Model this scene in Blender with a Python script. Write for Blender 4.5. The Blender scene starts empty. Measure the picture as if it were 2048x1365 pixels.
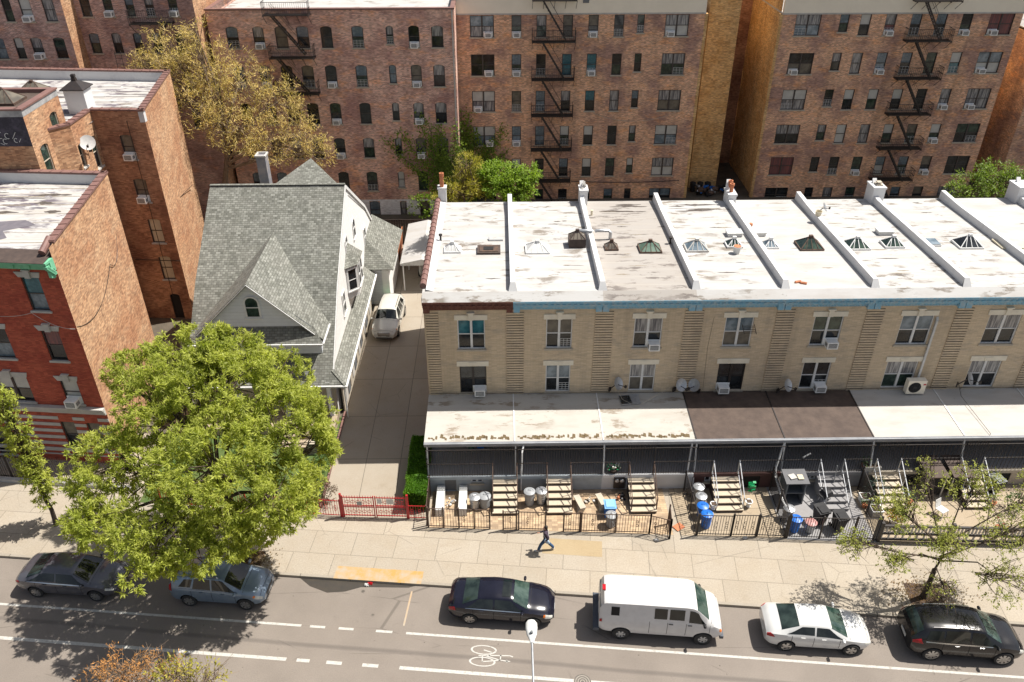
import bpy, bmesh, math, random
import numpy as np
from mathutils import Vector, Matrix
random.seed(7); rng = np.random.default_rng(7)
R = math.radians; sin, cos, pi = math.sin, math.cos, math.pi
SC = bpy.context.scene; COL = SC.collection

# ------------------------------------------------------------- camera, sky, sun
H = 30.0; FPX = 1612.8
_th, _yw, _ro = 0.574986, 0.0143383, -0.0025748
_fw = Vector((sin(_yw)*cos(_th), cos(_yw)*cos(_th), -sin(_th)))
_r = Vector((cos(_yw), -sin(_yw), 0)); _u = _r.cross(_fw)
_R = cos(_ro)*_r + sin(_ro)*_u; _U = -sin(_ro)*_r + cos(_ro)*_u
cam = bpy.data.cameras.new('camera'); camo = bpy.data.objects.new('camera', cam); COL.objects.link(camo)
cam.sensor_width = 36; cam.lens = FPX/2048*36; cam.clip_end = 2000; cam.clip_start = .5
camo.matrix_world = Matrix(((_R.x, _U.x, -_fw.x, 0), (_R.y, _U.y, -_fw.y, 0), (_R.z, _U.z, -_fw.z, H), (0, 0, 0, 1)))
SC.camera = camo
W = bpy.data.worlds.new('World'); SC.world = W; W.use_nodes = True
nt = W.node_tree; nt.nodes.clear()
sky = nt.nodes.new('ShaderNodeTexSky'); sky.sky_type = 'NISHITA'; sky.sun_disc = False
SUN = Vector((.54, .16, 1)).normalized()
sky.sun_elevation = math.asin(SUN.z); sky.sun_rotation = math.atan2(SUN.x, SUN.y); sky.dust_density = 2.5; sky.air_density = 1.0
bg = nt.nodes.new('ShaderNodeBackground'); bg.inputs[1].default_value = .058
wo = nt.nodes.new('ShaderNodeOutputWorld'); hs = nt.nodes.new('ShaderNodeHueSaturation'); hs.inputs['Saturation'].default_value = .62; nt.links.new(sky.outputs[0], hs.inputs['Color']); nt.links.new(hs.outputs[0], bg.inputs[0]); nt.links.new(bg.outputs[0], wo.inputs[0])
sl = bpy.data.lights.new('sun', 'SUN'); sl.energy = 4.2; sl.angle = R(.5); sl.color = (1, .95, .87)
so = bpy.data.objects.new('sun', sl); COL.objects.link(so); so.rotation_mode = 'QUATERNION'
so.rotation_quaternion = SUN.to_track_quat('Z', 'Y'); so.location = (20, 10, 60)
SC.view_settings.view_transform = 'Standard'; SC.view_settings.look = 'None'; SC.view_settings.exposure = .84; SC.view_settings.gamma = 1

# ------------------------------------------------------------- object helpers
WM = {}
def tag(o, label=None, cat=None, group=None, kind=None):
    if label: o['label'] = label
    if cat: o['category'] = cat
    if group: o['group'] = group
    if kind: o['kind'] = kind
    return o
def put(o, parent=None, loc=(0, 0, 0), rz=0.0, mat=None):
    COL.objects.link(o)
    m = mat if mat is not None else Matrix.Translation(loc) @ Matrix.Rotation(rz, 4, 'Z')
    WM[o.name] = m
    if parent is not None:
        o.parent = parent; o.matrix_basis = WM[parent.name].inverted() @ m
    else: o.matrix_basis = m
    return o
def thing(name, label, cat, loc=(0, 0, 0), rz=0.0, group=None, mat=None):
    o = bpy.data.objects.new(name, None); o.empty_display_size = .3
    put(o, None, loc, rz, mat); return tag(o, label, cat, group)
def lput(name, me, parent, loc=(0, 0, 0), rz=0.0):      # child placed in the parent's local frame
    o = bpy.data.objects.new(name, me)
    return put(o, parent, mat=WM[parent.name] @ Matrix.Translation(loc) @ Matrix.Rotation(rz, 4, 'Z'))
def copytree(o, parent=None, M=None):
    c = o.copy(); COL.objects.link(c)
    if parent is None:
        WM[c.name] = M; c.matrix_basis = M
    else:
        c.parent = parent; WM[c.name] = WM[parent.name] @ o.matrix_basis
    for ch in [k for k in o.children]: copytree(ch, c)
    return c
def TM(x, y, z, rz=0): return Matrix.Translation((x, y, z)) @ Matrix.Rotation(rz, 4, 'Z')

class MB:
    def __init__(s): s.v = []; s.f = []; s.m = []; s.uv = []
    def face(s, pts, mat=0, uv=None):
        pts = [Vector(p) for p in pts]; b = len(s.v); s.v += [tuple(p) for p in pts]
        s.f.append(tuple(range(b, b+len(pts)))); s.m.append(mat)
        if uv is None:
            n = (pts[1]-pts[0]).cross(pts[2]-pts[1])
            if n.length < 1e-12 and len(pts) > 3: n = (pts[2]-pts[1]).cross(pts[3]-pts[2])
            if n.length > 0: n.normalize()
            if abs(n.z) > .97: uv = [(p.x, p.y) for p in pts]
            else:
                t = Vector((0, 0, 1)).cross(n)
                if t.length < 1e-6: t = Vector((1, 0, 0))
                t.normalize(); bb = n.cross(t); uv = [(p.dot(t), p.dot(bb)) for p in pts]
        s.uv += list(uv)
    def box(s, x0, x1, y0, y1, z0, z1, mat=0, M=None, skip=''):
        if x0 > x1: x0, x1 = x1, x0
        if y0 > y1: y0, y1 = y1, y0
        if z0 > z1: z0, z1 = z1, z0
        c = [(x0, y0, z0), (x1, y0, z0), (x1, y1, z0), (x0, y1, z0), (x0, y0, z1), (x1, y0, z1), (x1, y1, z1), (x0, y1, z1)]
        if M is not None: c = [M @ Vector(p) for p in c]
        for k, q in (('b', (3, 2, 1, 0)), ('t', (4, 5, 6, 7)), ('f', (0, 1, 5, 4)), ('r', (1, 2, 6, 5)), ('k', (2, 3, 7, 6)), ('l', (3, 0, 4, 7))):
            if k in skip: continue
            s.face([c[i] for i in q], mat)
    def bar(s, p, q, w, h=None, mat=0):
        p = Vector(p); q = Vector(q); h = h or w; d = q-p; L = d.length
        if L < 1e-6: return
        d /= L; up = Vector((0, 0, 1)) if abs(d.z) < .95 else Vector((0, 1, 0))
        a = d.cross(up).normalized(); b = a.cross(d)
        M = Matrix(((a.x, d.x, b.x, p.x), (a.y, d.y, b.y, p.y), (a.z, d.z, b.z, p.z), (0, 0, 0, 1)))
        s.box(-w/2, w/2, 0, L, -h/2, h/2, mat, M)
    def tube(s, pts, r, n=8, mat=0, cap=True):
        pts = [Vector(p) for p in pts]; rs = r if isinstance(r, (list, tuple)) else [r]*len(pts)
        rings = []; a = None
        for i, p in enumerate(pts):
            d = (pts[min(i+1, len(pts)-1)]-pts[max(i-1, 0)]).normalized()
            if a is None: a = d.orthogonal().normalized()
            else:
                a = (a-d*a.dot(d))
                a = a.normalized() if a.length > 1e-5 else d.orthogonal().normalized()
            b = d.cross(a); rings.append([p+(a*cos(2*pi*k/n)+b*sin(2*pi*k/n))*rs[i] for k in range(n)])
        for i in range(len(rings)-1):
            for k in range(n):
                s.face((rings[i][k], rings[i][(k+1) % n], rings[i+1][(k+1) % n], rings[i+1][k]), mat)
        if cap: s.face(rings[0][::-1], mat); s.face(rings[-1], mat)
    def lathe(s, prof, c=(0, 0, 0), n=20, mat=0, M=None, cap=True):
        c = Vector(c); rings = []
        for r, z in prof:
            ring = [c+Vector((r*cos(2*pi*k/n), r*sin(2*pi*k/n), z)) for k in range(n)]
            if M is not None: ring = [M @ p for p in ring]
            rings.append(ring)
        for i in range(len(rings)-1):
            for k in range(n): s.face((rings[i][k], rings[i][(k+1) % n], rings[i+1][(k+1) % n], rings[i+1][k]), mat)
        if cap and prof[0][0] > 1e-4: s.face(rings[0][::-1], mat)
        if cap and prof[-1][0] > 1e-4: s.face(rings[-1], mat)
    def prism(s, poly, z0, z1, mat=0, side=None):
        side = mat if side is None else side
        a = sum(poly[i][0]*poly[(i+1) % len(poly)][1]-poly[(i+1) % len(poly)][0]*poly[i][1] for i in range(len(poly)))
        if a < 0: poly = poly[::-1]
        s.face([(x, y, z1) for x, y in poly], mat); s.face([(x, y, z0) for x, y in poly[::-1]], side)
        for i in range(len(poly)):
            (x, y), (u, w) = poly[i], poly[(i+1) % len(poly)]
            s.face([(x, y, z0), (u, w, z0), (u, w, z1), (x, y, z1)], side)
    def slab(s, pts, t, mat=0):           # a sloped panel of thickness t below its top face
        pts = [Vector(p) for p in pts]; n = (pts[1]-pts[0]).cross(pts[2]-pts[1]).normalized()
        if n.z < 0: pts = pts[::-1]; n = -n
        lo = [p-n*t for p in pts]; s.face(pts, mat); s.face(lo[::-1], mat)
        for i in range(len(pts)):
            j = (i+1) % len(pts); s.face((lo[i], lo[j], pts[j], pts[i]), mat)
    def mesh(s, name, mats, smooth=False, merge=False):
        me = bpy.data.meshes.new(name); me.from_pydata(s.v, [], s.f); me.update()
        for m in mats: me.materials.append(m)
        me.polygons.foreach_set('material_index', s.m)
        uv = me.uv_layers.new(name='UVMap'); uv.data.foreach_set('uv', np.array(s.uv, 'f').ravel())
        if merge:
            b = bmesh.new(); b.from_mesh(me); bmesh.ops.remove_doubles(b, verts=b.verts, dist=1e-4)
            bmesh.ops.recalc_face_normals(b, faces=b.faces); b.to_mesh(me); b.free()
        if smooth:
            me.polygons.foreach_set('use_smooth', [True]*len(me.polygons))
            try: me.set_sharp_from_angle(angle=R(38))
            except Exception: pass
        me.update(); return me
    def build(s, name, mats, parent=None, loc=(0, 0, 0), rz=0.0, smooth=False, merge=False, local=False, mat=None):
        if not isinstance(mats, (list, tuple)): mats = [mats]
        me = s.mesh(name, mats, smooth, merge or smooth); o = bpy.data.objects.new(name, me)
        if local and parent is not None: return put(o, parent, mat=WM[parent.name] @ TM(*loc, rz))
        return put(o, parent, loc, rz, mat)
def struct(name, b, mats, **k): return tag(b.build(name, mats, **k), kind='structure')

# ------------------------------------------------------------- materials
class NT:
    def __init__(s, name):
        s.m = bpy.data.materials.new(name); s.m.use_nodes = True; s.t = s.m.node_tree; s.p = s.t.nodes['Principled BSDF']; s.o = s.t.nodes['Material Output']
        s.tc = s.t.nodes.new('ShaderNodeTexCoord')
    def n(s, t, **k):
        d = s.t.nodes.new('ShaderNode'+t)
        for a, b in k.items(): setattr(d, a, b)
        return d
    def l(s, a, b): s.t.links.new(a, b)
    def inp(s, d, i, v):
        if hasattr(v, 'is_output') or isinstance(v, bpy.types.NodeSocket): s.l(v, d.inputs[i])
        else: d.inputs[i].default_value = v
    def map(s, co, sc=(1, 1, 1), rot=(0, 0, 0), loc=(0, 0, 0)):
        m = s.n('Mapping'); s.l(s.tc.outputs[co], m.inputs[0]); m.inputs['Scale'].default_value = sc; m.inputs['Rotation'].default_value = rot; m.inputs['Location'].default_value = loc
        return m.outputs[0]
    def noise(s, co, scale, detail=5, rough=.6, sc=(1, 1, 1), dist=0):
        t = s.n('TexNoise'); s.l(s.map(co, sc), t.inputs['Vector']); t.inputs['Scale'].default_value = scale; t.inputs['Detail'].default_value = detail; t.inputs['Roughness'].default_value = rough
        t.inputs['Distortion'].default_value = dist
        return t.outputs[0]
    def ramp(s, fac, a, b, ca=(0, 0, 0, 1), cb=(1, 1, 1, 1)):
        r = s.n('ValToRGB'); s.l(fac, r.inputs[0]); e = r.color_ramp.elements
        e[0].position = a; e[1].position = b; e[0].color = ca; e[1].color = cb; return r.outputs[0]
    def mix(s, f, a, b, mode='MIX'):
        m = s.n('MixRGB', blend_type=mode); s.inp(m, 0, f); s.inp(m, 1, a); s.inp(m, 2, b); return m.outputs[0]
    def math(s, op, a, b=0.0):
        m = s.n('Math', operation=op); s.inp(m, 0, a); s.inp(m, 1, b); return m.outputs[0]
    def bump(s, h, st=.3, d=.02):
        b = s.n('Bump'); b.inputs['Strength'].default_value = st; b.inputs['Distance'].default_value = d; s.l(h, b.inputs['Height']); s.l(b.outputs[0], s.p.inputs['Normal'])
    def done(s, col, rough=.8, metal=0.0, spec=None):
        s.inp(s.p, 'Base Color', col); s.inp(s.p, 'Roughness', rough); s.inp(s.p, 'Metallic', metal)
        if spec is not None: s.p.inputs['Specular IOR Level'].default_value = spec
        return s.m
def c4(c, k=1): return (c[0]*k, c[1]*k, c[2]*k, 1)
MATS = {}
def pm(name, c, c2=None, sc=4, rough=.7, metal=0.0, co='Object', lo=.35, hi=.65, bump=0, spec=None, st=(1, 1, 1), coat=0):
    n = NT(name); c2 = c2 or tuple(x*.75 for x in c)
    f = n.ramp(n.noise(co, sc, 6, .65, st), lo, hi)
    col = n.mix(f, c4(c), c4(c2))
    if bump: n.bump(n.noise(co, sc*6), bump)
    m = n.done(col, rough, metal, spec)
    if coat: n.p.inputs['Coat Weight'].default_value = coat; n.p.inputs['Coat Roughness'].default_value = .03
    MATS[name] = m; return m
def brick(name, a, b, mortar, stain, st2=None, bw=.21, bh=.072, ms=.011, big=.35, fine=.5, sh=(.45, .6), off=.5, streak=0, rough=.9):
    n = NT(name); t = n.n('TexBrick'); n.l(n.map('UV'), t.inputs['Vector'])
    t.offset = off; t.inputs['Scale'].default_value = 1; t.inputs['Brick Width'].default_value = bw; t.inputs['Row Height'].default_value = bh
    t.inputs['Mortar Size'].default_value = ms; t.inputs['Mortar Smooth'].default_value = .2; t.inputs['Bias'].default_value = 0
    t.inputs['Color1'].default_value = c4(a); t.inputs['Color2'].default_value = c4(b); t.inputs['Mortar'].default_value = c4(mortar)
    f = n.ramp(n.noise('UV', big, 7, .62), *sh)
    col = n.mix(n.math('MULTIPLY', f, .75), t.outputs[0], c4(stain))
    if st2:
        g = n.ramp(n.noise('UV', big*1.9, 6, .7, (1, 2.2, 1)), .52, .66)
        col = n.mix(n.math('MULTIPLY', g, .6), col, c4(st2))
    sp = n.n('TexWhiteNoise'); v = n.n('VectorMath', operation='FLOOR'); mp = n.map('UV', (1/bw, 1/bh, 1)); n.l(mp, v.inputs[0]); n.l(v.outputs[0], sp.inputs['Vector'])
    col = n.mix(fine, col, n.mix(1.0, col, n.ramp(sp.outputs[0], 0, 1, (.45, .4, .42, 1), (1.5, 1.5, 1.5, 1)), 'MULTIPLY'))
    if streak:
        g = n.ramp(n.noise('UV', .8, 5, .6, (1, .08, 1)), .5, .75)
        col = n.mix(n.math('MULTIPLY', g, streak), col, c4((.05, .045, .04)))
    n.bump(t.outputs['Fac'], .25, -.01)
    m = n.done(col, rough); MATS[name] = m; return m

B2 = brick('brick_maroon', (.38, .17, .13), (.84, .46, .32), (.80, .64, .54), (.30, .15, .14), (.86, .42, .20), sh=(.42, .62), ms=.015, streak=.3)
B3 = brick('brick_brown', (.44, .21, .11), (.86, .44, .23), (.72, .54, .40), (.30, .18, .16), (.86, .42, .18), ms=.015, streak=.4)
B1 = brick('brick_purple', (.32, .18, .155), (.60, .34, .26), (.58, .47, .42), (.27, .16, .15), (.62, .30, .18), ms=.014)
BG = brick('brick_gold', (.68, .43, .17), (.78, .52, .24), (.5, .34, .18), (.52, .30, .11), (.42, .26, .12), big=.8, streak=.3)
BT = brick('brick_weathered', (.42, .20, .11), (.52, .27, .15), (.34, .24, .17), (.19, .085, .055), (.28, .14, .08), big=.5)
BO = brick('brick_orange', (.38, .19, .095), (.56, .335, .185), (.42, .29, .18), (.36, .175, .09), (.54, .37, .23), big=.3, fine=.6, streak=.12)
BR = brick('brick_red', (.42, .075, .038), (.48, .10, .05), (.3, .08, .05), (.30, .05, .03), None, bh=.066, big=.9, fine=.4)
BTAN = brick('brick_tan', (.58, .465, .315), (.68, .55, .385), (.46, .365, .26), (.50, .40, .29), (.36, .31, .25), bw=.3, bh=.05, ms=.006, big=.5, fine=.14, sh=(.5, .8), streak=.25)
BW = brick('brick_painted', (.80, .80, .82), (.86, .86, .88), (.7, .7, .72), (.66, .66, .68), None, big=.9, fine=.25)

def roofwhite(name, base=(.445, .44, .43), dirt=.8, seams=.95, dark=(.16, .13, .10), lo=.53, seam=.4):
    n = NT(name); col = c4(base)
    f = n.ramp(n.noise('UV', 1.1, 7, .7, (.55, 1.6, 1)), lo, lo+.05)
    g = n.ramp(n.noise('UV', .45, 4, .5), .42, .55)
    col = n.mix(n.math('MULTIPLY', n.ramp(n.noise('UV', .7, 6, .65, (.5, 1.5, 1)), .45, .8), .75), col, c4((.33, .29, .25)))
    col = n.mix(n.math('MULTIPLY', n.math('MULTIPLY', f, g), dirt), col, c4(dark))
    w = n.n('TexWave', wave_type='BANDS', bands_direction='Y'); n.l(n.map('UV', (1, 1, 1)), w.inputs[0]); w.inputs['Scale'].default_value = .3142/seams; w.inputs['Distortion'].default_value = .6; w.inputs['Detail'].default_value = 3; w.inputs['Detail Scale'].default_value = 2
    col = n.mix(n.math('MULTIPLY', n.ramp(w.outputs[1], .955, .99), seam), col, c4((.42, .39, .35)))
    n.bump(n.noise('UV', 9, 5, .6, (.4, 1.4, 1)), .35, .02)
    MATS[name] = m = n.done(col, .75, 0, .25); return m
RW = roofwhite('roof_white'); RWd = roofwhite('roof_worn', (.35, .325, .30), .8, .9, (.13, .11, .1), .53)
RWc = roofwhite('roof_clean', (.45, .44, .43), .4, .95, (.16, .13, .1), .6)
RT = roofwhite('roof_tenement', (.46, .45, .44), .95, 1.15, (.12, .10, .12), .48, .88)
AWW = roofwhite('porch_white', (.45, .43, .39), .7, 3.0, (.2, .15, .1), .53)
AWW2 = roofwhite('porch_bright', (.47, .45, .42), .5, 3.0, (.2, .15, .1), .6)
AWB = pm('porch_brown', (.062, .042, .034), (.10, .07, .055), 1.5, .8, bump=.3)
def shingle():
    n = NT('shingle'); t = n.n('TexBrick'); n.l(n.map('UV'), t.inputs['Vector']); t.inputs['Scale'].default_value = 1
    t.inputs['Brick Width'].default_value = .30; t.inputs['Row Height'].default_value = .15; t.inputs['Mortar Size'].default_value = .02; t.inputs['Mortar Smooth'].default_value = .6
    t.inputs['Color1'].default_value = c4((.145, .148, .127)); t.inputs['Color2'].default_value = c4((.265, .268, .24)); t.inputs['Mortar'].default_value = c4((.12, .12, .10)); t.inputs['Bias'].default_value = .1
    sp = n.n('TexWhiteNoise'); v = n.n('VectorMath', operation='FLOOR'); n.l(n.map('UV', (1/.15, 1/.15, 1)), v.inputs[0]); n.l(v.outputs[0], sp.inputs['Vector'])
    col = n.mix(.6, t.outputs[0], n.mix(1.0, t.outputs[0], n.ramp(sp.outputs[0], .1, .9, (.62, .62, .62, 1), (1.25, 1.25, 1.25, 1)), 'MULTIPLY'))
    col = n.mix(n.math('MULTIPLY', n.ramp(n.noise('UV', .5, 6), .5, .7), .3), col, c4((.2, .19, .17)))
    col = n.mix(.25, col, n.mix(1.0, col, n.noise('UV', 60, 2), 'MULTIPLY'))
    n.bump(t.outputs['Fac'], .4, -.02); return n.done(col, .95)
SH = shingle()
def siding(name, c, h=.11, k=.55):
    n = NT(name); w = n.n('TexWave', wave_type='BANDS', bands_direction='Y', wave_profile='SAW'); n.l(n.map('UV'), w.inputs[0]); w.inputs['Scale'].default_value = .3142/h*.5
    f = n.ramp(w.outputs[1], .0, .14, (0, 0, 0, 1), (1, 1, 1, 1))
    col = n.mix(f, c4(c, k), c4(c)); col = n.mix(.15, col, n.noise('UV', 3)); n.bump(w.outputs[1], .6, .02); return n.done(col, .6)
SID = siding('siding_grey', (.68, .71, .76), .11, .75); SIDW = siding('siding_white', (.90, .90, .88), .1, .86)
def concrete(name, c, slab=None, jc=.3, var=.2, speck=.5, uv='UV', off=0):
    n = NT(name); col = c4(c)
    if slab:
        t = n.n('TexBrick'); n.l(n.map(uv), t.inputs['Vector']); t.offset = off; t.inputs['Scale'].default_value = 1; t.inputs['Brick Width'].default_value = slab[0]; t.inputs['Row Height'].default_value = slab[1]
        t.inputs['Mortar Size'].default_value = .02; t.inputs['Mortar Smooth'].default_value = .3; t.inputs['Color1'].default_value = c4(c, 1-var); t.inputs['Color2'].default_value = c4(c, 1+var*.6); t.inputs['Mortar'].default_value = c4(c, jc); col = t.outputs[0]
    col = n.mix(n.math('MULTIPLY', n.ramp(n.noise(uv, .6, 7, .65), .4, .72), .35), col, c4((c[0]*.8, c[1]*.72, c[2]*.6)))
    col = n.mix(speck, col, n.mix(1.0, col, n.ramp(n.noise(uv, 14, 5, .75), .3, .7, (.72, .72, .72, 1), (1.22, 1.22, 1.22, 1)), 'MULTIPLY'))
    v = n.n('TexVoronoi'); n.l(n.map(uv), v.inputs[0]); v.inputs['Scale'].default_value = 1.5; v.inputs['Randomness'].default_value = 1
    g = n.noise(uv, .9, 3); spot = n.math('MULTIPLY', n.ramp(v.outputs[0], .035, .05, (1, 1, 1, 1), (0, 0, 0, 1)), n.ramp(g, .5, .55))
    col = n.mix(n.math('MULTIPLY', spot, .7), col, c4(c, .25)); col = n.mix(n.math('MULTIPLY', n.ramp(n.noise(uv, 1.3, 7, .75), .56, .74), .4), col, c4((c[0]*.62, c[1]*.56, c[2]*.48)))
    ve = n.n('TexVoronoi', feature='DISTANCE_TO_EDGE'); n.l(n.map(uv), ve.inputs[0]); ve.inputs['Scale'].default_value = .28
    col = n.mix(n.math('MULTIPLY', n.math('MULTIPLY', n.ramp(ve.outputs[0], .002, .005, (1, 1, 1, 1), (0, 0, 0, 1)), n.ramp(n.noise(uv, .5, 3), .5, .6)), .5), col, c4(c, .3))
    n.bump(n.noise(uv, 30, 4), .2, .01); MATS[name] = m = n.done(col, .9); return m
SW = concrete('sidewalk_concrete', (.365, .318, .255), (2.05, 1.45), .58, .08, .75, 'UV', .37)
DR = concrete('driveway_concrete', (.325, .283, .228), (1.9, 3.8), .4, .06, .35)
YC = concrete('yard_concrete', (.37, .30, .215), (1.5, 1.5), .45, .12)
YB = brick('yard_paver', (.40, .29, .18), (.46, .34, .21), (.28, .2, .13), (.33, .25, .17), None, bw=.3, bh=.15, big=1)
YG = concrete('yard_grey', (.27, .265, .27), None, 1, 0, .3)
KB = concrete('kerb_stone', (.32, .285, .235), (2.4, 9), .3, .08)
def asphalt():
    n = NT('asphalt'); col = n.mix(n.ramp(n.noise('UV', .35, 6, .6), .35, .7), c4((.222, .190, .162)), c4((.182, .155, .132)))
    col = n.mix(n.math('MULTIPLY', n.ramp(n.noise('UV', .5, 6, .7, (.3, 3, 1)), .55, .75), .3), col, c4((.215, .175, .14)))
    col = n.mix(.55, col, n.mix(1.0, col, n.ramp(n.noise('UV', 22, 5, .8), .3, .7, (.65, .65, .65, 1), (1.3, 1.3, 1.3, 1)), 'MULTIPLY'))
    for s, th, k in ((2.1, .05, .6), (.7, .045, .7)):
        v = n.n('TexVoronoi'); n.l(n.map('UV', (1, 1, 1), (0, 0, s)), v.inputs[0]); v.inputs['Scale'].default_value = s
        spot = n.math('MULTIPLY', n.ramp(v.outputs[0], th, th+.03, (1, 1, 1, 1), (0, 0, 0, 1)), n.ramp(n.noise('UV', .4+s*.2, 3), .48, .56)); col = n.mix(n.math('MULTIPLY', spot, k), col, c4((.04, .035, .03)))
    v = n.n('TexVoronoi', feature='DISTANCE_TO_EDGE'); n.l(n.map('UV', (.12, .5, 1)), v.inputs[0]); v.inputs['Scale'].default_value = 1
    cr = n.math('MULTIPLY', n.ramp(v.outputs[0], .004, .008, (1, 1, 1, 1), (0, 0, 0, 1)), n.ramp(n.noise('UV', .3, 3), .5, .6)); col = n.mix(n.math('MULTIPLY', cr, .5), col, c4((.07, .06, .05)))
    g = n.n('TexWave', wave_type='BANDS', bands_direction='Y'); n.l(n.map('UV', (1, 1, 1), (0, 0, .01)), g.inputs[0]); g.inputs['Scale'].default_value = .045; g.inputs['Distortion'].default_value = .25; g.inputs['Detail'].default_value = 4
    col = n.mix(n.math('MULTIPLY', n.ramp(g.outputs[1], .9985, .9995), .45), col, c4((.07, .06, .055)))
    col = n.mix(n.math('MULTIPLY', n.ramp(n.noise('UV', 1.7, 6, .75), .62, .72), .35), col, c4((.09, .075, .06)))
    n.bump(n.noise('UV', 40, 4), .3, .01); return n.done(col, .85)
AS = asphalt()
PAINTW = pm('road_paint', (.47, .455, .42), (.27, .25, .22), 9, .8, lo=.5, hi=.72)
def wornpaint(name, c):
    n = NT(name); f = n.ramp(n.noise('UV', 1.2, 7, .7), .38, .6); return n.done(n.mix(f, c4((.365, .315, .25)), c4(c)), .85)
PAINTY = wornpaint('yellow_kerb_paint', (.42, .25, .075))
WHT = pm('white_paint', (.74, .74, .73), (.62, .62, .61), 3, .5); WHTR = pm('white_render', (.62, .62, .62), (.50, .50, .51), 1.5, .7, lo=.5, hi=.8, bump=.2)
GREYR = pm('grey_blue_render', (.40, .44, .47), (.32, .35, .37), 1.2, .8, bump=.2); STONE = pm('limestone', (.50, .44, .35), (.40, .35, .28), 2, .85)
STW = pm('stone_light', (.52, .50, .47), (.42, .40, .37), 2, .85)
CREAM = pm('cream_render', (.88, .81, .67), (.82, .75, .62), .6, .85); BROWNR = pm('maroon_render', (.10, .045, .04), (.07, .035, .03), 2, .8)
IRON = pm('black_iron', (.02, .018, .018), (.035, .025, .022), 6, .5); RUST = pm('rusty_iron', (.05, .035, .03), (.12, .07, .045), 5, .8)
REDI = pm('red_iron', (.45, .015, .02), (.35, .012, .015), 4, .4); FBR = pm('window_bronze', (.045, .035, .035), (.06, .05, .045), 3, .5)
COP = pm('terracotta_coping', (.22, .12, .10), (.16, .085, .075), 2, .6); TERR = pm('terracotta_pot', (.50, .20, .09), (.42, .13, .06), 3, .8)
VERD = pm('verdigris', (.13, .42, .25), (.20, .50, .32), 3, .6); BLUEC = pm('blue_cornice', (.20, .42, .56), (.34, .46, .52), 4, .7, lo=.45, hi=.6)
BRC = pm('brown_cornice', (.11, .035, .022), (.17, .07, .05), 6, .8, lo=.4, hi=.6); DKB = pm('dark_wood', (.05, .035, .03), (.08, .055, .045), 3, .8)
GALV = pm('galvanised', (.50, .51, .52), (.38, .39, .41), 6, .4, .6); PLG = pm('grey_plastic', (.33, .34, .35), (.27, .28, .29), 5, .5)
PLB = pm('blue_plastic', (.02, .17, .62), (.015, .13, .5), 3, .4); PLK = pm('black_plastic', (.014, .014, .016), (.024, .024, .026), 4, .6, spec=.25)
LINT = pm('pale_lintel', (.80, .74, .61), (.70, .64, .52), 2, .85)
PLW = pm('white_plastic', (.62, .62, .61), (.52, .52, .50), 4, .4); ACW = pm('air_conditioner_white', (.88, .88, .86), (.78, .78, .76), 4, .5)
GRL = pm('dark_grille', (.04, .04, .042), (.07, .07, .07), 30, .6)
SKIN = pm('skin', (.42, .24, .17), (.38, .21, .15), 5, .5); BARK = pm('bark', (.10, .07, .05), (.055, .04, .03), 6, .95, bump=.5); BARKL = pm('bark_light', (.22, .16, .11), (.14, .10, .07), 6, .95)
SOIL = pm('soil', (.09, .06, .04), (.06, .04, .03), 4, .95); GRND = pm('ground_dirt', (.12, .10, .075), (.07, .06, .045), .8, .95)
GRN = pm('green_plastic', (.01, .35, .12), (.01, .3, .1), 3, .4); DKIN = pm('dark_interior', (.018, .016, .016), (.01, .01, .01), 2, .9)
TARP = pm('dark_door', (.10, .10, .11), (.08, .08, .085), 3, .6); GREYD = pm('grey_door', (.16, .17, .18), (.13, .14, .15), 3, .5)
PLY = pm('plywood', (.62, .56, .42), (.52, .46, .34), 2, .8)
def glass(name, a, b, sc=1.2, rough=.06, st=(1, 1, 1), lo=.4, hi=.6, spec=.5):
    n = NT(name); col = n.mix(n.ramp(n.noise('Object', sc, 4, .6, st), lo, hi), c4(a), c4(b)); MATS[name] = m = n.done(col, rough, 0, spec); return m
G_D = glass('glass_dark', (.012, .014, .016), (.03, .035, .04)); G_G = glass('glass_green', (.015, .03, .025), (.05, .08, .06), 2)
G_B = glass('glass_sky_reflection', (.10, .14, .17), (.22, .27, .31), 1.5); G_S = glass('glass_shade', (.50, .50, .47), (.42, .42, .40), 1, .25)  # G_B: bluish sky reflection put into the pane colour
G_C = glass('glass_curtain', (.36, .35, .34), (.10, .10, .11), 2.5, .12, (5, 1, .4)); G_R = glass('glass_red_curtain', (.20, .06, .06), (.10, .04, .05), 2, .15, (5, 1, .4))
G_T = glass('glass_teal', (.02, .10, .13), (.06, .2, .24), 1.5); G_T2 = glass('glass_tan', (.16, .14, .11), (.09, .08, .065), 2, .3)
GLS = [G_D, G_G, G_B, G_S, G_C, G_D, G_T2, G_D, G_C, G_B]
G_CAR = glass('car_glass', (.006, .008, .008), (.016, .02, .018), 1.5, .03, spec=.7); G_CARG = glass('car_glass_green', (.015, .035, .028), (.06, .09, .075), 2, .03, spec=.7)
TYRE = pm('tyre_rubber', (.02, .02, .02), (.03, .03, .03), 8, .85); ALLOY = pm('alloy', (.55, .54, .52), (.42, .41, .40), 4, .3, .8)
CHR = pm('chrome', (.7, .7, .7), (.6, .6, .6), 4, .15, 1.0); LRED = pm('tail_lens', (.45, .01, .02), (.3, .01, .01), 4, .15); LCLR = pm('head_lens', (.62, .62, .56), (.45, .45, .42), 6, .1); LORG = pm('amber_lens', (.75, .2, .02), (.6, .15, .02), 4, .2)

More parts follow.
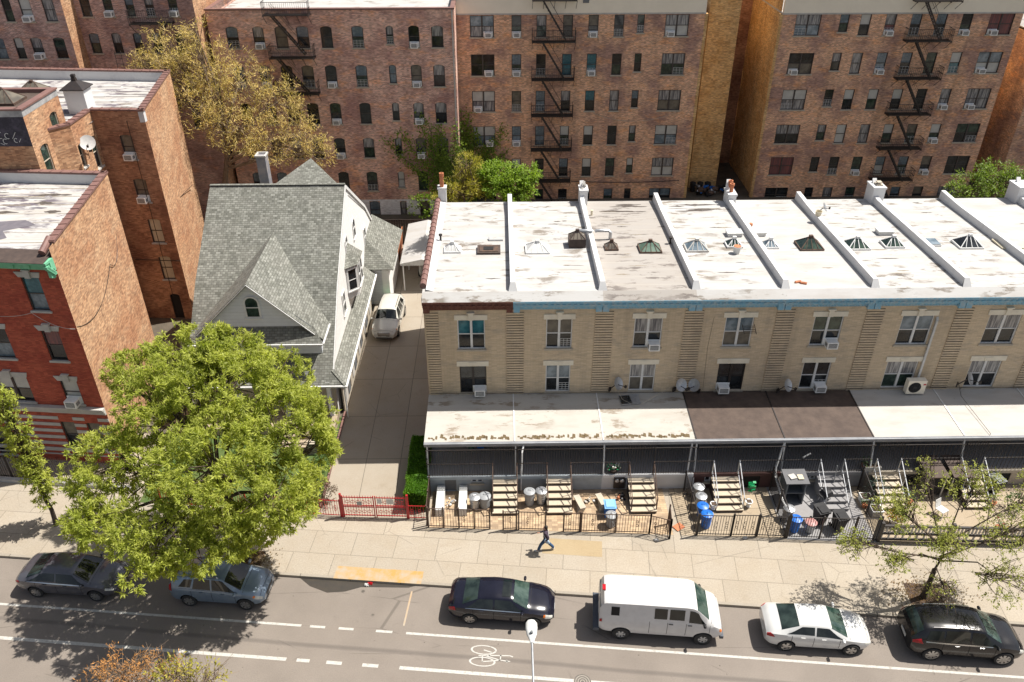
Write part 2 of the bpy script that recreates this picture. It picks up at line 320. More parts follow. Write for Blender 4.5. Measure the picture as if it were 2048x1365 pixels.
# ------------------------------------------------------------- ground, road, pavement
SO = Vector((-9.63, 25.97, 0)); E1 = Vector((.9949, -.1010, 0)); E2 = Vector((.1010, .9949, 0)); SRZ = math.atan2(-.1010, .9949)
def S(s, t, z=0): p = SO+E1*s+E2*t; return Vector((p.x, p.y, z))
def sheet(b, pts, z, mat=0, street=False):
    P = [Vector((p[0], p[1], z)) for p in pts]
    b.face(P, mat, [((p-SO).dot(E1), (p-SO).dot(E2)) for p in P] if street else [(p.x, p.y) for p in P])
b = MB(); sheet(b, [(-600, -500), (600, -500), (600, 900), (-600, 900)], -.03); struct('ground', b, GRND)
b = MB(); sheet(b, [S(-120, -14), S(120, -14), S(120, 0), S(-120, 0)], 0, 0, True); struct('road', b, AS)
def strip(b, s0, s1, t0, t1, z, mat=0): sheet(b, [S(s0, t0), S(s1, t0), S(s1, t1), S(s0, t1)], z, mat, True)
b = MB()
strip(b, -120, 120, .16, 9.5, .12)
struct('sidewalk', b, SW)
b = MB(); strip(b, -120, 120, 0, .16, .124); P = [S(-120, 0, -.02), S(120, 0, -.02), S(120, 0, .124), S(-120, 0, .124)]; b.face(P, 0, [(0, 0), (240, 0), (240, .14), (0, .14)])
struct('kerb', b, KB)
b = MB(); strip(b, -120, 120, -14.3, -14, .124); strip(b, -120, 120, -18, -14.3, .12); P = [S(120, -14, -.02), S(-120, -14, -.02), S(-120, -14, .124), S(120, -14, .124)]; b.face(P, 0, [(0, 0), (240, 0), (240, .14), (0, .14)])
struct('sidewalk_opposite', b, SW)
b = MB(); sheet(b, [(-90, 38.5), (80, 28), (80, 110), (-90, 110)], .108); struct('back_lots', b, GRND)
b = MB(); sheet(b, [(-9.45, 29.75), (-4.15, 29.45), (-4.05, 50), (-3.9, 61.2), (-9.2, 61.2), (-9.3, 46)], .126); struct('driveway', b, DR)
b = MB(); sheet(b, [(-3.75, 28.95), (8.4, 28.25), (8.4, 31.6), (-3.75, 31.6)], .128); struct('front_yard_paving', b, YB)
b = MB(); sheet(b, [(8.75, 28.2), (13.9, 27.9), (13.9, 31.6), (8.75, 31.6)], .13); sheet(b, [(18.4, 27.5), (30, 26.9), (30, 31.6), (18.4, 31.6)], .13); struct('front_yard_concrete', b, YC)
b = MB(); sheet(b, [(13.95, 27.85), (18.3, 27.55), (18.3, 31.6), (13.95, 31.6)], .132); struct('front_yard_grey', b, YG)
b = MB(); sheet(b, [(-19, 31), (-9.55, 30.2), (-9.6, 38), (-19, 38)], .14)
struct('front_lawn', b, pm('lawn', (.05, .10, .02), (.09, .12, .03), 3, .9, bump=.6))
def marks(name, segs, m=PAINTW, z=.006):
    b = MB()
    for s0, s1, t, w in segs: strip(b, s0, s1, t-w/2, t+w/2, z)
    return struct(name, b, m)
def sx(px, py):
    d = _fw*FPX+_R*(px-1024)-_U*(py-682.5); k = -H/d.z; return (Vector((0, 0, H))+d*k-SO).dot(E1)
marks('parking_lane_line', [(-60, sx(603, 1251), -2.62, .12), (sx(620, 1253), sx(650, 1256), -2.62, .12), (sx(677, 1258), sx(707, 1260), -2.62, .12), (sx(752, 1262), sx(785, 1264), -2.62, .12), (sx(812, 1268), 80, -2.62, .12)])
marks('bike_lane_line', [(-60, sx(573, 1318), -4.34, .16), (sx(594, 1319), sx(620, 1320), -4.34, .16), (sx(653, 1324), sx(684, 1326), -4.34, .16), (sx(725, 1329), sx(757, 1331), -4.34, .16), (sx(799, 1335), 80, -4.34, .16)])
# the bicycle symbol (rider towards the right)
b = MB(); bo = S(sx(985, 1310), -3.47)
def bk(u, v): return (bo+E1*u*1.42+E2*v*.78)
def ring(cu, cv, ru, rv, w):
    N = 28
    for k in range(N):
        a0, a1 = 2*pi*k/N, 2*pi*(k+1)/N
        sheet(b, [bk(cu+ru*cos(a0), cv+rv*sin(a0)), bk(cu+ru*cos(a1), cv+rv*sin(a1)), bk(cu+(ru-w)*cos(a1), cv+(rv-w)*sin(a1)), bk(cu+(ru-w)*cos(a0), cv+(rv-w)*sin(a0))][::-1], .0065, 0, True)
def st(u0, v0, u1, v1, w=.05):
    a = bk(u0, v0); c = bk(u1, v1); d = (c-a).normalized(); n = Vector((-d.y, d.x, 0))*w/2
    sheet(b, [a-n, c-n, c+n, a+n], .007, 0, True)
ring(-.28, .37, .40, .30, .06); ring(-.28, -.37, .40, .30, .06)
for q in ((-.28, .37, -.02, .24), (-.28, -.37, .25, -.2), (.25, -.2, .25, .12), (-.42, .0, .52, .12), (-.28, -.37, -.3, -.02), (-.2, 0, .25, -.2), (.25, -.2, .55, -.24), (.52, .12, .62, .06), (-.02, .24, -.1, .0)): st(*q)
st(.45, -.3, .45, -.16, .08)
struct('bike_symbol', b, PAINTW)
marks('parking_tick', [(sx(815, 1222)-.05, sx(815, 1222)+.03, -1.3, 1.9)], wornpaint('worn_orange_tick', (.40, .28, .17)))
b = MB(); strip(b, 1.6, sx(845, 1160), .0, .75, .1285); struct('yellow_kerb_paint', b, PAINTY)
b = MB(); strip(b, sx(1098, 1085)-.3, sx(1212, 1090)-.2, 2.35, 3.35, .1245); struct('sidewalk_patch', b, concrete('patch_tan', (.36, .28, .17), None, 1, 0, .5))
b = MB(); c = S(sx(1165, 1362), -4.36); b.lathe([(0, .012), (.36, .012), (.36, .0)], c, 28)
for r0_ in (.30, .2, .1): b.lathe([(r0_, .013), (r0_, .018), (r0_-.035, .018), (r0_-.035, .013)], c, 28, 1, cap=False)
tag(b.build('manhole_cover', [pm('iron_cover', (.10, .09, .08), (.16, .14, .12), 8, .8), pm('iron_rib', (.34, .31, .26), (.26, .23, .2), 8, .8)]), 'round metal manhole cover on the bike lane line beside street lamp', 'manhole cover')
# damp stain by the dropped kerb
b = MB(); P = [S(sx(x, y), -.02-.5*q) for x, y, q in ((600, 1163, 0), (615, 1170, .3), (640, 1180, .8), (665, 1182, .9), (690, 1176, .5), (760, 1168, .2), (790, 1165, 0), (700, 1160, 0))]
P = [S(0.0, -.02), S(.6, -.45), S(1.5, -.75), S(2.3, -.62), S(3.0, -.3), S(5.2, -.15), S(5.5, -.02)]; sheet(b, P, .003, 0, True); struct('road_damp_patch', b, pm('damp_asphalt', (.06, .05, .04), (.045, .04, .035), 2, .4))
for nm, sxy, m, lab in (('litter', (741, 1164), LRED, 'crumpled red wrapper lying in the gutter by the yellow kerb'), ('litter', (733, 1167), PLW, 'scrap of white paper beside the red wrapper in gutter'), ('litter', (1312, 1081), PLW, 'white paper scrap on sidewalk below end of third fence'), ('litter', (1490, 1077), PLW, 'white paper scrap on sidewalk below the ornate iron gate')):
    b = MB(); p = S(sx(*sxy), -.12 if sxy[1] > 1100 else 0); q = Vector((0, 0, H))+(_fw*FPX+_R*(sxy[0]-1024)-_U*(sxy[1]-682.5))*(-(H-.13)/(_fw*FPX+_R*(sxy[0]-1024)-_U*(sxy[1]-682.5)).z)
    for k in range(7):
        a = Matrix.Translation((random.uniform(-.08, .08), random.uniform(-.05, .05), .03)) @ Matrix.Rotation(random.uniform(0, 6), 4, 'X') @ Matrix.Rotation(random.uniform(0, 6), 4, 'Y'); b.box(-.07, .07, -.05, .05, 0, .01, 0, a)
    tag(b.build(nm, m, loc=(q.x, q.y, .0 if sxy[1] > 1100 else .13)), lab, 'litter', 'litter scraps on the ground')

# ------------------------------------------------------------- walls and windows
class Face:
    def __init__(s, p0, p1):
        s.p = Vector((p0[0], p0[1], 0)); d = Vector((p1[0], p1[1], 0))-s.p; s.L = d.length; s.d = d/s.L; s.rz = math.atan2(s.d.y, s.d.x); s.n = Vector((s.d.y, -s.d.x, 0))
    def pt(s, u, z, out=0): p = s.p+s.d*u+s.n*out; return Vector((p.x, p.y, z))
    def M(s, u, z, out=0): return Matrix.Translation(s.pt(u, z, out)) @ Matrix.Rotation(s.rz, 4, 'Z')
    def box(s, b, u0, u1, z0, z1, o0, o1, mat=0):        # o = distance outward
        b.box(u0, u1, -o1, -o0, z0, z1, mat, Matrix.Translation(s.p) @ Matrix.Rotation(s.rz, 4, 'Z'))
def wall(b, F, z0, z1, holes=(), depth=.16, mat=0, arch=0.0, u0=0.0, u1=None):
    u1 = F.L if u1 is None else u1
    us = sorted({u0, u1, *[round(max(u0, min(u1, h[k])), 4) for h in holes for k in (0, 1)]}); zs = sorted({z0, z1, *[round(max(z0, min(z1, h[k])), 4) for h in holes for k in (2, 3)]})
    for i in range(len(us)-1):
        for j in range(len(zs)-1):
            cu, cz = (us[i]+us[i+1])/2, (zs[j]+zs[j+1])/2
            if any(h[0] < cu < h[1] and h[2] < cz < h[3] for h in holes): continue
            b.face([F.pt(us[i], zs[j]), F.pt(us[i+1], zs[j]), F.pt(us[i+1], zs[j+1]), F.pt(us[i], zs[j+1])], mat)
    for a, c, e, f in holes:
        for q in (((a, e), (a, f)), ((a, f), (c, f)), ((c, f), (c, e)), ((c, e), (a, e))):
            (p, r), (s_, t) = q; b.face([F.pt(p, r), F.pt(s_, t), F.pt(s_, t, -depth), F.pt(p, r, -depth)], mat)
        if arch:
            for sg in (1, -1):
                p = a if sg > 0 else c; w = (c-a)/2
                T = [(p, f-arch), (p+sg*w*.3, f-arch*.42), (p+sg*w*.62, f-arch*.12), (p+sg*w, f), (p, f)]
                b.face([F.pt(x, z, -.004) for x, z in (T if sg < 0 else T[::-1])], mat)
WC = {}
def wmesh(key):
    if key in WC: return WC[key]
    kind, w, h, n, fm, pa, pb, rail = key
    b = MB(); mats = [fm]
    if kind == 'frame':
        t = .055
        b.box(-w/2, -w/2+t, .06, .16, 0, h); b.box(w/2-t, w/2, .06, .16, 0, h); b.box(-w/2+t, w/2-t, .062, .16, h-t, h); b.box(-w/2+t, w/2-t, .062, .16, 0, t)
        for k in range(1, n): x = -w/2+w*k/n; b.box(x-.06*(1 if n == 2 else .7), x+.06*(1 if n == 2 else .7), .064, .158, t, h-t)
        if rail: b.box(-w/2+t, w/2-t, .09, .15, h*.5-.025, h*.5+.025)
    elif kind == 'pane':
        for k in range(n):
            x0 = -w/2+w*k/n+.03; x1 = -w/2+w*(k+1)/n-.03; mats = [pa, pb]
            b.face([(x0, .135, .02), (x1, .135, .02), (x1, .135, h*.5), (x0, .135, h*.5)], 1); b.face([(x0, .118, h*.5), (x1, .118, h*.5), (x1, .118, h-.02), (x0, .118, h-.02)], 0)
    elif kind == 'sill': b.box(-w/2-.08, w/2+.08, -.07, .15, -.09, .012)
    WC[key] = b.mesh({'frame': 'window', 'pane': 'pane', 'sill': 'sill'}[kind], mats); return WC[key]
def window(parent, F, u0, u1, z0, z1, n=1, fm=None, pa=None, pb=None, sill=STONE, rail=True, label=None, guard=False):
    w, h = round(u1-u0, 2), round(z1-z0, 2); fm = fm or FBR; uc = (u0+u1)/2
    pa = pa or random.choice(GLS); pb = pb or random.choice([G_D, G_D, G_D, G_G, pa])
    m = F.M(uc, z0)
    o = put(bpy.data.objects.new('window', wmesh(('frame', w, h, n, fm, None, None, rail))), parent, mat=m)
    put(bpy.data.objects.new('pane', wmesh(('pane', w, h, n, None, pa, pb, rail))), o, mat=m)
    if sill: put(bpy.data.objects.new('sill', wmesh(('sill', w, h, n, sill, None, None, rail))), o, mat=m)
    if guard:
        b = MB(); x0 = -w/2+.06 if n == 1 or guard == 1 else .07; x1 = w/2-.06 if n == 1 or guard == 2 else -.07
        for k in range(5): b.box(x0, x1, .035, .05, .06+k*.13, .075+k*.13)
        for k in range(4): x = x0+(x1-x0)*k/3; b.box(x-.007, x+.007, .03, .055, .05, .6)
        put(bpy.data.objects.new('window_guard', b.mesh('window_guard', [WHT if fm is not IRON else IRON])), o, mat=m)
    if label: o['label'] = label
    return o
def acmesh():
    b = MB(); w, h = .58, .40
    b.box(-w/2, w/2, -.42, .10, 0, h, 0); b.box(-w/2+.07, w/2-.07, -.432, -.42, .06, h-.06, 1)
    for k in range(5): b.box(-w/2+.07, w/2-.07, -.437, -.432, .07+k*.055, .085+k*.055, 0)
    for s_ in (-1, 1):
        for k in range(4): b.box(s_*w/2-.006, s_*w/2+.006, -.34+k*.07, -.30+k*.07, .1, h-.1, 1)
    b.box(-w/2-.1, w/2+.1, .05, .09, -.01, h+.03, 0); return b.mesh('air_conditioner', [ACW, GRL])
ACM = acmesh(); ORD = ['first', 'second', 'third', 'fourth', 'fifth', 'sixth', 'seventh', 'eighth']
def ac(F, u, z, label, s=1.0, group='window air conditioners'):
    o = bpy.data.objects.new('air_conditioner', ACM)
    put(o, None, mat=F.M(u, z+.03) @ Matrix.Diagonal((s, s, s, 1))); return tag(o, label, 'air conditioner', group)
def tenement(name, label, F, z0, z1, bm, cols, rows, acs, desc, arch=0, fm=None, skip=(), roofm=None, depthY=12, extra_roof=.6, guardp=.3, panes={}, side=None, base=None):
    T = thing(name, label, 'apartment building', F.pt(F.L/2, 0))
    holes = []; W_ = []
    for ri, (zt, zb) in enumerate(rows):
        for ci, c in enumerate(cols):
            if (ri, ci) in skip: continue
            u0, u1, n, short = c; u0, u1 = u0-F.p.x, u1-F.p.x
            zb2 = zb+(.28 if short else 0); holes.append((round(u0, 3), round(u1, 3), round(zb2, 3), round(zt, 3))); W_.append((ri, ci, u0, u1, zb2, zt, n))
    b = MB(); wall(b, F, z0, z1, holes, arch=arch); b.build('wall', bm, T)
    for ri, ci, u0, u1, zb, zt, n in W_:
        pa, pb = panes.get((ri, ci), (None, None))
        window(T, F, u0, u1, zb, zt, n, fm or FBR, pa, pb, STONE, guard=(random.choice([1, 2]) if random.random() < guardp else False))
    b = MB(); wall(b, Face(F.pt(F.L, 0), F.pt(F.L, 0, -depthY)), z0, z1); wall(b, Face(F.pt(0, 0, -depthY), F.pt(0, 0)), z0, z1); wall(b, Face(F.pt(F.L, 0, -depthY), F.pt(0, 0, -depthY)), z0, z1)
    b.build('side_wall', side or bm, T)
    b = MB(); F.box(b, .05, F.L-.05, z1-.75, z1-.7, -depthY+.05, -.3); b.build('roof', roofm or RW, T)
    b = MB(); F.box(b, -.05, F.L+.05, z1, z1+.12, -.35, .06); F.box(b, -.05, .3, z1, z1+.12, -depthY, -.352); F.box(b, F.L-.3, F.L+.05, z1, z1+.12, -depthY, -.352); b.build('coping', COP if bm is not B3 else STW, T)
    for ri, ci, off, *sc in acs:
        w = [q for q in W_ if q[0] == ri and q[1] == ci]
        if not w: continue
        _, _, u0, u1, zb, zt, n = w[0]; u = (u0+u1)/2+off*(u1-u0)/4 if n > 1 else (u0+u1)/2
        ac(F, u, zb, 'white air conditioner in %s window from left, %s floor from top, %s' % (ORD[ci], ORD[ri], desc))
    return T
def escape(T, F, lv, u0, u1, dz=1.05, d=1.1, stair=None, lad=True, m=None):
    m = m or IRON
    for i, z in enumerate(lv):
        b = MB()
        for k in range(12): b.bar(F.pt(u0, z, .05+k*d/12), F.pt(u1, z, .05+k*d/12), .03, .03)
        for u in np.arange(u0, u1+.01, (u1-u0)/4): b.bar(F.pt(u, z-.05, 0), F.pt(u, z-.05, d), .05, .05); b.bar(F.pt(u, z-.05, d*.9), F.pt(u, z-.75, .02), .03)
        for zz in (.05, .5, 1.0):
            for q in ((F.pt(u0, z+zz, 0), F.pt(u0, z+zz, d)), (F.pt(u0, z+zz, d), F.pt(u1, z+zz, d)), (F.pt(u1, z+zz, d), F.pt(u1, z+zz, 0))): b.bar(*q, .035)
        for u in np.arange(u0, u1+.01, .16): b.bar(F.pt(u, z, d), F.pt(u, z+1.0, d), .016)
        for v in np.arange(.1, d, .16): b.bar(F.pt(u0, z, v), F.pt(u0, z+1, v), .016); b.bar(F.pt(u1, z, v), F.pt(u1, z+1, v), .016)
        o = b.build('fire_escape', m, T)
        if lad and stair:
            zt = lv[i+1]+0 if i+1 < len(lv) else None
            top = z; bot = z-dz; b = MB(); a, c = stair
            for v in (.5, .95):
                b.bar(F.pt(a, top+.02, v), F.pt(c, bot+.05, v), .03, .12); b.bar(F.pt(a, top+.85, v), F.pt(c, bot+.9, v), .02)
            for k in range(1, 12): t = k/12; b.bar(F.pt(a+(c-a)*t, top+(bot-top)*t, .5), F.pt(a+(c-a)*t, top+(bot-top)*t, .95), .18, .03)
            b.build('escape_stair', IRON, o)

# far block C (cream band), D (cream band, right), B (maroon), A (far left)
RB = [(16.36, 14.62), (13.25, 11.45), (10.16, 8.36), (7.05, 5.30), (4.05, 2.32), (1.10, -.4)]
F3 = Face((-3.80, 70.5), (17.1, 70.5))
C3 = [(-2.42, -.42, 2, 0), (1.04, 1.86, 1, 0), (3.12, 3.95, 1, 0), (5.33, 6.15, 1, 0), (7.44, 8.28, 1, 0), (9.58, 10.40, 1, 0), (11.50, 12.10, 1, 1), (13.84, 15.82, 2, 0)]
P3 = {(0, 0): (G_B, G_C), (0, 7): (G_C, G_S), (2, 4): (G_T, G_D), (2, 7): (G_C, G_T2), (3, 7): (G_S, G_B), (2, 0): (G_S, G_C), (1, 3): (G_T, G_T), (1, 4): (G_T, G_T), (3, 0): (G_S, G_B), (3, 1): (G_B, G_B), (3, 2): (G_B, G_B), (4, 7): (G_C, G_S), (2, 1): (G_T2, G_T2), (4, 4): (G_S, G_D)}
T3 = tenement('brick_apartment_block', 'wide brown brick apartment block with cream band, middle of background, behind white roofs', F3, .1, 16.4, B3, C3, RB, [(0, 0, 1), (0, 1, 0), (0, 4, 0), (0, 7, -1), (1, 0, 1), (1, 1, 0), (1, 4, 0), (2, 0, -1), (3, 0, 1), (3, 1, 0)], 'middle cream-banded block', side=BG, panes=P3)
b = MB(); F3.box(b, -.02, F3.L+.02, 16.4, 18.6, -.3, .05); b.build('parapet_band', CREAM, T3)
b = MB(); F3.box(b, 10.7, 11.2, 17.3, 17.75, .05, .1); b.build('vent', GREYD, T3)
escape(T3, F3, [17.6, 14.35, 11.25, 8.15, 5.05, 2.1], 6.55, 10.15, 3.05, 1.0, (7.4, 9.3))
b = MB(); b.box(17.11, 17.35, 70.5, 70.9, .1, 16.4); b.build('corner_quoin', BG, T3)
F4 = Face((23.6, 70.5), (43.7, 70.5))
C4 = [(24.72, 26.84, 2, 0), (28.42, 29.20, 1, 1), (30.14, 31.02, 1, 0), (32.26, 33.15, 1, 0), (34.40, 35.28, 1, 0), (36.52, 37.40, 1, 0), (38.64, 39.55, 1, 0), (40.98, 43.05, 2, 0)]
P4 = {(0, 0): (G_C, G_B), (0, 7): (G_R, G_R), (4, 0): (G_R, G_R), (2, 0): (G_S, G_C), (2, 2): (G_S, G_D), (2, 3): (G_S, G_G), (2, 4): (G_S, G_D), (1, 6): (G_S, G_T), (1, 7): (G_B, G_S), (2, 7): (G_C, G_C), (0, 3): (G_C, G_R), (4, 4): (G_B, G_S), (3, 0): (G_C, G_D), (1, 0): (G_D, G_T2)}
T4 = tenement('brick_apartment_block', 'brown brick apartment block with cream band at right, gold brick side wall', F4, .1, 16.3, B3, C4, [(a-.05, c-.03) for a, c in RB], [(0, 3, 0), (0, 6, 0), (0, 7, -1), (1, 0, -1), (1, 3, 0), (1, 7, -1), (2, 6, 0), (2, 7, -1), (3, 6, 0), (4, 3, 0), (4, 6, 0)], 'right cream-banded block', side=BG, panes=P4)
b = MB(); F4.box(b, -.02, F4.L+.02, 16.3, 18.5, -.3, .05); b.build('parapet_band', CREAM, T4)
b = MB(); F4.box(b, 13.4, 13.9, 17.3, 17.75, .05, .1); b.build('vent', GREYD, T4)
escape(T4, F4, [17.4, 14.25, 11.15, 8.05, 4.95, 2.0], 10.5, 14.2, 3.05, 1.0, (11.3, 13.3))
b = MB(); b.box(23.36, 23.59, 70.46, 70.9, .1, 16.3); b.build('corner_quoin', BG, T4)
# side wall of D: narrow windows seen from the court
FS = Face((23.6, 82), (23.6, 70.5)); b = MB()
HS = []
for zt in (15.9, 12.8, 9.8, 6.7, 3.6):
    HS += [(7.0, 7.75, zt-1.5, zt), (1.6, 2.9, zt-2.1, zt-.1)]
wall(b, Face((23.57, 82), (23.57, 70.92)), .1, 18.5, [(a, c, e, f) for a, c, e, f in HS]); b.build('court_wall', BG, T4)
for a, c, e, f in HS: window(T4, Face((23.57, 82), (23.57, 70.92)), a, c, e, f, 1, IRON, G_D, G_D, None)
TG = thing('gold_brick_building', 'tall windowless gold brick wall between the two cream-banded blocks', 'apartment building', (19.4, 73, 0))
b = MB(); Fg = Face((18.05, 73), (20.7, 73)); wall(b, Fg, .1, 19); wall(b, Face((18.05, 88), (18.05, 73)), .1, 19); wall(b, Face((20.7, 73), (20.7, 88)), .1, 19); b.face([(18.05, 73, 19), (20.7, 73, 19), (20.7, 88, 19), (18.05, 88, 19)]); b.build('wall', BG, TG)
b = MB(); wall(b, Face((20.7, 79.5), (23.58, 79.5)), .1, 19); b.face([(20.7, 79.5, 19), (23.58, 79.5, 19), (23.58, 88, 19), (20.7, 88, 19)]); wall(b, Face((17.1, 75), (18.05, 75)), .1, 19); b.build('recessed_wall', BT, TG)
b = MB()
for z in np.arange(1, 18.5, .62):
    for k in range(9):
        if random.random() < .6: u = .05+k*.3; Fg.box(b, u, u+random.uniform(.1, .22), z, z+.03, .0, .012)
b.build('header_brick', BT, TG)
# rubbish in the court
for i, (x, y, m, lab) in enumerate(((18.2, 71.9, PLK, 'black rubbish bin in the brick court, leftmost of three'), (18.9, 71.9, PLK, 'black rubbish bin in the brick court, middle of three'), (19.6, 71.9, PLK, 'black rubbish bin in the brick court, rightmost of three'))):
    b = MB(); b.lathe([(.22, .1), (.27, .9), (.29, .92), (.29, .96), (.12, 1.05), (0, 1.06)], (0, 0, 0), 14); tag(b.build('rubbish_bin', m, loc=(x, y, .1), smooth=True), lab, 'rubbish bin', 'bins in the brick court')
b = MB()
for k in range(40):
    a = TM(random.uniform(-1.6, 1.9), random.uniform(-.6, .7), random.uniform(.2, .7), random.uniform(0, 3)) @ Matrix.Rotation(random.uniform(-.6, .6), 4, 'X'); s_ = random.uniform(.1, .35); b.box(-s_, s_, -s_*.6, s_*.6, -.1, random.uniform(.02, .2), random.randint(0, 3), a)
tag(b.build('rubbish_heap', [PLK, RUST, PLB, GALV], loc=(20.2, 71.4, .1)), 'heap of dark rubbish at the foot of the gold brick wall', 'rubbish', kind='stuff')

RB2 = [(16.25, 14.56), (13.23, 11.45), (10.17, 8.37), (7.18, 5.40), (4.16, 2.36), (1.4, -.35)]
F2 = Face((-23.0, 67.3), (-3.55, 67.3))
C2 = [(-21.66, -20.72, 1, 0), (-19.55, -18.68, 1, 0), (-17.80, -16.85, 1, 0), (-16.10, -15.14, 1, 0), (-14.20, -13.28, 1, 0), (-11.73, -10.80, 1, 0), (-9.01, -8.42, 1, 1), (-7.23, -6.36, 1, 0)]
C2b = C2+[(-5.40, -4.46, 1, 0)]; ORD.append('last')
T2 = tenement('brick_apartment_block', 'maroon brick apartment block with arched windows and white painted base, behind gabled house', F2, -.03, 17.45, B2, C2b, RB2, [(0, 1, 0), (0, 7, 0), (1, 0, 0), (1, 1, 0), (1, 4, 0), (1, 7, 0), (2, 4, 0), (2, 7, 0), (3, 4, 0), (3, 7, 0)], 'maroon block', arch=.16, roofm=RW, guardp=.15)
b = MB(); wall(b, Face(F2.pt(0, 0, .012), F2.pt(F2.L, 0, .012)), -.03, 1.55, [(c[0]-F2.p.x, c[1]-F2.p.x, -.03, 1.4) for c in C2b], .02); b.build('painted_base', BW, T2)
escape(T2, F2, [17.2, 13.95, 11.1], 4.7, 8.2, 3.0, 1.0, (5.3, 7.6))
b = MB(); F2.box(b, F2.L-.2, F2.L-.1, 0, 17.4, .02, .1); b.build('drainpipe', STW, T2)
F1 = Face((-33.0, 65.9), (-23.3, 65.9))
T1 = tenement('brick_apartment_block', 'dark brick apartment block partly behind golden tree, left of maroon block', F1, .1, 20.5, B1, [(-31.87, -31.1, 1, 0), (-30.12, -29.42, 1, 0), (-28.46, -27.8, 1, 0), (-26.98, -26.3, 1, 0), (-25.2, -24.5, 1, 0)], [(18.95, 17.3), (16.12, 14.58), (13.2, 11.6), (10.2, 8.6)], [(0, 1, 0), (0, 4, 0)], 'dark block', arch=.14, guardp=.1, side=BO)
escape(T1, F1, [16.9, 13.9, 11], 4.9, 8.0, 3.0, 1.0, (7.6, 5.4))
F0 = Face((-44.0, 64), (-32.3, 64))
T0 = tenement('brick_apartment_block', 'purple brown brick apartment block at far top left corner', F0, .1, 20.5, B1, [(-39.9, -39.1, 1, 0), (-38.2, -37.4, 1, 0), (-36.68, -36.02, 1, 0), (-35.42, -34.58, 1, 0), (-33.72, -32.86, 1, 0)], [(18.98, 17.35), (16.22, 14.66), (13.3, 11.7)], [(0, 3, 0), (1, 3, 0)], 'far left block', arch=.14, guardp=0, side=BO)
# right edge block with flat roof
T5 = thing('brick_apartment_block', 'low brown brick block with flat pale roof at far right edge', 'apartment building', (48, 74, 0))
F5 = Face((46.2, 70.2), (64, 70.2)); b = MB(); hs = [(3+3.2*k, 4.1+3.2*k, z-1.6, z) for k in range(4) for z in (3, 6.1, 9.2, 12.2)]; wall(b, F5, .1, 14.4, hs); wall(b, Face((46.2, 86), (46.2, 70.2)), .1, 14.4); wall(b, Face((64, 70.2), (64, 86)), .1, 14.4)
b.build('wall', B3, T5)
for h in hs: window(T5, F5, *h)
b = MB(); b.box(46.2, 64, 70.2, 86, 14.3, 14.5); b.build('roof', RWd, T5)
ac(F5, 3.5, 10.6, 'white air conditioner on the far right edge block')

# ------------------------------------------------------------- left tenements
def parapet(T, pts, zt, w=.3, hh=.7, m=COP, inner=WHTR, closed=False):
    b = MB(); c = MB(); n = len(pts); L = list(zip(pts, pts[1:]+([pts[0]] if closed else [])))
    if not closed: L = L[:n-1]
    for p, q in L:
        F = Face(p, q); F.box(b, -.05, F.L+.05, zt-.02, zt+.09, -w-.03, .05)
        k = 0
        while k < F.L: F.box(b, k, k+.05, zt+.09, zt+.125, -w-.04, .06); k += .62
        F.box(c, .0, F.L, zt-hh, zt-.02, -w, -.012)
    b.build('coping', m, T); c.build('parapet', inner, T)
# C: red-front building with green cornice
TC = thing('red_brick_building', 'red brick tenement with green cornice and pale stone trim at left edge', 'apartment building', (-24, 37, 0))
pA, pB = (-42, 36.1), (-20.95, 34.0); pR, pRL = (-22.1, 43.5), (-42, 45.2)
FC = Face(pA, pB); LC = FC.L; ux = lambda X: (X-pA[0])/(pB[0]-pA[0])*LC
rowsC = [(11.75, 9.9), (8.75, 6.95), (5.7, 4.2)]; HC = []
for zt, zb in rowsC: HC.append((ux(-22.9), ux(-21.98), zb, zt))
HC += [(ux(-25.9), ux(-24.75), 6.95, 8.75), (ux(-26.4), ux(-24.65), 4.2, 5.8), (ux(-29.9), ux(-28.9), 6.95, 8.75), (ux(-29.9), ux(-28.9), 9.9, 11.75), (ux(-23.75), ux(-22.95), 1.15, 2.95), (ux(-22.3), ux(-21.55), 1.15, 2.95), (ux(-28), ux(-27), .4, 2.4)]
HC = [tuple(round(v, 3) for v in h) for h in HC]
b = MB(); wall(b, FC, .1, 12.45, HC, .22); b.build('front_wall', BR, TC)
PC = [(G_T, G_B), (G_R, G_D), (G_S, G_S), (G_D, G_B), (G_S, G_D)]
for i, h in enumerate(HC):
    pa, pb = PC[i] if i < 5 else (G_T2, G_D)
    window(TC, FC, *h, 2 if i == 4 else 1, FBR if i != 4 else DKB, pa, pb, STW)
for i, h in enumerate(HC[:7]):
    b = MB(); u0, u1, z0, z1 = h; m = (u0+u1)/2
    P = [(u0-.06, z1+.02), (u1+.06, z1+.02), (u1+.14, z1+.3), (u0-.22, z1+.3)]
    b.face([FC.pt(u, z, .05) for u, z in P]); b.face([FC.pt(u, z, 0) for u, z in P[::-1]])
    for k in range(4): (a, c), (d, e) = P[k], P[(k+1) % 4]; b.face([FC.pt(a, c, 0), FC.pt(d, e, 0), FC.pt(d, e, .05), FC.pt(a, c, .05)])
    FC.box(b, m-.14, m+.14, z1+.0, z1+.4, .0, .13); FC.box(b, m-.2, m+.2, z1+.4, z1+.46, 0, .16); b.build('lintel', STW, TC)
b = MB()
FC.box(b, 0, LC, 3.62, 3.78, 0, .10); FC.box(b, 0, LC, 3.78, 3.98, 0, .17); FC.box(b, 0, LC, 3.98, 4.06, 0, .26)
for z in (3.3, 2.86, 2.42, 1.98, 1.54):
    segs = [0]+sorted(sum([[h[0], h[1]] for h in HC[7:]], []))+[LC]
    for k in range(0, len(segs), 2):
        if segs[k+1] > segs[k]: FC.box(b, segs[k], segs[k+1], z-.2, z, 0, .03)
FC.box(b, 0, LC, .9, 1.12, 0, .05); FC.box(b, 0, LC, .62, .7, 0, .03)
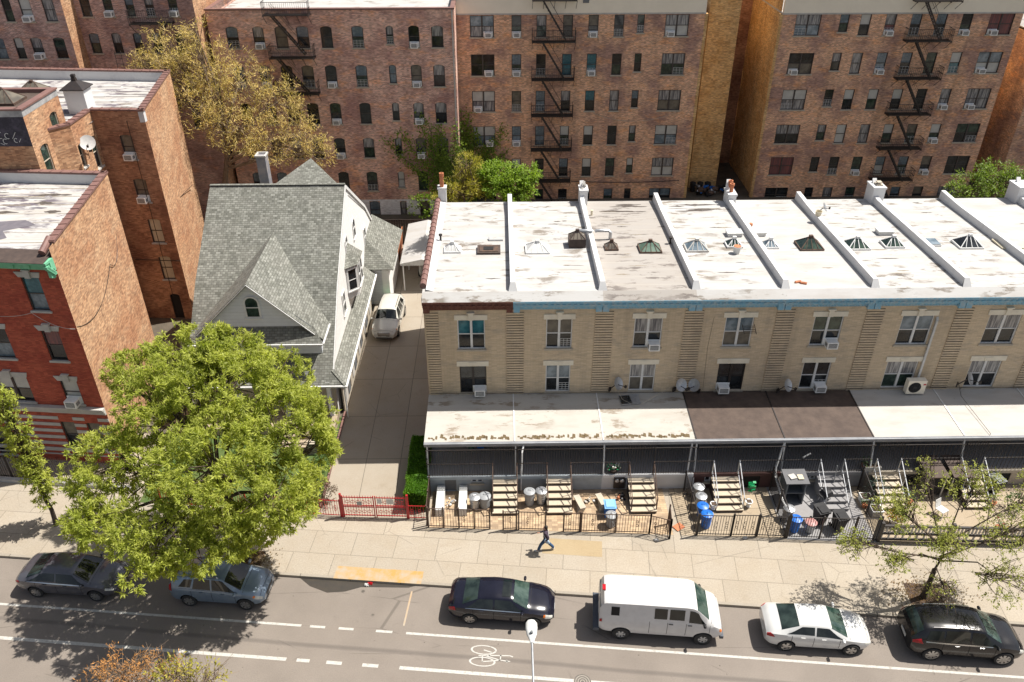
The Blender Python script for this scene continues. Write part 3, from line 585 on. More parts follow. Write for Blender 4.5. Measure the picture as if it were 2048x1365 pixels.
b.build('stone_band', STW, TC)
b = MB(); FC.box(b, 0, LC+.02, 12.25, 12.38, 0, .12); FC.box(b, 0, LC+.02, 12.38, 12.75, 0, .3); FC.box(b, 0, LC+.02, 12.75, 12.86, 0, .62)
for k in range(0, 26): FC.box(b, LC-.5-k*.8, LC-.22-k*.8, 12.4, 12.75, .3, .36)
for u in (LC-.16, LC-7, LC-14):
    FC.box(b, u, u+.14, 12.0, 12.75, .1, .42); FC.box(b, u+.02, u+.12, 11.9, 12.05, .1, .25)
for k in range(10): a = k/9*4.2; FC.box(b, LC-.12, LC+.06, 12.12+.055*k-.05, 12.17+.055*k+.02, .12+.045*k-.04, .2+.045*k+.04)
b.build('cornice', VERD, TC)
b = MB(); b.slab([FC.pt(0, 12.87, .66), FC.pt(LC-.05, 12.87, .66), FC.pt(LC-.15, 13.0, -.5), FC.pt(0, 13.0, -.5)], .02); b.build('cornice_top', DKB, TC)
b = MB(); wall(b, Face(pB, pR), .1, 13.35); wall(b, Face(pR, pRL), .1, 13.35); b.build('side_wall', BO, TC)
b = MB(); b.face([(-42, 36.1, 12.75), (-21.2, 34.3, 12.75), (-22.3, 43.3, 12.75), (-42, 45, 12.75)]); b.build('roof', RT, TC)
parapet(TC, [(-21.02, 34.6), pR, pRL], 13.35)
b = MB(); b.tube([(-21.35, 34.0, 13.1), (-21.3, 34.9, 13.45)], .17, 10); b.build('coping_end', COP, TC)
ac(FC, HC[2][0]+.45, 4.2, 'white air conditioner on the red front with pale stone lintels', 1.05)
# T: rear wing with light shaft
TT = thing('brick_tenement_wing', 'tall narrow brick tenement wing with tar-streaked white roof left of gabled house', 'apartment building', (-28, 52, 0))
FT = Face((-25.2, 49.7), (-21.9, 49.5)); Fr = Face((-21.9, 49.5), (-23.4, 58.8)); Fn = Face((-25.2, 46.92), (-25.2, 49.7)); Fk = Face((-23.4, 58.8), (-37, 60)); Fm = Face((-26.0, 45.95), (-25.2, 46.92))
hT = [(1.25, 2.2, 12.0, 13.45), (1.55, 2.45, 8.05, 9.35), (1.55, 2.5, 5.3, 6.6), (1.55, 2.5, 2.55, 3.85)]
hT = [(1.4, 2.2, 11.9, 13.5), (1.5, 2.35, 9.0, 10.6), (1.75, 2.6, 6.05, 7.8), (1.8, 2.65, 3.25, 5.05), (1.9, 2.6, .1, 2.1)]
hN = [(.15, .65, 12.3, 13.7), (1.75, 2.5, 11.6, 13.6), (.15, .65, 9.2, 10.7), (1.75, 2.5, 8.7, 10.5)]
b = MB(); wall(b, FT, .1, 15, hT, arch=.12); b.build('front_wall', BT, TT)
b = MB(); wall(b, Fr, .1, 15); b.build('side_wall', BO, TT)
b = MB(); wall(b, Fn, .1, 15, hN, arch=.1); wall(b, Fm, .1, 15); b.build('court_wall', BO, TT); b = MB(); wall(b, Fk, .1, 15); b.build('rear_wall', BO, TT)
for h in hT[:4]: window(TT, FT, *h, 1, DKB, PLY if h[3] < 9 else G_T2, PLY if h[3] < 9 else G_T2, STW)
for h in hN: window(TT, Fn, *h, 1, STONE, G_G, G_D, STW)
b = MB(); FT.box(b, 1.9, 2.6, .1, 2.1, -.16, -.12); b.build('door', DKIN, TT)
b = MB(); b.face([(-25.1, 49.9, 14.35), (-22.1, 49.7, 14.35), (-23.6, 58.6, 14.35), (-40, 60, 14.35), (-40, 46.9, 14.35), (-25.4, 46.9, 14.35)]); b.build('roof', RT, TT)
parapet(TT, [(-26.0, 45.95), (-25.2, 46.92), (-25.2, 49.7), (-21.9, 49.5), (-23.4, 58.8), (-40, 60.3)], 15)
b = MB(); b.bar((-23, 49.44, 14.4), (-23, 49.44, 2), .03); b.tube([(-22.1, 50.2, 7.8), (-22.4, 52, 7.9), (-22.9, 57, 7.2)], .02, 5); b.bar((-25, 49.6, 4.8), (-21.9, 49.42, 4.75), .04); b.build('pipe', IRON, TT)
ac(FT, 1.8, 11.9, 'white air conditioner high in the dark shaft wall, topmost of two'); ac(FT, 1.92, 9.0, 'white air conditioner in the dark shaft wall, lower of two')
# E: stair tower with mural and skylight
TE = thing('brick_stair_tower', 'orange brick stair tower with skylight and dark painted mural at left edge', 'stair tower', (-30, 47, 0))
Fe = Face((-26.0, 43.95), (-26.0, 48.1)); Ff = Face((-40, 43.95), (-26.0, 43.95)); hE = [(2.55, 3.4, 13.9, 15.75), (.6, 1.5, 12.6, 14.5)]
b = MB(); wall(b, Fe, .1, 16.4, hE, arch=.13); wall(b, Face((-26.0, 48.1), (-40, 48.1)), .1, 16.4); wall(b, Ff, .1, 14.75); b.build('wall', BO, TE)
for h in hE: window(TE, Fe, *h, 1, STONE, G_G, G_G, STONE)
MUR = NT('mural_paint'); f = MUR.ramp(MUR.noise('UV', 2.2, 6, .7), .45, .7); MUR = MUR.done(MUR.mix(f, c4((.02, .018, .03)), c4((.07, .06, .09))), .7)
b = MB(); wall(b, Ff, 14.75, 16.4); b.build('mural', MUR, TE)
b = MB()
for (u, z, r) in ((12.4, 15.4, .16), (12.8, 15.35, .13), (12.6, 15.05, .12), (12.1, 15.1, .15), (13.2, 15.1, .1)):
    pts = [Ff.pt(u+r*cos(a), z+r*1.2*sin(a), .02) for a in np.linspace(.8, 5.2, 9)]; b.tube(pts, .018, 4)
for (u0, z0, u1, z1) in ((13.05, 15.2, 13.3, 15.55), (11.9, 15.5, 12.05, 14.9), (12.3, 14.95, 12.5, 14.85), (13.35, 15.0, 13.5, 15.2)): b.bar(Ff.pt(u0, z0, .02), Ff.pt(u1, z1, .02), .03, .02)
b.build('mural_scrawl', PLW, TE)
b = MB(); Fe.box(b, 0, Fe.L, 16.4, 16.75, -.3, .012); Ff.box(b, 0, Ff.L-.3, 16.4, 16.75, -.3, .012); b.build('parapet', pm('grey_render', (.42, .42, .42), (.25, .25, .25), 2, .9), TE)
b = MB(); b.box(-40, -26.31, 44.27, 47.8, 16.45, 16.61); b.build('roof', AWB, TE)
b = MB(); Fe.box(b, -.05, Fe.L+.05, 16.75, 16.84, -.36, .06); Ff.box(b, 0, Ff.L-.3, 16.75, 16.84, -.36, .06); b.box(-40, -26.36, 47.8, 48.15, 16.62, 16.84); b.build('coping', COP, TE)
def pyramid_light(name, x, y, z, w, d, hh, fm, gm, label, group, curb=.14, flat=False, rz=0):
    T = thing(name, label, 'skylight', (x, y, z), rz, group)
    b = MB(); b.box(-w/2, w/2, -d/2, d/2, 0, curb); b.build('kerb', fm, T, local=True)
    g = MB(); f = MB(); c = [(-w/2+.05, -d/2+.05, curb), (w/2-.05, -d/2+.05, curb), (w/2-.05, d/2-.05, curb), (-w/2+.05, d/2-.05, curb)]
    if flat: g.box(-w/2+.04, w/2-.04, -d/2+.04, d/2-.04, curb, curb+.05)
    else:
        rr = max(0, (w-d)/2); t = [(-rr, 0, curb+hh), (rr, 0, curb+hh)]
        g.face([c[0], c[1], t[1], t[0]]); g.face([c[2], c[3], t[0], t[1]]); g.face([c[1], c[2], t[1]]); g.face([c[3], c[0], t[0]])
        for p, q in ((c[0], t[0]), (c[1], t[1]), (c[2], t[1]), (c[3], t[0]), (t[0], (rr+.001, 0, curb+hh))): f.bar(p, q, .045, .045)
        for k in range(-1, 2): f.bar((k*w/4, -d/2+.05, curb+.01), (k*w/9, 0, curb+hh), .03); f.bar((k*w/4, d/2-.05, curb+.01), (k*w/9, 0, curb+hh), .03)
        f.box(-.1, .1, -.08, .08, curb+hh-.03, curb+hh+.1)
    g.build('glazing', gm, T, local=True)
    if f.v: f.build('glazing_bar', fm, T, local=True)
    return T
pyramid_light('skylight', -28.0, 46.0, 16.61, 1.9, 1.5, .6, RUST, G_T2, 'rusty ridged skylight on the stair tower roof at left edge', None)
pyramid_light('skylight', -31.0, 54.6, 14.35, 1.9, 1.5, .6, RUST, G_T2, 'rusty ridged skylight on the tar-streaked tenement roof', None, .5)
VT = thing('roof_vent_shaft', 'white rendered roof shaft with dark metal hood on tenement roof', 'roof vent', (-26.6, 51.6, 14.35))
b = MB(); b.box(-.62, .62, -.55, .55, 0, 1.5); b.build('shaft', WHTR, VT, local=True)
b = MB(); b.lathe([(1.05, 0), (1.05, .05), (.25, .45), (.2, .45), (.14, .7), (.18, .75), (.14, .85), (0, .88)], (0, 0, 1.5), 4, M=Matrix.Rotation(pi/4, 4, 'Z')); b.build('hood', IRON, VT, local=True)
b = MB()
for x in (-.22, .22): b.bar((x, 0, 0), (x, .1, 1.9), .03)
for k in range(5): b.bar((-.22, .02*k, .3+k*.35), (.22, .02*k, .3+k*.35), .025)
tag(b.build('roof_ladder', IRON, loc=(-27.0, 59.3, 14.4)), 'short black ladder leaning on rear parapet of the tenement roof', 'ladder')

def streaks(T, n, x0, x1, y0, y1, zf, mats, lmin, lmax, wmin, wmax, name='tar_patch'):
    b = MB()
    for k in range(n):
        L = random.uniform(lmin, lmax); w = random.uniform(wmin, wmax); x = random.uniform(x0+.2, max(x0+.25, x1-L-.2)); y = random.uniform(y0, y1); m_ = random.randrange(len(mats)); N = 7
        up = [(x+L*i/N, y+w*(.3+.7*random.random())*sin(pi*(i+.4)/(N+.8))) for i in range(N+1)]; lo = [(x+L*i/N, y-w*(.3+.7*random.random())*sin(pi*(i+.4)/(N+.8))) for i in range(N+1)]
        for i in range(N): b.face([(q[0], q[1], zf(q[1])+.005+.0004*(k % 9)) for q in (lo[i], lo[i+1], up[i+1], up[i])], m_)
    tag(b.build(name, mats, T), kind='stuff')
TAR = pm('tar_dark', (.055, .045, .04), (.11, .09, .075), 7, .9); TARL = pm('tar_brown', (.22, .18, .13), (.30, .26, .2), 7, .9); TARV = pm('wet_tar_purple', (.13, .12, .14), (.18, .165, .18), 3, .45)
b = MB()
for k in range(9):
    y = 47.6+k*1.2; x = -39.5; xe = -22.6-(y-50)*.16 if y > 50 else -25.7
    while x < xe: L = random.uniform(.8, 2.4); b.box(x, min(x+L-.02, xe), y+random.uniform(-.03, .03), y+random.uniform(.05, .1), 14.352, 14.358); x += L*random.choice([1, 1, 1.1])
b.build('roof_seam', TAR, TT); streaks(TT, 26, -36, -23.5, 50, 58, lambda y: 14.35, [TAR, TARL, TARV], .6, 2.6, .06, .22)
b = MB()
for k in range(7):
    y = 35.8+k*1.15; x = -39.5
    while x < -22.2: L = random.uniform(1, 3); b.box(x, min(x+L, -22.1), y+random.uniform(-.03, .03), y+random.uniform(.04, .08), 12.752, 12.758); x += L*random.choice([1, 1, 1.15])
b.build('roof_seam', TARL, TC); streaks(TC, 22, -34, -22.4, 37, 42.5, lambda y: 12.75, [TAR, TARL, TARV], .8, 3, .08, .3)
P = [(-29.5, 35.9), (-25.2, 35.7), (-24.3, 36.4), (-24.9, 37.2), (-23.6, 37.9), (-24.4, 38.5), (-26.6, 38.2), (-27.2, 39.0), (-29.6, 38.9)]; b = MB(); b.face([(x, y, 12.761) for x, y in P]); b.build('ponding_stain', TARV, TC)

# ------------------------------------------------------------- the terrace of row houses
RBND = [-4.05, .57, 5.15, 9.93, 14.51, 19.13, 23.85, 28.5, 33.1, 37.8]
YF, YBK = 35.7, 48.3
def zr(y): return 9.8-.5*(y-35.8)/12.5
PIL = [(-3.97, -3.30), (.21, 1.14), (4.84, 5.80), (9.49, 10.48), (14.27, 15.23), (18.96, 19.90), (23.64, 24.56), (28.3, 29.2), (32.9, 33.8)]
UPW = [(-2.34, -.90), (2.30, 3.67), (6.91, 8.39), (11.67, 13.16), (16.32, 17.86), (20.93, 22.62), (25.51, 27.23), (30.2, 31.8), (34.9, 36.4)]
LOW = [(-2.32, -.88), (2.33, 3.67), (6.90, 8.29), (11.70, 13.16), (16.30, 17.82), (20.86, 22.56), (25.45, 27.12), (30.2, 31.8), (34.9, 36.4)]
STEP = [(-.59, .72), (2.21, 3.50), (6.48, 7.82), (10.85, 12.25), (16.4, 17.7), (19.33, 20.65), (23.76, 25.0), (28.9, 30.2), (33.5, 34.8)]
HL = ['end row house with brown cornice and white porch roof beside the driveway', 'second row house from driveway, blue cornice, white porch roof, single wall beside', 'third row house from driveway, worn grey roof and panel on white porch roof', 'fourth row house from driveway, first of two with brown porch roof', 'fifth row house from driveway, second of two with brown porch roof', 'sixth row house from driveway, white drainpipe and big condenser on front', 'seventh row house from driveway, bright white porch roof behind the sidewalk tree', 'eighth row house from driveway, plywood sheet on roof, cut by right edge', 'ninth row house from driveway, only its rear roof corner in view']
GT = {0: [(G_T, G_D), (G_D, G_D)], 1: [(G_T2, G_D), (G_B, G_D)], 2: [(G_C, G_D), (G_C, G_T2)], 3: [(G_B, G_T2), (G_D, G_D)], 4: [(G_G, G_D), (G_D, G_D)], 5: [(G_B, G_D), (G_C, G_G)], 6: [(G_C, G_D), (G_C, G_D)]}
ROOFM = [RW, RW, RWd, RW, RWc, RW, RW, RWc, RW]; PORM = [AWW, AWW, AWW, AWB, AWB, AWW2, AWW2, AWW2, AWW2]
BASM = [GREYR, GREYR, WHTR, BROWNR, YG, STONE, STONE, STONE, STONE]
ZP = 1.22; YPF = 31.45; YAW = 31.95
ROWS = []
TRD = concrete('tread_concrete', (.50, .43, .33), None, 1, 0, .4)
FAS = pm('fascia_grey', (.34, .35, .37), (.26, .27, .29), 2, .5)
PWG = pm('porch_paint_grey', (.16, .165, .175), (.12, .12, .13), 1.5, .8); PWD = pm('porch_shade_dark', (.035, .035, .045), (.05, .045, .05), 1.5, .8)  # PWD: deep shade under the porch roofs put into the wall colour
for i in range(9):
    x0, x1 = RBND[i], RBND[i+1]
    T = thing('row_house', HL[i], 'house', ((x0+x1)/2, YF, .1), 0, 'row houses in the terrace'); ROWS.append(T)
    F = Face((x0, YF), (x1, YF)); a, c = UPW[i]; e, f = LOW[i]
    hs = [(a-x0, c-x0, 6.36, 8.2), (e-x0, f-x0, 3.5, 5.3), (x0+.55-x0, x0+1.75-x0, ZP+.6, 3.0), (x1-1.75-x0, x1-.85-x0, ZP, 3.1)]
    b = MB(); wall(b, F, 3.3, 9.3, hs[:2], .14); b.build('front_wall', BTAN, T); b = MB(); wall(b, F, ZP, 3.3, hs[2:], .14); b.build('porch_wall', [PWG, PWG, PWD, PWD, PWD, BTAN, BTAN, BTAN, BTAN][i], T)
    b = MB(); wall(b, Face((x1, YBK), (x0, YBK)), .1, 9.3); wall(b, Face((x0, YBK), (x0, YF)), .1, 9.3) if i == 0 else None; b.build('side_wall', BT if i == 0 else BTAN, T)
    b = MB(); n = 12
    for k in range(n):
        y0 = 35.35+(YBK+.1-35.35)*k/n; y1 = 35.35+(YBK+.1-35.35)*(k+1)/n; z0, z1 = (9.5 if k == 0 else zr(y0)), zr(y1)
        if k == 0: b.face([(x0, 35.3, 9.48), (x1, 35.3, 9.48), (x1, 35.8, 9.8), (x0, 35.8, 9.8)]); b.face([(x0, 35.8, 9.8), (x1, 35.8, 9.8), (x1, y1, z1), (x0, y1, z1)])
        else: b.face([(x0, y0, z0), (x1, y0, z0), (x1, y1, z1), (x0, y1, z1)])
    b.face([(x1, YBK+.1, zr(YBK)), (x1, YBK+.1, 9.0), (x0, YBK+.1, 9.0), (x0, YBK+.1, zr(YBK))]); b.build('roof', ROOFM[i], T)
    cm = BRC if i == 0 else BLUEC; b = MB(); F.box(b, 0, F.L, 9.34, 9.47, 0, .42); F.box(b, 0, F.L, 9.14, 9.34, 0, .34); F.box(b, 0, F.L, 8.98, 9.14, 0, .22)
    F.box(b, 0, F.L, 8.84, 8.9, 0, .10)
    for k in range(int(F.L/.155)): F.box(b, .03+k*.155, .11+k*.155, 8.9, 8.98, 0, .19)
    k = 0
    for u in np.arange(.1, F.L-.1, .3): b.tube([F.pt(u, 9.24, .345), F.pt(u+.16, 9.24, .345)], .05, 6)
    for u in (0.02, F.L-.34): F.box(b, u, u+.32, 8.78, 9.15, 0, .30)
    b.build('cornice', cm, T)
    p0, p1 = PIL[i]; b = MB(); z = 8.62
    while z > 3.45: F.box(b, p0-x0, p1-x0, z-.108, z, -.01, .05); z -= .16
    b.build('pilaster', BTAN, T); b = MB(); F.box(b, p0-x0+.01, p1-x0-.01, 3.4, 8.63, -.02, .012); b.build('pilaster_joint', DKB, T)
    if i in (3, 4): pass
    for (u0, u1, z0, z1), (pa, pb), nm in zip(hs[:2], GT.get(i, [(G_D, G_D)]*2), (0, 1)):
        w = window(T, F, u0, u1, z0, z1, 2, IRON if (i, nm) in ((0, 1), (3, 1)) else WHT, pa, pb, STONE, guard=(2 if (i, nm) in ((1, 0), (1, 1), (4, 1)) else False))
        b = MB(); F.box(b, u0-.14, u1+.14, z1, z1+.3, 0, .05); b.box(*(lambda m: (m-.13, m+.13))((u0+u1)/2+x0), YF-.12, YF-.05, z1+.02, z1+.42) if nm == 0 else b.box(*(lambda m: (m-.22, m+.22))((u0+u1)/2+x0), YF-.075, YF-.05, z1+.06, z1+.24)
        if nm == 0: b.box((u0+u1)/2+x0-.2, (u0+u1)/2+x0+.2, YF-.16, YF-.0, z1+.42, z1+.48)
        b.build('lintel', LINT, T)
    window(T, F, *hs[2], 2, IRON, G_D, G_D, STONE); b = MB(); F.box(b, *hs[3], -.13, -.08); F.box(b, hs[3][0]+.1, hs[3][1]-.1, hs[3][2]+.9, hs[3][3]-.2, -.081, -.07); b.build('door', [TARP, DKB, TARP, DKB, TARP, DKB, DKB, DKB, DKB][i], T)
    # porch roof
    zb = 3.42; zf = 3.16; b = MB(); g = .03
    b.slab([(x0+g if i else x0-.02, YAW, zf), (x1-g, YAW, zf), (x1-g, YF-.002, zb), (x0+g if i else x0-.02, YF-.002, zb)], .1); T_ = b.build('porch_roof', PORM[i], T)
    b = MB(); b.box(x0 if i else x0-.03, x1, YAW-.05, YAW, zf-.30, zf-.005); b.box(x0 if i else x0-.03, x1, YAW-.14, YAW-.05, zf-.16, zf-.03)
    b.build('gutter', FAS, T)
    b = MB(); b.box(x1-g+.001, x1+g-.001, YAW, YF, zf-.08, zf+.0); b.slab([(x1-g, YAW, zf+.03), (x1+g, YAW, zf+.03), (x1+g, YF-.01, zb+.03), (x1-g, YF-.01, zb+.03)], .03); b.build('porch_roof_seam', IRON if i in (2, 3, 4) else WHT, T)
    # porch floor and basement wall
    b = MB(); b.box(x0, x1-.004, YPF, YF, ZP-.18, ZP); b.build('porch_floor', YG, T)
    Fb = Face((x0, YPF+.1), (x1, YPF+.1)); hb = []
    sx0, sx1 = STEP[i]
    if i == 0: hb = [(.95, 1.55, .13, .98), (2.35, 2.95, .66, .94)]
    elif i == 2: hb = [(.65, 1.3, .13, .95)]
    elif i == 3: hb = [(1.0-.35, 1.3, .55, .9), (2.7, 3.6, .13, .98)]
    elif i == 4: hb = [(1.4, 1.95, .6, .85)]
    elif i >= 5: hb = [(2.1, 3.0, .13, 1.0)]
    b = MB(); wall(b, Fb, .1, ZP-.18, hb, .12); b.box(x0, x1-.004, YPF-.04, YPF+.1, ZP-.18, ZP+.02); b.build('basement_wall', BASM[i], T)
    for h in hb:
        if h[2] < .2: b = MB(); Fb.box(b, *h, -.11, -.06); b.build('basement_door', GREYD if i < 3 else DKIN, T)
        else: window(T, Fb, *h, 2, WHT, G_D, G_D, STONE, rail=False)
    # stairs
    b = MB(); n = 5; zt = ZP-.17; yb = YPF-1.72
    for k in range(n):
        z = .13+(zt-.13)*(k+1)/n; y0 = yb+(YPF-yb)*k/n; y1 = yb+(YPF-yb)*(k+1)/n
        b.box(sx0, sx1, y0-.03, y1, z-.05, z)
    b.build('stair_tread', TRD if i != 4 else YG, T)
    b = MB()
    for k in range(n):
        z = .13+(zt-.13)*(k+1)/n; y0 = yb+(YPF-yb)*k/n; y1 = yb+(YPF-yb)*(k+1)/n
        b.box(sx0+.02, sx1-.02, y0, y1-.001, .11, z-.05)
    b.build('stair_riser', DKB if i != 4 else YG, T)
    for xx in (sx0+.03, sx1-.03):
        b = MB(); b.bar((xx, YPF-.02, ZP), (xx, YPF-.02, ZP+.92), .05); b.bar((xx, yb+.1, .13), (xx, yb+.1, 1.05), .05); b.bar((xx, yb+.1, 1.03), (xx, YPF-.02, ZP+.9), .04); b.bar((xx, yb+.1, .45), (xx, YPF-.02, ZP+.25), .03)
        b.bar((xx, (yb+YPF)/2, .6), (xx, (yb+YPF)/2, 1.6), .03)
        b.build('stair_rail', GALV if i > 2 else RUST, T)
    # porch railing, posts and security bars
    b = MB(); full = True; top = 3.0 if full else ZP+.85; yq = YPF+.03
    for q0, q1 in ((x0+.08, sx0), (sx1, x1-.02)):
        if q1-q0 < .15: continue
        b.bar((q0, yq, ZP+.85), (q1, yq, ZP+.85), .035); b.bar((q0, yq, ZP+.1), (q1, yq, ZP+.1), .03)
        if full: b.bar((q0, yq, top), (q1, yq, top), .035)
        for u in np.arange(q0, q1, .13 if i < 5 else .2): b.bar((u, yq, ZP+.04), (u, yq, top), .018)
    if full:
        b.bar((sx0, yq, top), (sx1, yq, top), .035)
        for u in np.arange(sx0, sx1, .13): b.bar((u, yq+.02, ZP+.04), (u, yq+.02, 3.2), .018)
    b.build('porch_railing', IRON, T)
    for xx in ([x0+.12] if i == 0 else [x0+.06]):
        b = MB(); lean = .0; b.bar((xx, YPF+.02 if i else YPF-.0, .2 if i in (0, 1, 3, 4) else ZP), (xx, YAW+.02, zf-.1), .075); b.build('porch_post', WHT, T)
    if i == 0:
        b = MB()
        for k in range(30): u = YPF+.1+k*.14; b.bar((x0+.1, u, ZP), (x0+.1, u, 2.2 if u < 35.4 else ZP+.1), .018)
        b.bar((x0+.1, YPF, 2.2), (x0+.1, 35.5, 2.2), .03); b.build('porch_railing', IRON, T)
    # party wall on the right hand side
    w = .13; b = MB()
    prof = []
    for y in np.linspace(36.05, YBK+.12, 30):
        h = .42
        if (i % 2 == 1): h += 1.0*max(0, 1-(YBK+.12-y)/1.2)**2.0
        prof.append((y, zr(y)+h+(.0 if i % 2 else .12*max(0, (y-46)/2.3))))
    def wv(y): return w
    for (y0, z0), (y1, z1) in zip(prof, prof[1:]):
        for sgn in (-1, 1): b.face([(x1+sgn*(w+.02), y0, zr(y0)-.05), (x1+sgn*(w+.02), y1, zr(y1)-.05), (x1+sgn*w, y1, z1), (x1+sgn*w, y0, z0)][::sgn])
        b.face([(x1-w, y0, z0), (x1+w, y0, z0), (x1+w, y1, z1), (x1-w, y1, z1)])
    y0, z0 = prof[0]; b.face([(x1-w, y0, zr(y0)-.05), (x1+w, y0, zr(y0)-.05), (x1+w, y0, z0), (x1-w, y0, z0)]); b.face([(x1-w-.1, y0-.25, zr(y0)+.0), (x1+w+.1, y0-.25, zr(y0)+.0), (x1+w, y0, z0), (x1-w, y0, z0)])
    y1, z1 = prof[-1]; b.face([(x1+w, y1, zr(y1)-.6), (x1-w, y1, zr(y1)-.6), (x1-w, y1, z1), (x1+w, y1, z1)])
    b.build('party_wall', WHTR, T)
    streaks(T, (10, 20, 16, 22, 5, 14, 9, 5, 3)[i], x0+.3, x1-.3, 36.4, YBK-.3, zr, [TAR, TARL, TARL], .25, 1.3, .02, .09)
    if i in (2, 3): streaks(T, 6, x0+.4, x1-.4, 46.4, 47.9, zr, [TAR], .9, 2.8, .06, .2, 'tar_patch')
# left-hand edge of the end house: terracotta coping
T = ROWS[0]; b = MB()
for k in range(21):
    y = 36.2+k*.58; z = zr(y)+.16; b.tube([(-4.03, y, z), (-4.03, y+.53, z-.02)], .17, 9); b.tube([(-4.03, y+.5, z), (-4.03, y+.56, z)], .19, 9)
b.build('coping', COP, T)
b = MB(); b.box(-4.12, -3.86, 35.8, 48.35, 9.0, 9.4); b.slab([(-3.86, 35.9, 9.9), (-3.5, 35.9, 9.82), (-3.5, 48.3, 9.32), (-3.86, 48.3, 9.4)], .02); b.build('parapet', WHTR, T)
def chimney(i, x, y, z0, z1, w, d, pots, pm_=TERR):
    T = ROWS[i]; b = MB(); b.box(x-w/2, x+w/2, y-d/2, y+d/2, z0, z1); b.box(x-w/2-.04, x+w/2+.04, y-d/2-.04, y+d/2+.04, z1-.1, z1+.02); o = b.build('chimney', WHTR, T)
    for px_, py_, h in pots: b = MB(); b.lathe([(.12, 0), (.12, h*.7), (.15, h*.75), (.15, h), (.09, h), (.08, h*.6)], (x+px_, y+py_, z1+.02), 12); b.build('chimney_pot', pm_, o, smooth=True)
chimney(0, -3.75, 48.7, 8.9, 10.25, .5, .5, [(0, 0, .9)])
b = MB(); b.box(-3.88, -3.66, 48.55, 48.85, 10.25, 11.0); b.build('chimney_flue', TERR, ROWS[0])
chimney(1, 5.25, 48.2, 9.0, 10.3, .5, .9, []); b = MB(); b.bar((5.15, 47.9, 10.3), (5.3, 48.3, 10.7), .12); b.bar((5.4, 48.4, 10.3), (5.3, 48.0, 10.65), .1); b.build('chimney_cap', STW, ROWS[1])
chimney(3, 14.6, 47.9, 9.0, 10.1, .5, 1.1, [(0, -.1, .55), (.0, .3, .6)]); chimney(5, 23.95, 48.1, 9.0, 10.4, .75, 1.1, [])
b = MB(); b.box(23.8, 24.2, 47.8, 48.3, 10.42, 10.5); b.box(23.85, 24.15, 47.85, 48.2, 10.58, 10.64); b.bar((24, 48, 10.5), (24, 48, 10.6), .08); b.build('chimney_cap', STONE, ROWS[5])
chimney(7, 33.2, 48.0, 9.0, 10.4, .9, 1.2, [])
# cellar cheeks of the end house
for xx in (-3.28, -2.12):
    b = MB(); P = [(xx-.22, 29.7, .13), (xx+.22, 29.7, .13), (xx+.22, 31.3, .13), (xx-.22, 31.3, .13)]; t = [(xx-.22, 29.75, .55), (xx+.22, 29.75, .55), (xx+.2, 31.45, .62), (xx-.2, 31.45, .62)]
    b.face(t); [b.face([P[k], P[(k+1) % 4], t[(k+1) % 4], t[k]]) for k in range(4)]; b.build('cellar_wall', PLW, ROWS[0])
# skylights and roof clutter
G_GRN = glass('glass_pale_green', (.10, .17, .13), (.18, .25, .2))
sk = [(-2.74, 40.9, .95, .8, .38, WHT, PLW, 'small all-white ridged skylight near end house coping'), (2.03, 40.86, 1.35, 1.1, .42, WHT, PLW, 'larger all-white ridged skylight on second row house roof'), (6.21, 41.03, .75, .75, .35, RUST, G_T2, 'small rusty skylight on the worn grey row house roof'), (8.35, 40.8, 1.25, 1.1, .42, RUST, G_GRN, 'green glazed ridged skylight on the worn grey roof'), (10.98, 40.87, 1.25, 1.05, .42, STW, G_B, 'grey ridged skylight left of the bucket on fourth house roof'), (13.2, 41.25, .9, .8, .35, WHT, G_G, 'small skylight behind bucket on fourth house roof'), (15.23, 41.1, .85, .8, .35, WHT, G_B, 'small white framed skylight on clean fifth house roof'), (17.43, 41.0, 1.35, 1.2, .5, RUST, G_G, 'large rusty brown framed skylight on clean fifth house roof'), (20.08, 40.95, 1.3, 1.1, .45, WHT, G_G, 'larger white framed skylight on sixth house roof'), (22.2, 41.1, 1.1, .95, .42, WHT, G_G, 'smaller white framed skylight on sixth house roof near party wall'), (26.45, 41.0, 1.35, 1.15, .5, WHT, G_D, 'steep white and dark skylight on seventh house roof')]
for x, y, w, d, hh, fm, gm, lab in sk: pyramid_light('skylight', x, y, zr(y), w, d, hh, fm, gm, lab, 'skylights on the row house roofs', .12)
pyramid_light('skylight', 24.4, 41.25, zr(41.25), 1.0, .85, 0, WHT, G_B, 'flat pale blue skylight on seventh house roof', 'skylights on the row house roofs', .12, True)
pyramid_light('skylight', 4.3, 41.5, zr(41.5), .95, .85, .35, DKB, G_T2, 'raised dark framed skylight box against second party wall', 'skylights on the row house roofs', .55)
T = thing('roof_hatch', 'flat rusty roof hatch with dark hole on end house roof', 'roof hatch', (-.7, 40.8, zr(40.8))); b = MB(); b.box(-.65, .65, -.5, .5, 0, .14); b.build('hatch_kerb', DKB, T, local=True); b = MB(); b.box(-.52, .52, -.38, .38, .14, .17); b.box(-.3, .25, -.22, .22, .17, .19, 1); b.build('hatch_lid', [RUST, DKIN], T, local=True)  # hole's darkness put into a near-black block on the lid
b = MB(); b.box(-.85, .85, -.6, .6, .02, .1); tag(b.build('plywood_sheet', PLY, loc=(29.0, 41.0, zr(41))), 'pale plywood sheet lying over an opening at right edge of roofs', 'plywood sheet')
for x, y, lab in ((13.6, 42.75, 'flat white curb cap left of the third party wall with terracotta pot'), (14.98, 42.8, 'small flat white cap on clean roof beside the party wall'), (22.45, 42.8, 'flat white curb cap on sixth house roof beside party wall')):
    b = MB(); b.box(-.42, .42, -.3, .3, 0, .2); b.box(-.46, .46, -.34, .34, .2, .25); tag(b.build('roof_curb_box', PLW, loc=(x, y, zr(y))), lab, 'roof cap', 'flat white roof caps')
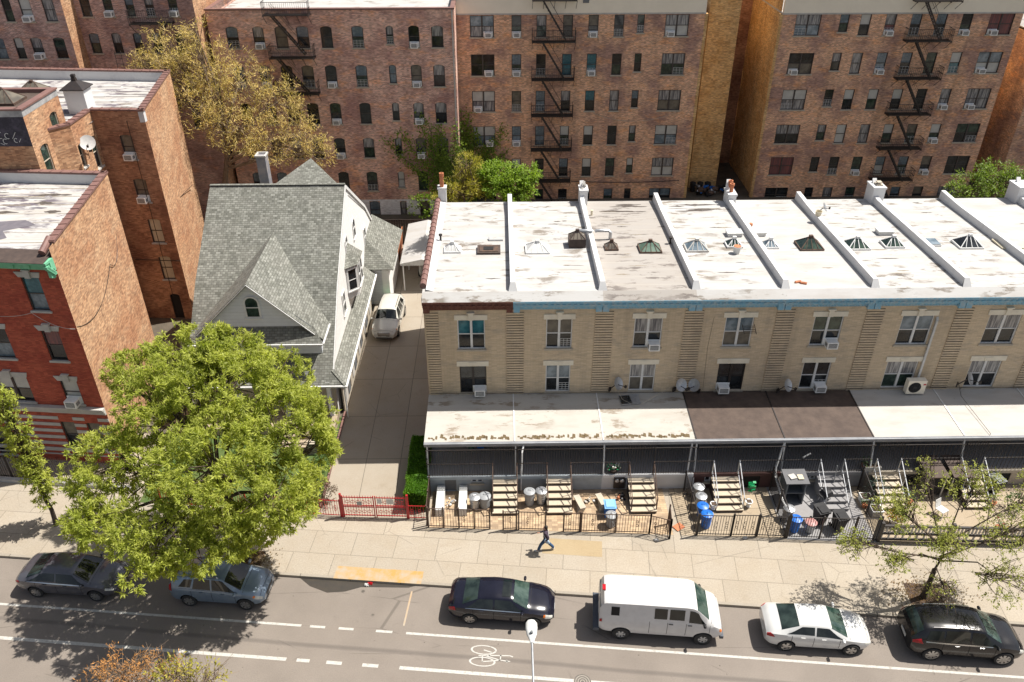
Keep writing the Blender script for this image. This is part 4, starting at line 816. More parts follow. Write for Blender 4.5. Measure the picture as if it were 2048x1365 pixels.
def lathe_thing(name, prof, x, y, z, m, label, cat, group=None, n=18, rz=0):
    b = MB(); b.lathe(prof, (0, 0, 0), n); return tag(b.build(name, m, loc=(x, y, z), rz=rz, smooth=True), label, cat, group)
lathe_thing('bucket', [(.17, 0), (.22, .42), (.24, .43), (.21, .43), (.17, .1)], 13.1, 40.2, zr(40.2), PLW, 'white bucket with orange lid below small skylight on fourth roof', 'bucket')
b = MB(); b.lathe([(.2, 0), (.2, .02), (0, .03)], (0, 0, .43), 16); b.build('lid', TERR, bpy.data.objects['bucket'], local=True)
lathe_thing('plant_pot', [(.16, 0), (.2, .3), (.22, .3), (.18, .28), (.15, .1)], 19.1, 44.6, zr(44.6)+.43, PLY, 'cream pot standing on party wall by roof satellite dish', 'plant pot')
lathe_thing('roof_vent', [(.09, 0), (.09, .3), (.13, .32), (.1, .42), (0, .45)], 14.75, 43.5, zr(43.5), TERR, 'orange terracotta vent by the party wall between roofs', 'roof vent')
lathe_thing('roof_vent', [(.07, 0), (.07, .32), (.1, .34), (0, .4)], 5.6, 46.0, zr(46), PLY, 'stubby cream pipe vent on worn grey roof', 'roof vent')
for x, y, lab in ((-3.5, 42.3, 'short black vent pipe near terracotta coping of end roof'), (9.65, 41.6, 'black turbine vent against third party wall')):
    lathe_thing('roof_vent', [(.06, 0), (.06, .3), (.11, .33), (.11, .42), (0, .45)], x, y, zr(y), IRON, lab, 'roof vent')
for x, lab, sg in ((4.9, 'white metal duct left of second party wall', 1), (5.95, 'white metal duct right of second party wall', -1)):
    b = MB(); b.tube([(-.45*sg, 0, 0), (-.45*sg, 0, .45), (-.3*sg, 0, .55), (.35*sg, 0, .55), (.45*sg, 0, .5)], .1, 9); tag(b.build('roof_duct', GALV, loc=(x-.1, 42.3, zr(42.3)), smooth=True), lab, 'duct', 'ducts on the row roofs')
b = MB(); b.bar((-.4, 0, .05), (.4, 0, .05), .06); b.bar((-.4, 0, .05), (-.42, .3, .1), .05); tag(b.build('metal_bracket', GALV, loc=(-.3, 42.2, zr(42.2))), 'bent grey metal bracket lying on end house roof', 'bracket')
for x, y, r, lab in ((15.35, 36.5, .3, 'broken terracotta tile lying at front of clean white roof, left piece'), (15.6, 36.35, -.4, 'broken terracotta tile lying at front of clean white roof, right piece')):
    b = MB(); b.tube([(-.16, 0, .05), (.16, 0, .05)], .07, 6); tag(b.build('roof_tile', TERR, loc=(x, y, zr(y)), rz=r), lab, 'roof tile', 'broken tiles on the roof')
def dish(x, y, z, az, label, s=1.0, el=.5, m=None, wallmt=True):
    T = thing('satellite_dish', label, 'satellite dish', (x, y, z), az, 'satellite dishes')
    M = Matrix.Translation((0, -.35, .35)) @ Matrix.Rotation(pi/2-el, 4, 'X'); b = MB()
    b.lathe([(0, 0), (.12*s, .008), (.24*s, .035), (.36*s, .08), (.36*s, .095), (.24*s, .05), (0, .015)], (0, 0, 0), 22, M=M); b.build('reflector', GALV if m is None else m, T, smooth=True, local=True)
    b = MB(); b.bar((0, .1, -.25), (0, -.3, .3), .045); b.bar((0, -.3, .28), (0, -.85*s, .35), .03); b.box(-.06, .06, -.92*s, -.8*s, .3, .42); b.box(-.1, .1, .05, .12, -.35, -.1); b.build('dish_arm', IRON, T, local=True); return T
dish(5.95, 35.6, 3.9, .9, 'grey satellite dish seen edge-on on tan wall above third porch roof')
dish(9.45, 35.5, 3.9, .5, 'satellite dish on tan wall left of fourth house, pair left'); dish(10.7, 35.5, 3.8, -.9, 'satellite dish on tan wall left of fourth house, pair right')
dish(15.2, 35.5, 3.75, .8, 'satellite dish at edge of brown porch roof, fifth house'); dish(25.0, 35.4, 4.1, .9, 'grey satellite dish on seventh house wall by right window', 1.05)
dish(19.35, 45.5, zr(45.5)+.3, 1.2, 'small grey satellite dish on roof by fourth party wall', .8); dish(-25.0, 48.0, 13.3, .4, 'white satellite dish on brick stair tower in the light shaft', 1.25, m=PLW)
# air conditioners on the fronts
for i, hi, off, lab in ((2, 0, .35, 'white air conditioner in upper window of third row house'), (4, 0, .35, 'white air conditioner in upper window of fifth row house'), (0, 1, .35, 'white air conditioner in lower barred window of end row house'), (3, 1, -.35, 'white air conditioner in lower dark window of fourth row house'), (4, 1, .35, 'white air conditioner in lower window of fifth row house')):
    w = (UPW, LOW)[hi][i]; ac(Face((0, YF), (1, YF)), (w[0]+w[1])/2+off, (6.36, 3.5)[hi], lab, 1.0)
T = thing('wall_condenser', 'big cream split air conditioner condenser on wall above bright porch roof', 'air conditioner', (22.55, 35.35, 3.5)); b = MB(); b.box(-.5, .5, -.2, .15, 0, .85); b.build('casing', CREAM, T, local=True)
b = MB()
for r in (.08, .16, .24, .31): b.lathe([(r, 0), (r+.02, .012), (r+.03, 0)], (0, 0, 0), 22, M=Matrix.Translation((-.1, -.205, .42)) @ Matrix.Rotation(pi/2, 4, 'X'))
for k in range(12): a = k*pi/6; b.bar((-.1, -.21, .42), (-.1+.33*cos(a), -.21, .42+.33*sin(a)), .012)
b.build('fan_grille', GRL, T, local=True); b = MB(); b.box(.33, .47, -.215, -.2, .58, .66); b.build('badge', LRED, T, local=True)
b = MB(); b.bar((22.75, 35.62, 4.3), (22.75, 35.62, 7.9), .11, .09); b.bar((22.75, 35.62, 7.9), (22.75, 35.72, 8.1), .11, .09); tag(b.build('line_cover', PLW), 'tall white pipe cover running up tan wall above the condenser', 'pipe')
b = MB(); b.box(-.55, -.02, -.35, .35, 0, .03, 0); b.box(.02, .5, -.35, .35, 0, .03, 1); b.box(-.58, .53, -.38, -.35, 0, .05, 1); b.box(-.58, .53, .35, .38, 0, .05, 1)
tag(b.build('old_window_panel', [G_D, GALV], mat=TM(6.95, 35.0, 3.42, .1) @ Matrix.Rotation(.06, 4, 'X')), 'old window panel lying on the white porch roof below satellite dish', 'window panel')
T = thing('window_rack', 'folded iron rack hanging from the upper window of fourth house', 'rack', (12.85, 35.6, 7.5)); b = MB()
for k in range(5): b.bar((-.32, 0-.12*k, .2-.1*k*.3), (.32, -.12*k, .2-.1*k*.3), .02)
b.bar((-.32, 0, .3), (-.32, -.55, .05), .025); b.bar((.32, 0, .3), (.32, -.55, .05), .025); b.build('rack', IRON, T, local=True)
def cable(pts, label, m=IRON, r=.012, sag=0):
    P = []
    for (a, c) in zip(pts, pts[1:]):
        for k in range(12): t = k/12; p = Vector(a).lerp(Vector(c), t); p.z -= sag*4*t*(1-t); P.append(p)
    P.append(Vector(pts[-1])); b = MB(); b.tube(P, r, 5); tag(b.build('cable', m), label, 'cable', 'loose cables on the buildings')
cable([(-3.7, 35.62, 3.55), (24, 35.62, 3.6), (37, 35.62, 3.6)], 'black cable strung along tan wall just above the porch roofs', sag=.12)
cable([(6.2, 35.5, 3.9), (6.5, 35.0, 3.45), (7.2, 34.4, 3.42), (9.3, 35.55, 3.9)], 'looping cable on the third white porch roof', STONE, .012); cable([(8.2, 70.4, 8.2), (15.7, 70.4, 8.3)], 'pale cable sagging across middle cream-banded block', STONE, .02, .8); cable([(6.5, 70.35, 1.9), (16.5, 70.35, 1.9)], 'thick black cable along bottom windows of middle block', IRON, .035, .15)
cable([(24.95, 35.4, 4.0), (25.0, 34.9, 3.5), (25.2, 32, 3.25), (25.1, 31.9, 3.0)], 'black cable hanging from seventh house dish over porch roof'); cable([(11.0, 35.6, 8.3), (10.9, 35.6, 6.4), (11.0, 35.6, 3.6)], 'thin black cable down tan wall left of fourth house windows', IRON, .008)
cable([(-25.9, 34.35, 9.8), (-22.9, 34.05, 9.85), (-20.98, 33.9, 9.0)], 'grey cable drooping across the red brick front', STW, .012, .25); cable([(-20.95, 34.1, 9.0), (-21.6, 40, 9.4), (-22.0, 42.5, 10.6)], 'dark cable drooping along orange brick side wall', IRON, .015, .9)

# ------------------------------------------------------------- gabled house
TH = thing('gabled_house', 'grey shingled white and pale grey house with front gable behind big green tree', 'house', (-13.8, 46, .1))
XR, XL = -9.75, -17.9
PR = [(37.35, 2.95), (38.1, 3.6), (42.0, 7.1), (47.6, 10.9), (53.5, 7.0), (55.9, 4.8), (58.0, 3.05)]
def zm(y):
    for (a, z), (c, w) in zip(PR, PR[1:]):
        if a <= y <= c: return z+(w-z)*(y-a)/(c-a)
b = MB()
for (y0, z0), (y1, z1) in zip(PR, PR[1:]): b.slab([(XL-.15, y0, z0), (XR+(.8 if z1 < 3.9 and y1 < 40 else .05), y0, z0), (XR+.05, y1, z1), (XL-.15, y1, z1)], .14)
b.bar((XL-.15, 47.6, 10.93), (XR+.05, 47.6, 10.93), .22, .05); b.build('roof', SH, TH)
b = MB(); P = [(y, z-.12) for y, z in PR[1:]]; W2 = [(57.9, 2.9), (58, .1), (38.1, .1)]
b.face([(XR, y, z) for y, z in [(38.1, .1), (57.9, .1)]+P[::-1]]); b.face([(XL, y, z) for y, z in P+[(57.9, .1), (38.1, .1)]]); b.build('gable_wall', SIDW, TH)
b = MB()
for (y0, z0), (y1, z1) in zip(PR[1:], PR[2:]): b.bar((XR+.06, y0, z0-.13), (XR+.06, y1, z1-.13), .05, .2)
b.build('bargeboard', WHT, TH)
b = MB(); b.box(XL, XR-.01, 38.2, 57.8, .1, 3.0); b.build('ground_floor_wall', STONE, TH)
# side skirt roof and its gutter
b = MB(); b.slab([(-8.95, 37.3, 2.88), (-8.95, 50.9, 2.88), (XR-.02, 50.9, 3.46), (XR-.02, 38.0, 3.46)], .1); b.bar((-8.96, 37.32, 2.92), (XR, 38.0, 3.5), .16, .05); b.build('side_roof', SH, TH)
b = MB(); b.bar((-8.9, 37.25, 2.83), (-8.9, 50.9, 2.83), .1, .1); b.bar((-18, 37.28, 2.86), (-8.9, 37.28, 2.86), .1, .1); b.bar((-8.92, 37.6, 2.8), (-9.2, 37.9, 2.6), .07); b.bar((-9.2, 37.9, 2.6), (-9.2, 37.9, .15), .07)
for k in range(22): b.box(-8.86, -8.82, 37.5+k*.6, 37.56+k*.6, 2.78, 2.9)
b.build('gutter', WHT, TH)
b = MB(); b.box(-9.5, -9.42, 38.4, 50.5, .1, 2.85); b.build('foundation', STONE, TH)
b = MB()
for k in range(13): y = 38.9+k*.85; b.box(-9.42, -9.36, y, y+.62, .5, 2.5, k % 3)
b.build('side_panel', [STW, GREYD, STONE], TH)
# front gable
b = MB(); AP = (-13.8, 9.0)
b.slab([(AP[0], 38.3, 9.0), (-10.05, 38.3, 5.4), (-10.05, 40.15, 5.4), (-11.82, 42.05, 7.1), (AP[0], 44.9, 9.0)], .12)
b.slab([(AP[0], 38.3, 9.0), (AP[0], 44.9, 9.0), (-15.78, 42.05, 7.1), (-17.55, 40.15, 5.4), (-17.55, 38.3, 5.4)], .12); b.build('front_gable_roof', SH, TH)
b = MB(); b.slab([(-17.55, 37.95, 5.36), (-10.05, 37.95, 5.36), (-10.6, 38.62, 6.12), (-17.0, 38.62, 6.12)], .1); b.build('pent_roof', SH, TH)
Fg = Face((-17.0, 38.62), (-10.6, 38.62)); hg = [(2.95, 3.6, 6.85, 8.0)]
b = MB(); b.face([Fg.pt(0, 6.02), Fg.pt(6.4, 6.02), Fg.pt(3.2, 8.9)]); b.build('front_gable_wall', SID, TH)
m = Fg.M(3.2, 6.75, .06); b = MB(); w, h = .62, 1.15
arc = [(w/2*cos(a), h-w/2+w/2*sin(a)) for a in np.linspace(0, pi, 10)]; oa = [((w/2+.1)*cos(a), h-w/2+(w/2+.1)*sin(a)) for a in np.linspace(0, pi, 10)]
def archwin(parent, M, w, h, gm=G_G, fm=WHT, arch=True):
    fr = MB(); n = 10; an = np.linspace(0, pi, n); r = w/2
    I = [(r, 0)]+([(r*cos(a), h-r+r*sin(a)) for a in an] if arch else [(r, h), (-r, h)])+[(-r, 0)]; O = [(r+.1, -.1)]+([((r+.1)*cos(a), h-r+(r+.1)*sin(a)) for a in an] if arch else [(r+.1, h+.1), (-r-.1, h+.1)])+[(-r-.1, -.1)]
    for k in range(len(I)): j = (k+1) % len(I); fr.face([(I[k][0], -.05, I[k][1]), (O[k][0], -.05, O[k][1]), (O[j][0], -.05, O[j][1]), (I[j][0], -.05, I[j][1])]); fr.face([(O[k][0], -.05, O[k][1]), (O[k][0], 0, O[k][1]), (O[j][0], 0, O[j][1]), (O[j][0], -.05, O[j][1])])
    fr.box(-r, r, -.045, -.02, h*.46, h*.46+.05); fr.box(-r-.14, r+.14, -.1, 0, -.16, -.08)
    o = put(bpy.data.objects.new('window', fr.mesh('window', [fm])), parent, mat=M); g = MB(); g.face([(x, -.02, z) for x, z in I]); put(bpy.data.objects.new('pane', g.mesh('pane', [gm])), o, mat=M); return o
archwin(TH, Fg.M(3.2, 6.78, .0), .68, 1.2)
b = MB(); Fw = Face((-17.2, 38.75), (-10.35, 38.75)); wall(b, Fw, 3.6, 5.5); wall(b, Face((-10.35, 38.75), (-10.35, 40.4)), 3.6, 5.4); b.build('upper_wall', SID, TH)
window(TH, Face((-17.5, 38.72), (-9.95, 38.72)), 4.2, 5.3, 4.2, 4.95, 1, WHT, G_D, G_D, None)
b = MB(); b.bar((-17.55, 37.92, 5.3), (-10.05, 37.92, 5.3), .09, .09); b.bar((-10.02, 37.95, 5.33), (-10.02, 40.1, 5.33), .08, .08); b.bar((AP[0], 38.27, 8.93), (-10.5, 38.27, 5.75), .04, .05); b.bar((AP[0], 38.27, 8.93), (-17.1, 38.27, 5.75), .04, .05); b.build('eave_trim', WHT, TH)
# rear hipped part and chimney
b = MB(); A = (-12.55, 51.6, 11.15)
Q = [(-9.72, 48.3, 9.9), (-9.72, 56.6, 4.6), (-15.9, 56.6, 4.6), (-15.4, 48.3, 9.9)]
for k in range(4): b.face([Q[k], Q[(k+1) % 4], A])
b.build('rear_roof', SH, TH)
b = MB(); b.box(-15.75, -15.15, 50.2, 50.9, 8.5, 11.75); b.build('chimney', pm('tarred_brick', (.16, .17, .2), (.3, .27, .26), 2, .8), TH)
b = MB(); b.box(-15.8, -15.1, 50.15, 50.25, 11.75, 11.85); b.box(-15.8, -15.1, 50.85, 50.95, 11.75, 11.85); b.box(-15.8, -15.7, 50.25, 50.85, 11.75, 11.85); b.box(-15.2, -15.1, 50.25, 50.85, 11.75, 11.85); b.build('chimney_rim', STW, TH)
# side windows and bay
FR_ = Face((XR, 38), (XR, 58))
for y0, y1, z0, z1, ar in ((48.6, 49.2, 6.75, 7.95, True), (45.6, 46.25, 7.15, 8.1, True), (52.2, 52.8, 4.4, 5.6, False), (42.8, 43.5, 4.35, 5.6, False)): archwin(TH, FR_.M((y0+y1)/2-38, z0, .005), y1-y0, z1-z0, G_D, WHT, ar)
BY = [(XR, 44.7), (-9.12, 45.3), (-9.12, 46.9), (XR, 47.5)]; b = MB()
for k in range(3): wall(b, Face(BY[k], BY[k+1]), 4.35, 6.6)
b.face([(x, y, 4.35) for x, y in BY[::-1]]); b.build('bay_wall', WHT, TH)
b = MB(); E_ = [(XR, 44.5), (-8.98, 45.2), (-8.98, 47.0), (XR, 47.7)]; ap = (XR+.02, 46.2, 7.6)
for k in range(3): b.slab([(E_[k][0], E_[k][1], 6.58), (E_[k+1][0], E_[k+1][1], 6.58), ap], .06)
b.build('bay_roof', SH, TH)
f = Face(BY[0], BY[1]); archwin(TH, f.M(f.L/2, 4.95, .01), .55, 1.35, G_D, WHT, False); f = Face(BY[1], BY[2]); archwin(TH, f.M(.42, 4.95, .01), .45, 1.35, G_D, WHT, False); archwin(TH, f.M(1.18, 4.95, .01), .45, 1.35, G_D, WHT, False)
# rear wing
b = MB(); b.slab([(-7.65, 50.8, 3.2), (-7.65, 57.4, 3.2), (-9.8, 56.6, 4.9), (-9.8, 52.6, 4.9)], .1); b.slab([(-9.8, 50.8, 3.2), (-7.65, 50.8, 3.2), (-9.8, 52.6, 4.9)], .1); b.build('wing_roof', SH, TH)
b = MB(); wall(b, Face((-9.7, 51.3), (-8.1, 51.3)), .1, 3.2); wall(b, Face((-8.1, 51.3), (-8.1, 57)), .1, 3.2); b.build('wing_wall', SIDW, TH)
b = MB(); wall(b, Face((-9.6, 51.27), (-8.6, 51.27)), .4, 3.0); b.build('wing_shutter', SID, TH)
b = MB(); b.box(-19.2, -9.7, 36.4, 38.1, .1, .62); b.box(-12.5, -10.9, 34.9, 36.4, .1, .42); b.box(-12.5, -10.9, 35.6, 36.4, .1, .6); b.build('porch_base', YC, TH)
for xx in (-17.8, -15.2, -12.6, -10.0): b = MB(); b.box(xx-.12, xx+.12, 37.45, 37.69, .6, 3.05); b.build('porch_post', WHT, TH)
b = MB(); b.box(-10.9, -9.5, 34.6, 34.85, .1, .9); b.build('garden_wall', STONE, TH)

# carport, back fence, little pieces along the driveway
CP = thing('carport', 'white metal carport roof at far end of driveway beside the row', 'carport', (-6.0, 56, .1))
b = MB(); ys = (53.2, 60.0); b.slab([(-7.5, ys[0], 2.4), (-5.9, ys[0], 2.75), (-5.9, ys[1], 2.85), (-7.5, ys[1], 2.5)], .05); b.slab([(-5.9, ys[0], 2.75), (-4.3, ys[0], 2.4), (-4.3, ys[1], 2.5), (-5.9, ys[1], 2.85)], .05); b.build('roof', RWc, CP)
b = MB(); b.face([(-7.5, 53.18, 2.3), (-4.3, 53.18, 2.3), (-4.3, 53.18, 2.42), (-5.9, 53.18, 2.74), (-7.5, 53.18, 2.42)])
for k in range(26): b.face([(-7.48+k*.122, 53.175, 2.3), (-7.42+k*.122, 53.175, 2.22), (-7.36+k*.122, 53.175, 2.3)])
b.build('valance', PLW, CP)
for x, y in ((-7.3, 53.3), (-4.4, 53.3), (-7.3, 56.6), (-4.4, 56.6), (-7.3, 59.8), (-4.4, 59.8)): b = MB(); b.box(x-.04, x+.04, y-.04, y+.04, .1, 2.45); b.build('post', WHT, CP)
BF = thing('back_fence', 'dark high board fence closing the back of the driveway', 'fence', (-7, 61.4, .1)); b = MB()
for k in range(34): b.box(-9.9+k*.2, -9.72+k*.2, 61.4, 61.44, .1, 2.25)
b.bar((-9.9, 61.47, 1.9), (-3.2, 61.47, 1.9), .08); b.bar((-9.9, 61.47, .5), (-3.2, 61.47, .5), .08); b.build('boards', DKB, BF)
b = MB(); b.slab([(-8.25, 56.8, .1), (-8.1, 56.8, 1.9), (-8.1, 60.4, 2.1), (-8.25, 60.4, .1)], .05); tag(b.build('leaning_board', TERR), 'rust orange board fence panel at end of driveway', 'fence panel')
b = MB(); b.lathe([(.2, 0), (.25, .8), (.27, .82), (.27, .88), (0, .95)], (0, 0, 0), 14); tag(b.build('rubbish_bin', GRN, loc=(-8.3, 50.9, .12), smooth=True), 'green rubbish bin behind the white car in driveway', 'rubbish bin')
b = MB(); b.bar((0, 0, 0), (.1, 0, 1.1), .06); b.bar((.1, 0, 1.1), (.25, 1.2, 1.0), .05); b.bar((.25, 1.2, 1.0), (.25, 1.2, 0), .06); b.bar((.05, 0, .5), (.25, 1.2, .5), .05); b.box(.02, .2, .1, 1.1, .55, .95, 1)
tag(b.build('white_swing_frame', [PLW, G_G], loc=(-8.0, 57.4, .12)), 'white framed garden seat at end of driveway beside orange panel', 'garden seat')

for i, (m_, lab) in enumerate((('mossy brown debris along front edge of end house porch roof', 0), ('brown debris on right part of second porch roof edge', 1), ('brown debris patch on third porch roof edge', 2))):
    x0, x1 = RBND[i], RBND[i+1]; b = MB(); n = 34
    for k in range(n):
        if random.random() < .12: continue
        u = x0+.15+(x1-x0-.4)*k/n; w_ = random.uniform(.1, .22); d_ = random.uniform(.08, .3); o_ = random.uniform(.12, .3); zz = lambda y: 3.16+.26*(y-YAW)/(YF-YAW)+.006
        b.face([(u, YAW+o_, zz(YAW+o_)), (u+w_, YAW+o_-.04, zz(YAW+o_-.04)), (u+w_*1.1, YAW+o_+d_*.8, zz(YAW+o_+d_*.8)), (u+w_*.3, YAW+o_+d_, zz(YAW+o_+d_))])
    tag(b.build('roof_debris', pm('debris_%d' % i, (.17, .12, .06), (.10, .075, .04), 6, .95)), m_, 'debris', kind='stuff')

# ------------------------------------------------------------- fences and gates
def ray(px, py): return _fw*FPX+_R*(px-1024)-_U*(py-682.5)
def GP(px, py, z): d = ray(px, py); return Vector((0, 0, H))+d*((z-H)/d.z)      # point of the place at height z
def YP(px, py, y): d = ray(px, py); return Vector((0, 0, H))+d*(y/d.y)          # point of the place at distance y
def fence(name, label, pts, h=1.0, sp=.13, m=IRON, cat='fence', group=None, z=.13, posts=1.6, orn=0, pw=.07, finial=False, bw=.02, rails=(.08, .97)):
    p0 = Vector(pts[0]); T = thing(name, label, cat, (p0.x, p0.y, z), 0, group); b = MB(); o = MB()
    for a, c in zip(pts, pts[1:]):
        F = Face(a, c); n = max(1, round(F.L/posts))
        for r in rails: b.bar(F.pt(0, z+h*r), F.pt(F.L, z+h*r), .03, .035)
        k = sp
        while k < F.L-.03: b.bar(F.pt(k, z+.05), F.pt(k, z+h*(1.06 if finial else .97)), bw); k += sp
        if orn:
            k = orn/2
            while k < F.L:
                for q in range(6):
                    t0, t1 = q*pi/3, (q+1)*pi/3
                    for zc in (.62, .42): o.bar(F.pt(k+.06*cos(t0), z+h*zc+.09*sin(t0)), F.pt(k+.06*cos(t1), z+h*zc+.09*sin(t1)), .018)
                k += orn
        for k in range(n+1):
            c_ = MB(); p = F.pt(F.L*k/n, z); c_.box(p.x-pw/2, p.x+pw/2, p.y-pw/2, p.y+pw/2, z, z+h+.06); c_.build('post', m, T)
    b.build('railing', m, T)
    if orn: o.build('scrollwork', m, T)
    return T
FY = lambda x: 28.98-.058*(x+3.8)
GF = 'front yard fences of the row houses'
fence('iron_fence', 'low brown iron fence before end house bins and white cellar walls', [(-3.80, FY(-3.8)), (-.72, FY(-.72))], 1.33, .14, RUST, posts=.75, orn=1.2, group=GF)
fence('iron_fence', 'short iron side fence between hedge and end house yard', [(-3.86, 29.1), (-3.86, 31.2)], 1.33, .14, RUST, posts=1, group=GF)
fence('iron_gate', 'open iron gate at foot of the end house stairs', [(-.05, FY(0)-.03), (.62, FY(.5)+.02)], 1.27, .12, RUST, 'gate', None, posts=.66, orn=.7)
fence('iron_fence', 'short iron fence panel with two garbage cans behind, second house', [(.72, FY(.72)), (2.05, FY(2.05))], 1.27, .14, RUST, posts=1.3, orn=.9, group=GF)
fence('iron_gate', 'iron gate at foot of second house stairs', [(2.95, FY(2.9)-.02), (3.75, FY(3.7)+.02)], 1.27, .12, RUST, 'gate', None, posts=.8, orn=.6)
fence('iron_fence', 'long iron fence in front of third house yard with blue topped bin', [(3.82, FY(3.8)), (7.2, FY(7.2))], 1.27, .135, RUST, posts=1.65, orn=1.1, group=GF)
fence('iron_gate', 'iron gate standing ajar at right end of third house fence', [(7.2, FY(7.2)), (8.15, FY(8.1)-.3)], 1.27, .13, RUST, 'gate', None, posts=.95, orn=.5)
fence('iron_fence', 'short side fence returning from open gate of third house', [(8.15, FY(8.1)-.3), (8.25, FY(8.1)+.7)], 1.27, .13, RUST, posts=1, group=GF)
fence('iron_fence', 'ornate iron fence with star medallions before fourth house yard', [(9.55, 28.2), (11.2, 28.12)], 1.40, .13, IRON, posts=1.65, orn=.55, group=GF)
fence('iron_gate', 'ornate iron gate in middle of fourth house fence', [(11.22, 28.12), (12.45, 28.08)], 1.46, .13, IRON, 'gate', None, posts=1.2, orn=.4)
fence('iron_fence', 'ornate iron fence right of the gate, fourth house', [(12.5, 28.08), (13.85, 27.98)], 1.40, .13, IRON, posts=1.4, orn=.4, group=GF)
fence('iron_fence', 'side fence on left of fourth house yard behind the row of cans', [(9.5, 28.2), (9.5, 31.3)], 1.40, .13, IRON, posts=1.5, orn=.6, group=GF)
fence('iron_fence', 'black side fence between fourth and fifth house yards', [(13.9, 27.95), (14.05, 31.3)], 1.59, .13, IRON, posts=1.6, group=GF)
fence('iron_fence', 'straight black picket fence in front of grey fifth house yard', [(13.95, 27.95), (17.1, 27.77)], 1.46, .12, IRON, posts=1.55, orn=1.6, group=GF)
fence('iron_gate', 'arched black gate at right end of the grey yard', [(17.12, 27.76), (18.15, 27.7)], 1.52, .12, IRON, 'gate', None, posts=1, orn=.8)
fence('iron_fence', 'black picket side fence on right of the grey fifth house yard', [(18.3, 27.75), (18.75, 31.3)], 1.52, .12, IRON, posts=1.6, group=GF)
# heavy black fence with turned balusters
T = thing('baluster_fence', 'heavy black fence with pale balusters beneath the sidewalk tree', 'fence', (18.35, 27.6, .13)); F = Face((18.35, 27.66), (25.2, 27.3))
b = MB(); c = MB()
for z in (.16, .55, 1.05): F.box(b, 0, F.L, .13+z-.04, .13+z+.04, -.06, .06)
for k in range(int(F.L/.17)):
    c = MB(); F.box(c, .08+k*.17, .15+k*.17, .74 if k % 2 else .30, 1.12, -.03, .03)
    c.build('baluster', STW, T)
b.build('rail', IRON, T)
for u in (0, 3.4, F.L): b = MB(); F.box(b, u-.07, u+.07, .13, 1.4, -.08, .08); b.build('post', IRON, T)
fence('iron_fence', 'long plain iron fence far right behind the sidewalk tree', [(25.3, 27.3), (31, 27.0)], 1.40, .14, IRON, posts=1.8, group=GF)
# red gate and red fences by the driveway
RG = thing('red_gate', 'bright red wrought iron double gate closing the driveway', 'gate', (-8.1, 29.75, .13))
for k, (u0, u1) in enumerate(((0, 1.62), (1.66, 3.26))):
    F = Face((-8.15, 29.78), (-4.9, 29.62)); b = MB()
    for z in (.14, .72, .82, 1.36): b.bar(F.pt(u0, .13+z), F.pt(u1, .13+z), .04)
    for u in (u0+.03, u1-.03): b.bar(F.pt(u, .15), F.pt(u, 1.6), .05)
    for q in range(1, 12): u = u0+(u1-u0)*q/12; b.bar(F.pt(u, .2), F.pt(u, 1.62), .02)
    for q in range(1, 6):
        uc = u0+(u1-u0)*q/6
        for zc in (.55, 1.2):
            for t in range(8): a0, a1 = t*pi/4, (t+1)*pi/4; b.bar(F.pt(uc+.1*cos(a0), zc+.1*sin(a0), .01), F.pt(uc+.1*cos(a1), zc+.1*sin(a1), .01), .018)
    o = b.build('gate_leaf', REDI, RG)
    if k: b = MB(); F.box(b, 2.25, 2.62, 1.12, 1.46, .03, .04); F.box(b, 1.78, 2.02, 1.14, 1.44, .03, .04); b.build('sign_plate', PLW, o)
    else:
        b = MB(); F.box(b, .75, 1.0, 1.0, 1.22, .03, .04); b.build('sign_plate', PLG, o)
for u in (-.06, 3.3): b = MB(); F.box(b, u-.05, u+.05, .13, 1.72, -.05, .05); b.build('gate_post', REDI, RG)
fence('red_fence', 'red iron fence with finials left of the driveway gate, half under tree', [(-8.3, 29.8), (-12.2, 30.2)], 1.1, .13, REDI, posts=1.9, finial=True, orn=.5)
fence('red_fence', 'red iron fence glimpsed through the big tree crown', [(-13.2, 30.35), (-17.8, 30.9)], 1.15, .13, REDI, posts=1.6, finial=True, orn=.5)
fence('red_fence', 'short red iron railing under the hedge beside the gate', [(-4.85, 29.6), (-3.9, 29.55)], .9, .13, REDI, posts=.9, orn=.4)
b = MB()
for k in range(10): b.bar((-9.45, 30.4+k*.8, .13), (-9.45, 31.15+k*.8, .13), .1, .3)
tag(b.build('brick_edging', COP), 'low red brick edging along left side of driveway', 'edging')
fence('iron_fence', 'black spiked iron fence along the red brick building front', [(-36, 34.0), (-19.4, 32.15)], 1.50, .13, IRON, posts=2.4, finial=True, z=.2)
b = MB(); b.box(0, 17, -.12, .12, 0, .18); tag(b.build('fence_kerb', STW, loc=(-36.3, 33.85, .12), rz=math.atan2(-1.85, 16.6)), 'low pale stone kerb under the spiked iron fence', 'kerb stone')
# doormat-like front step edges, wires, gutters done in the house builder

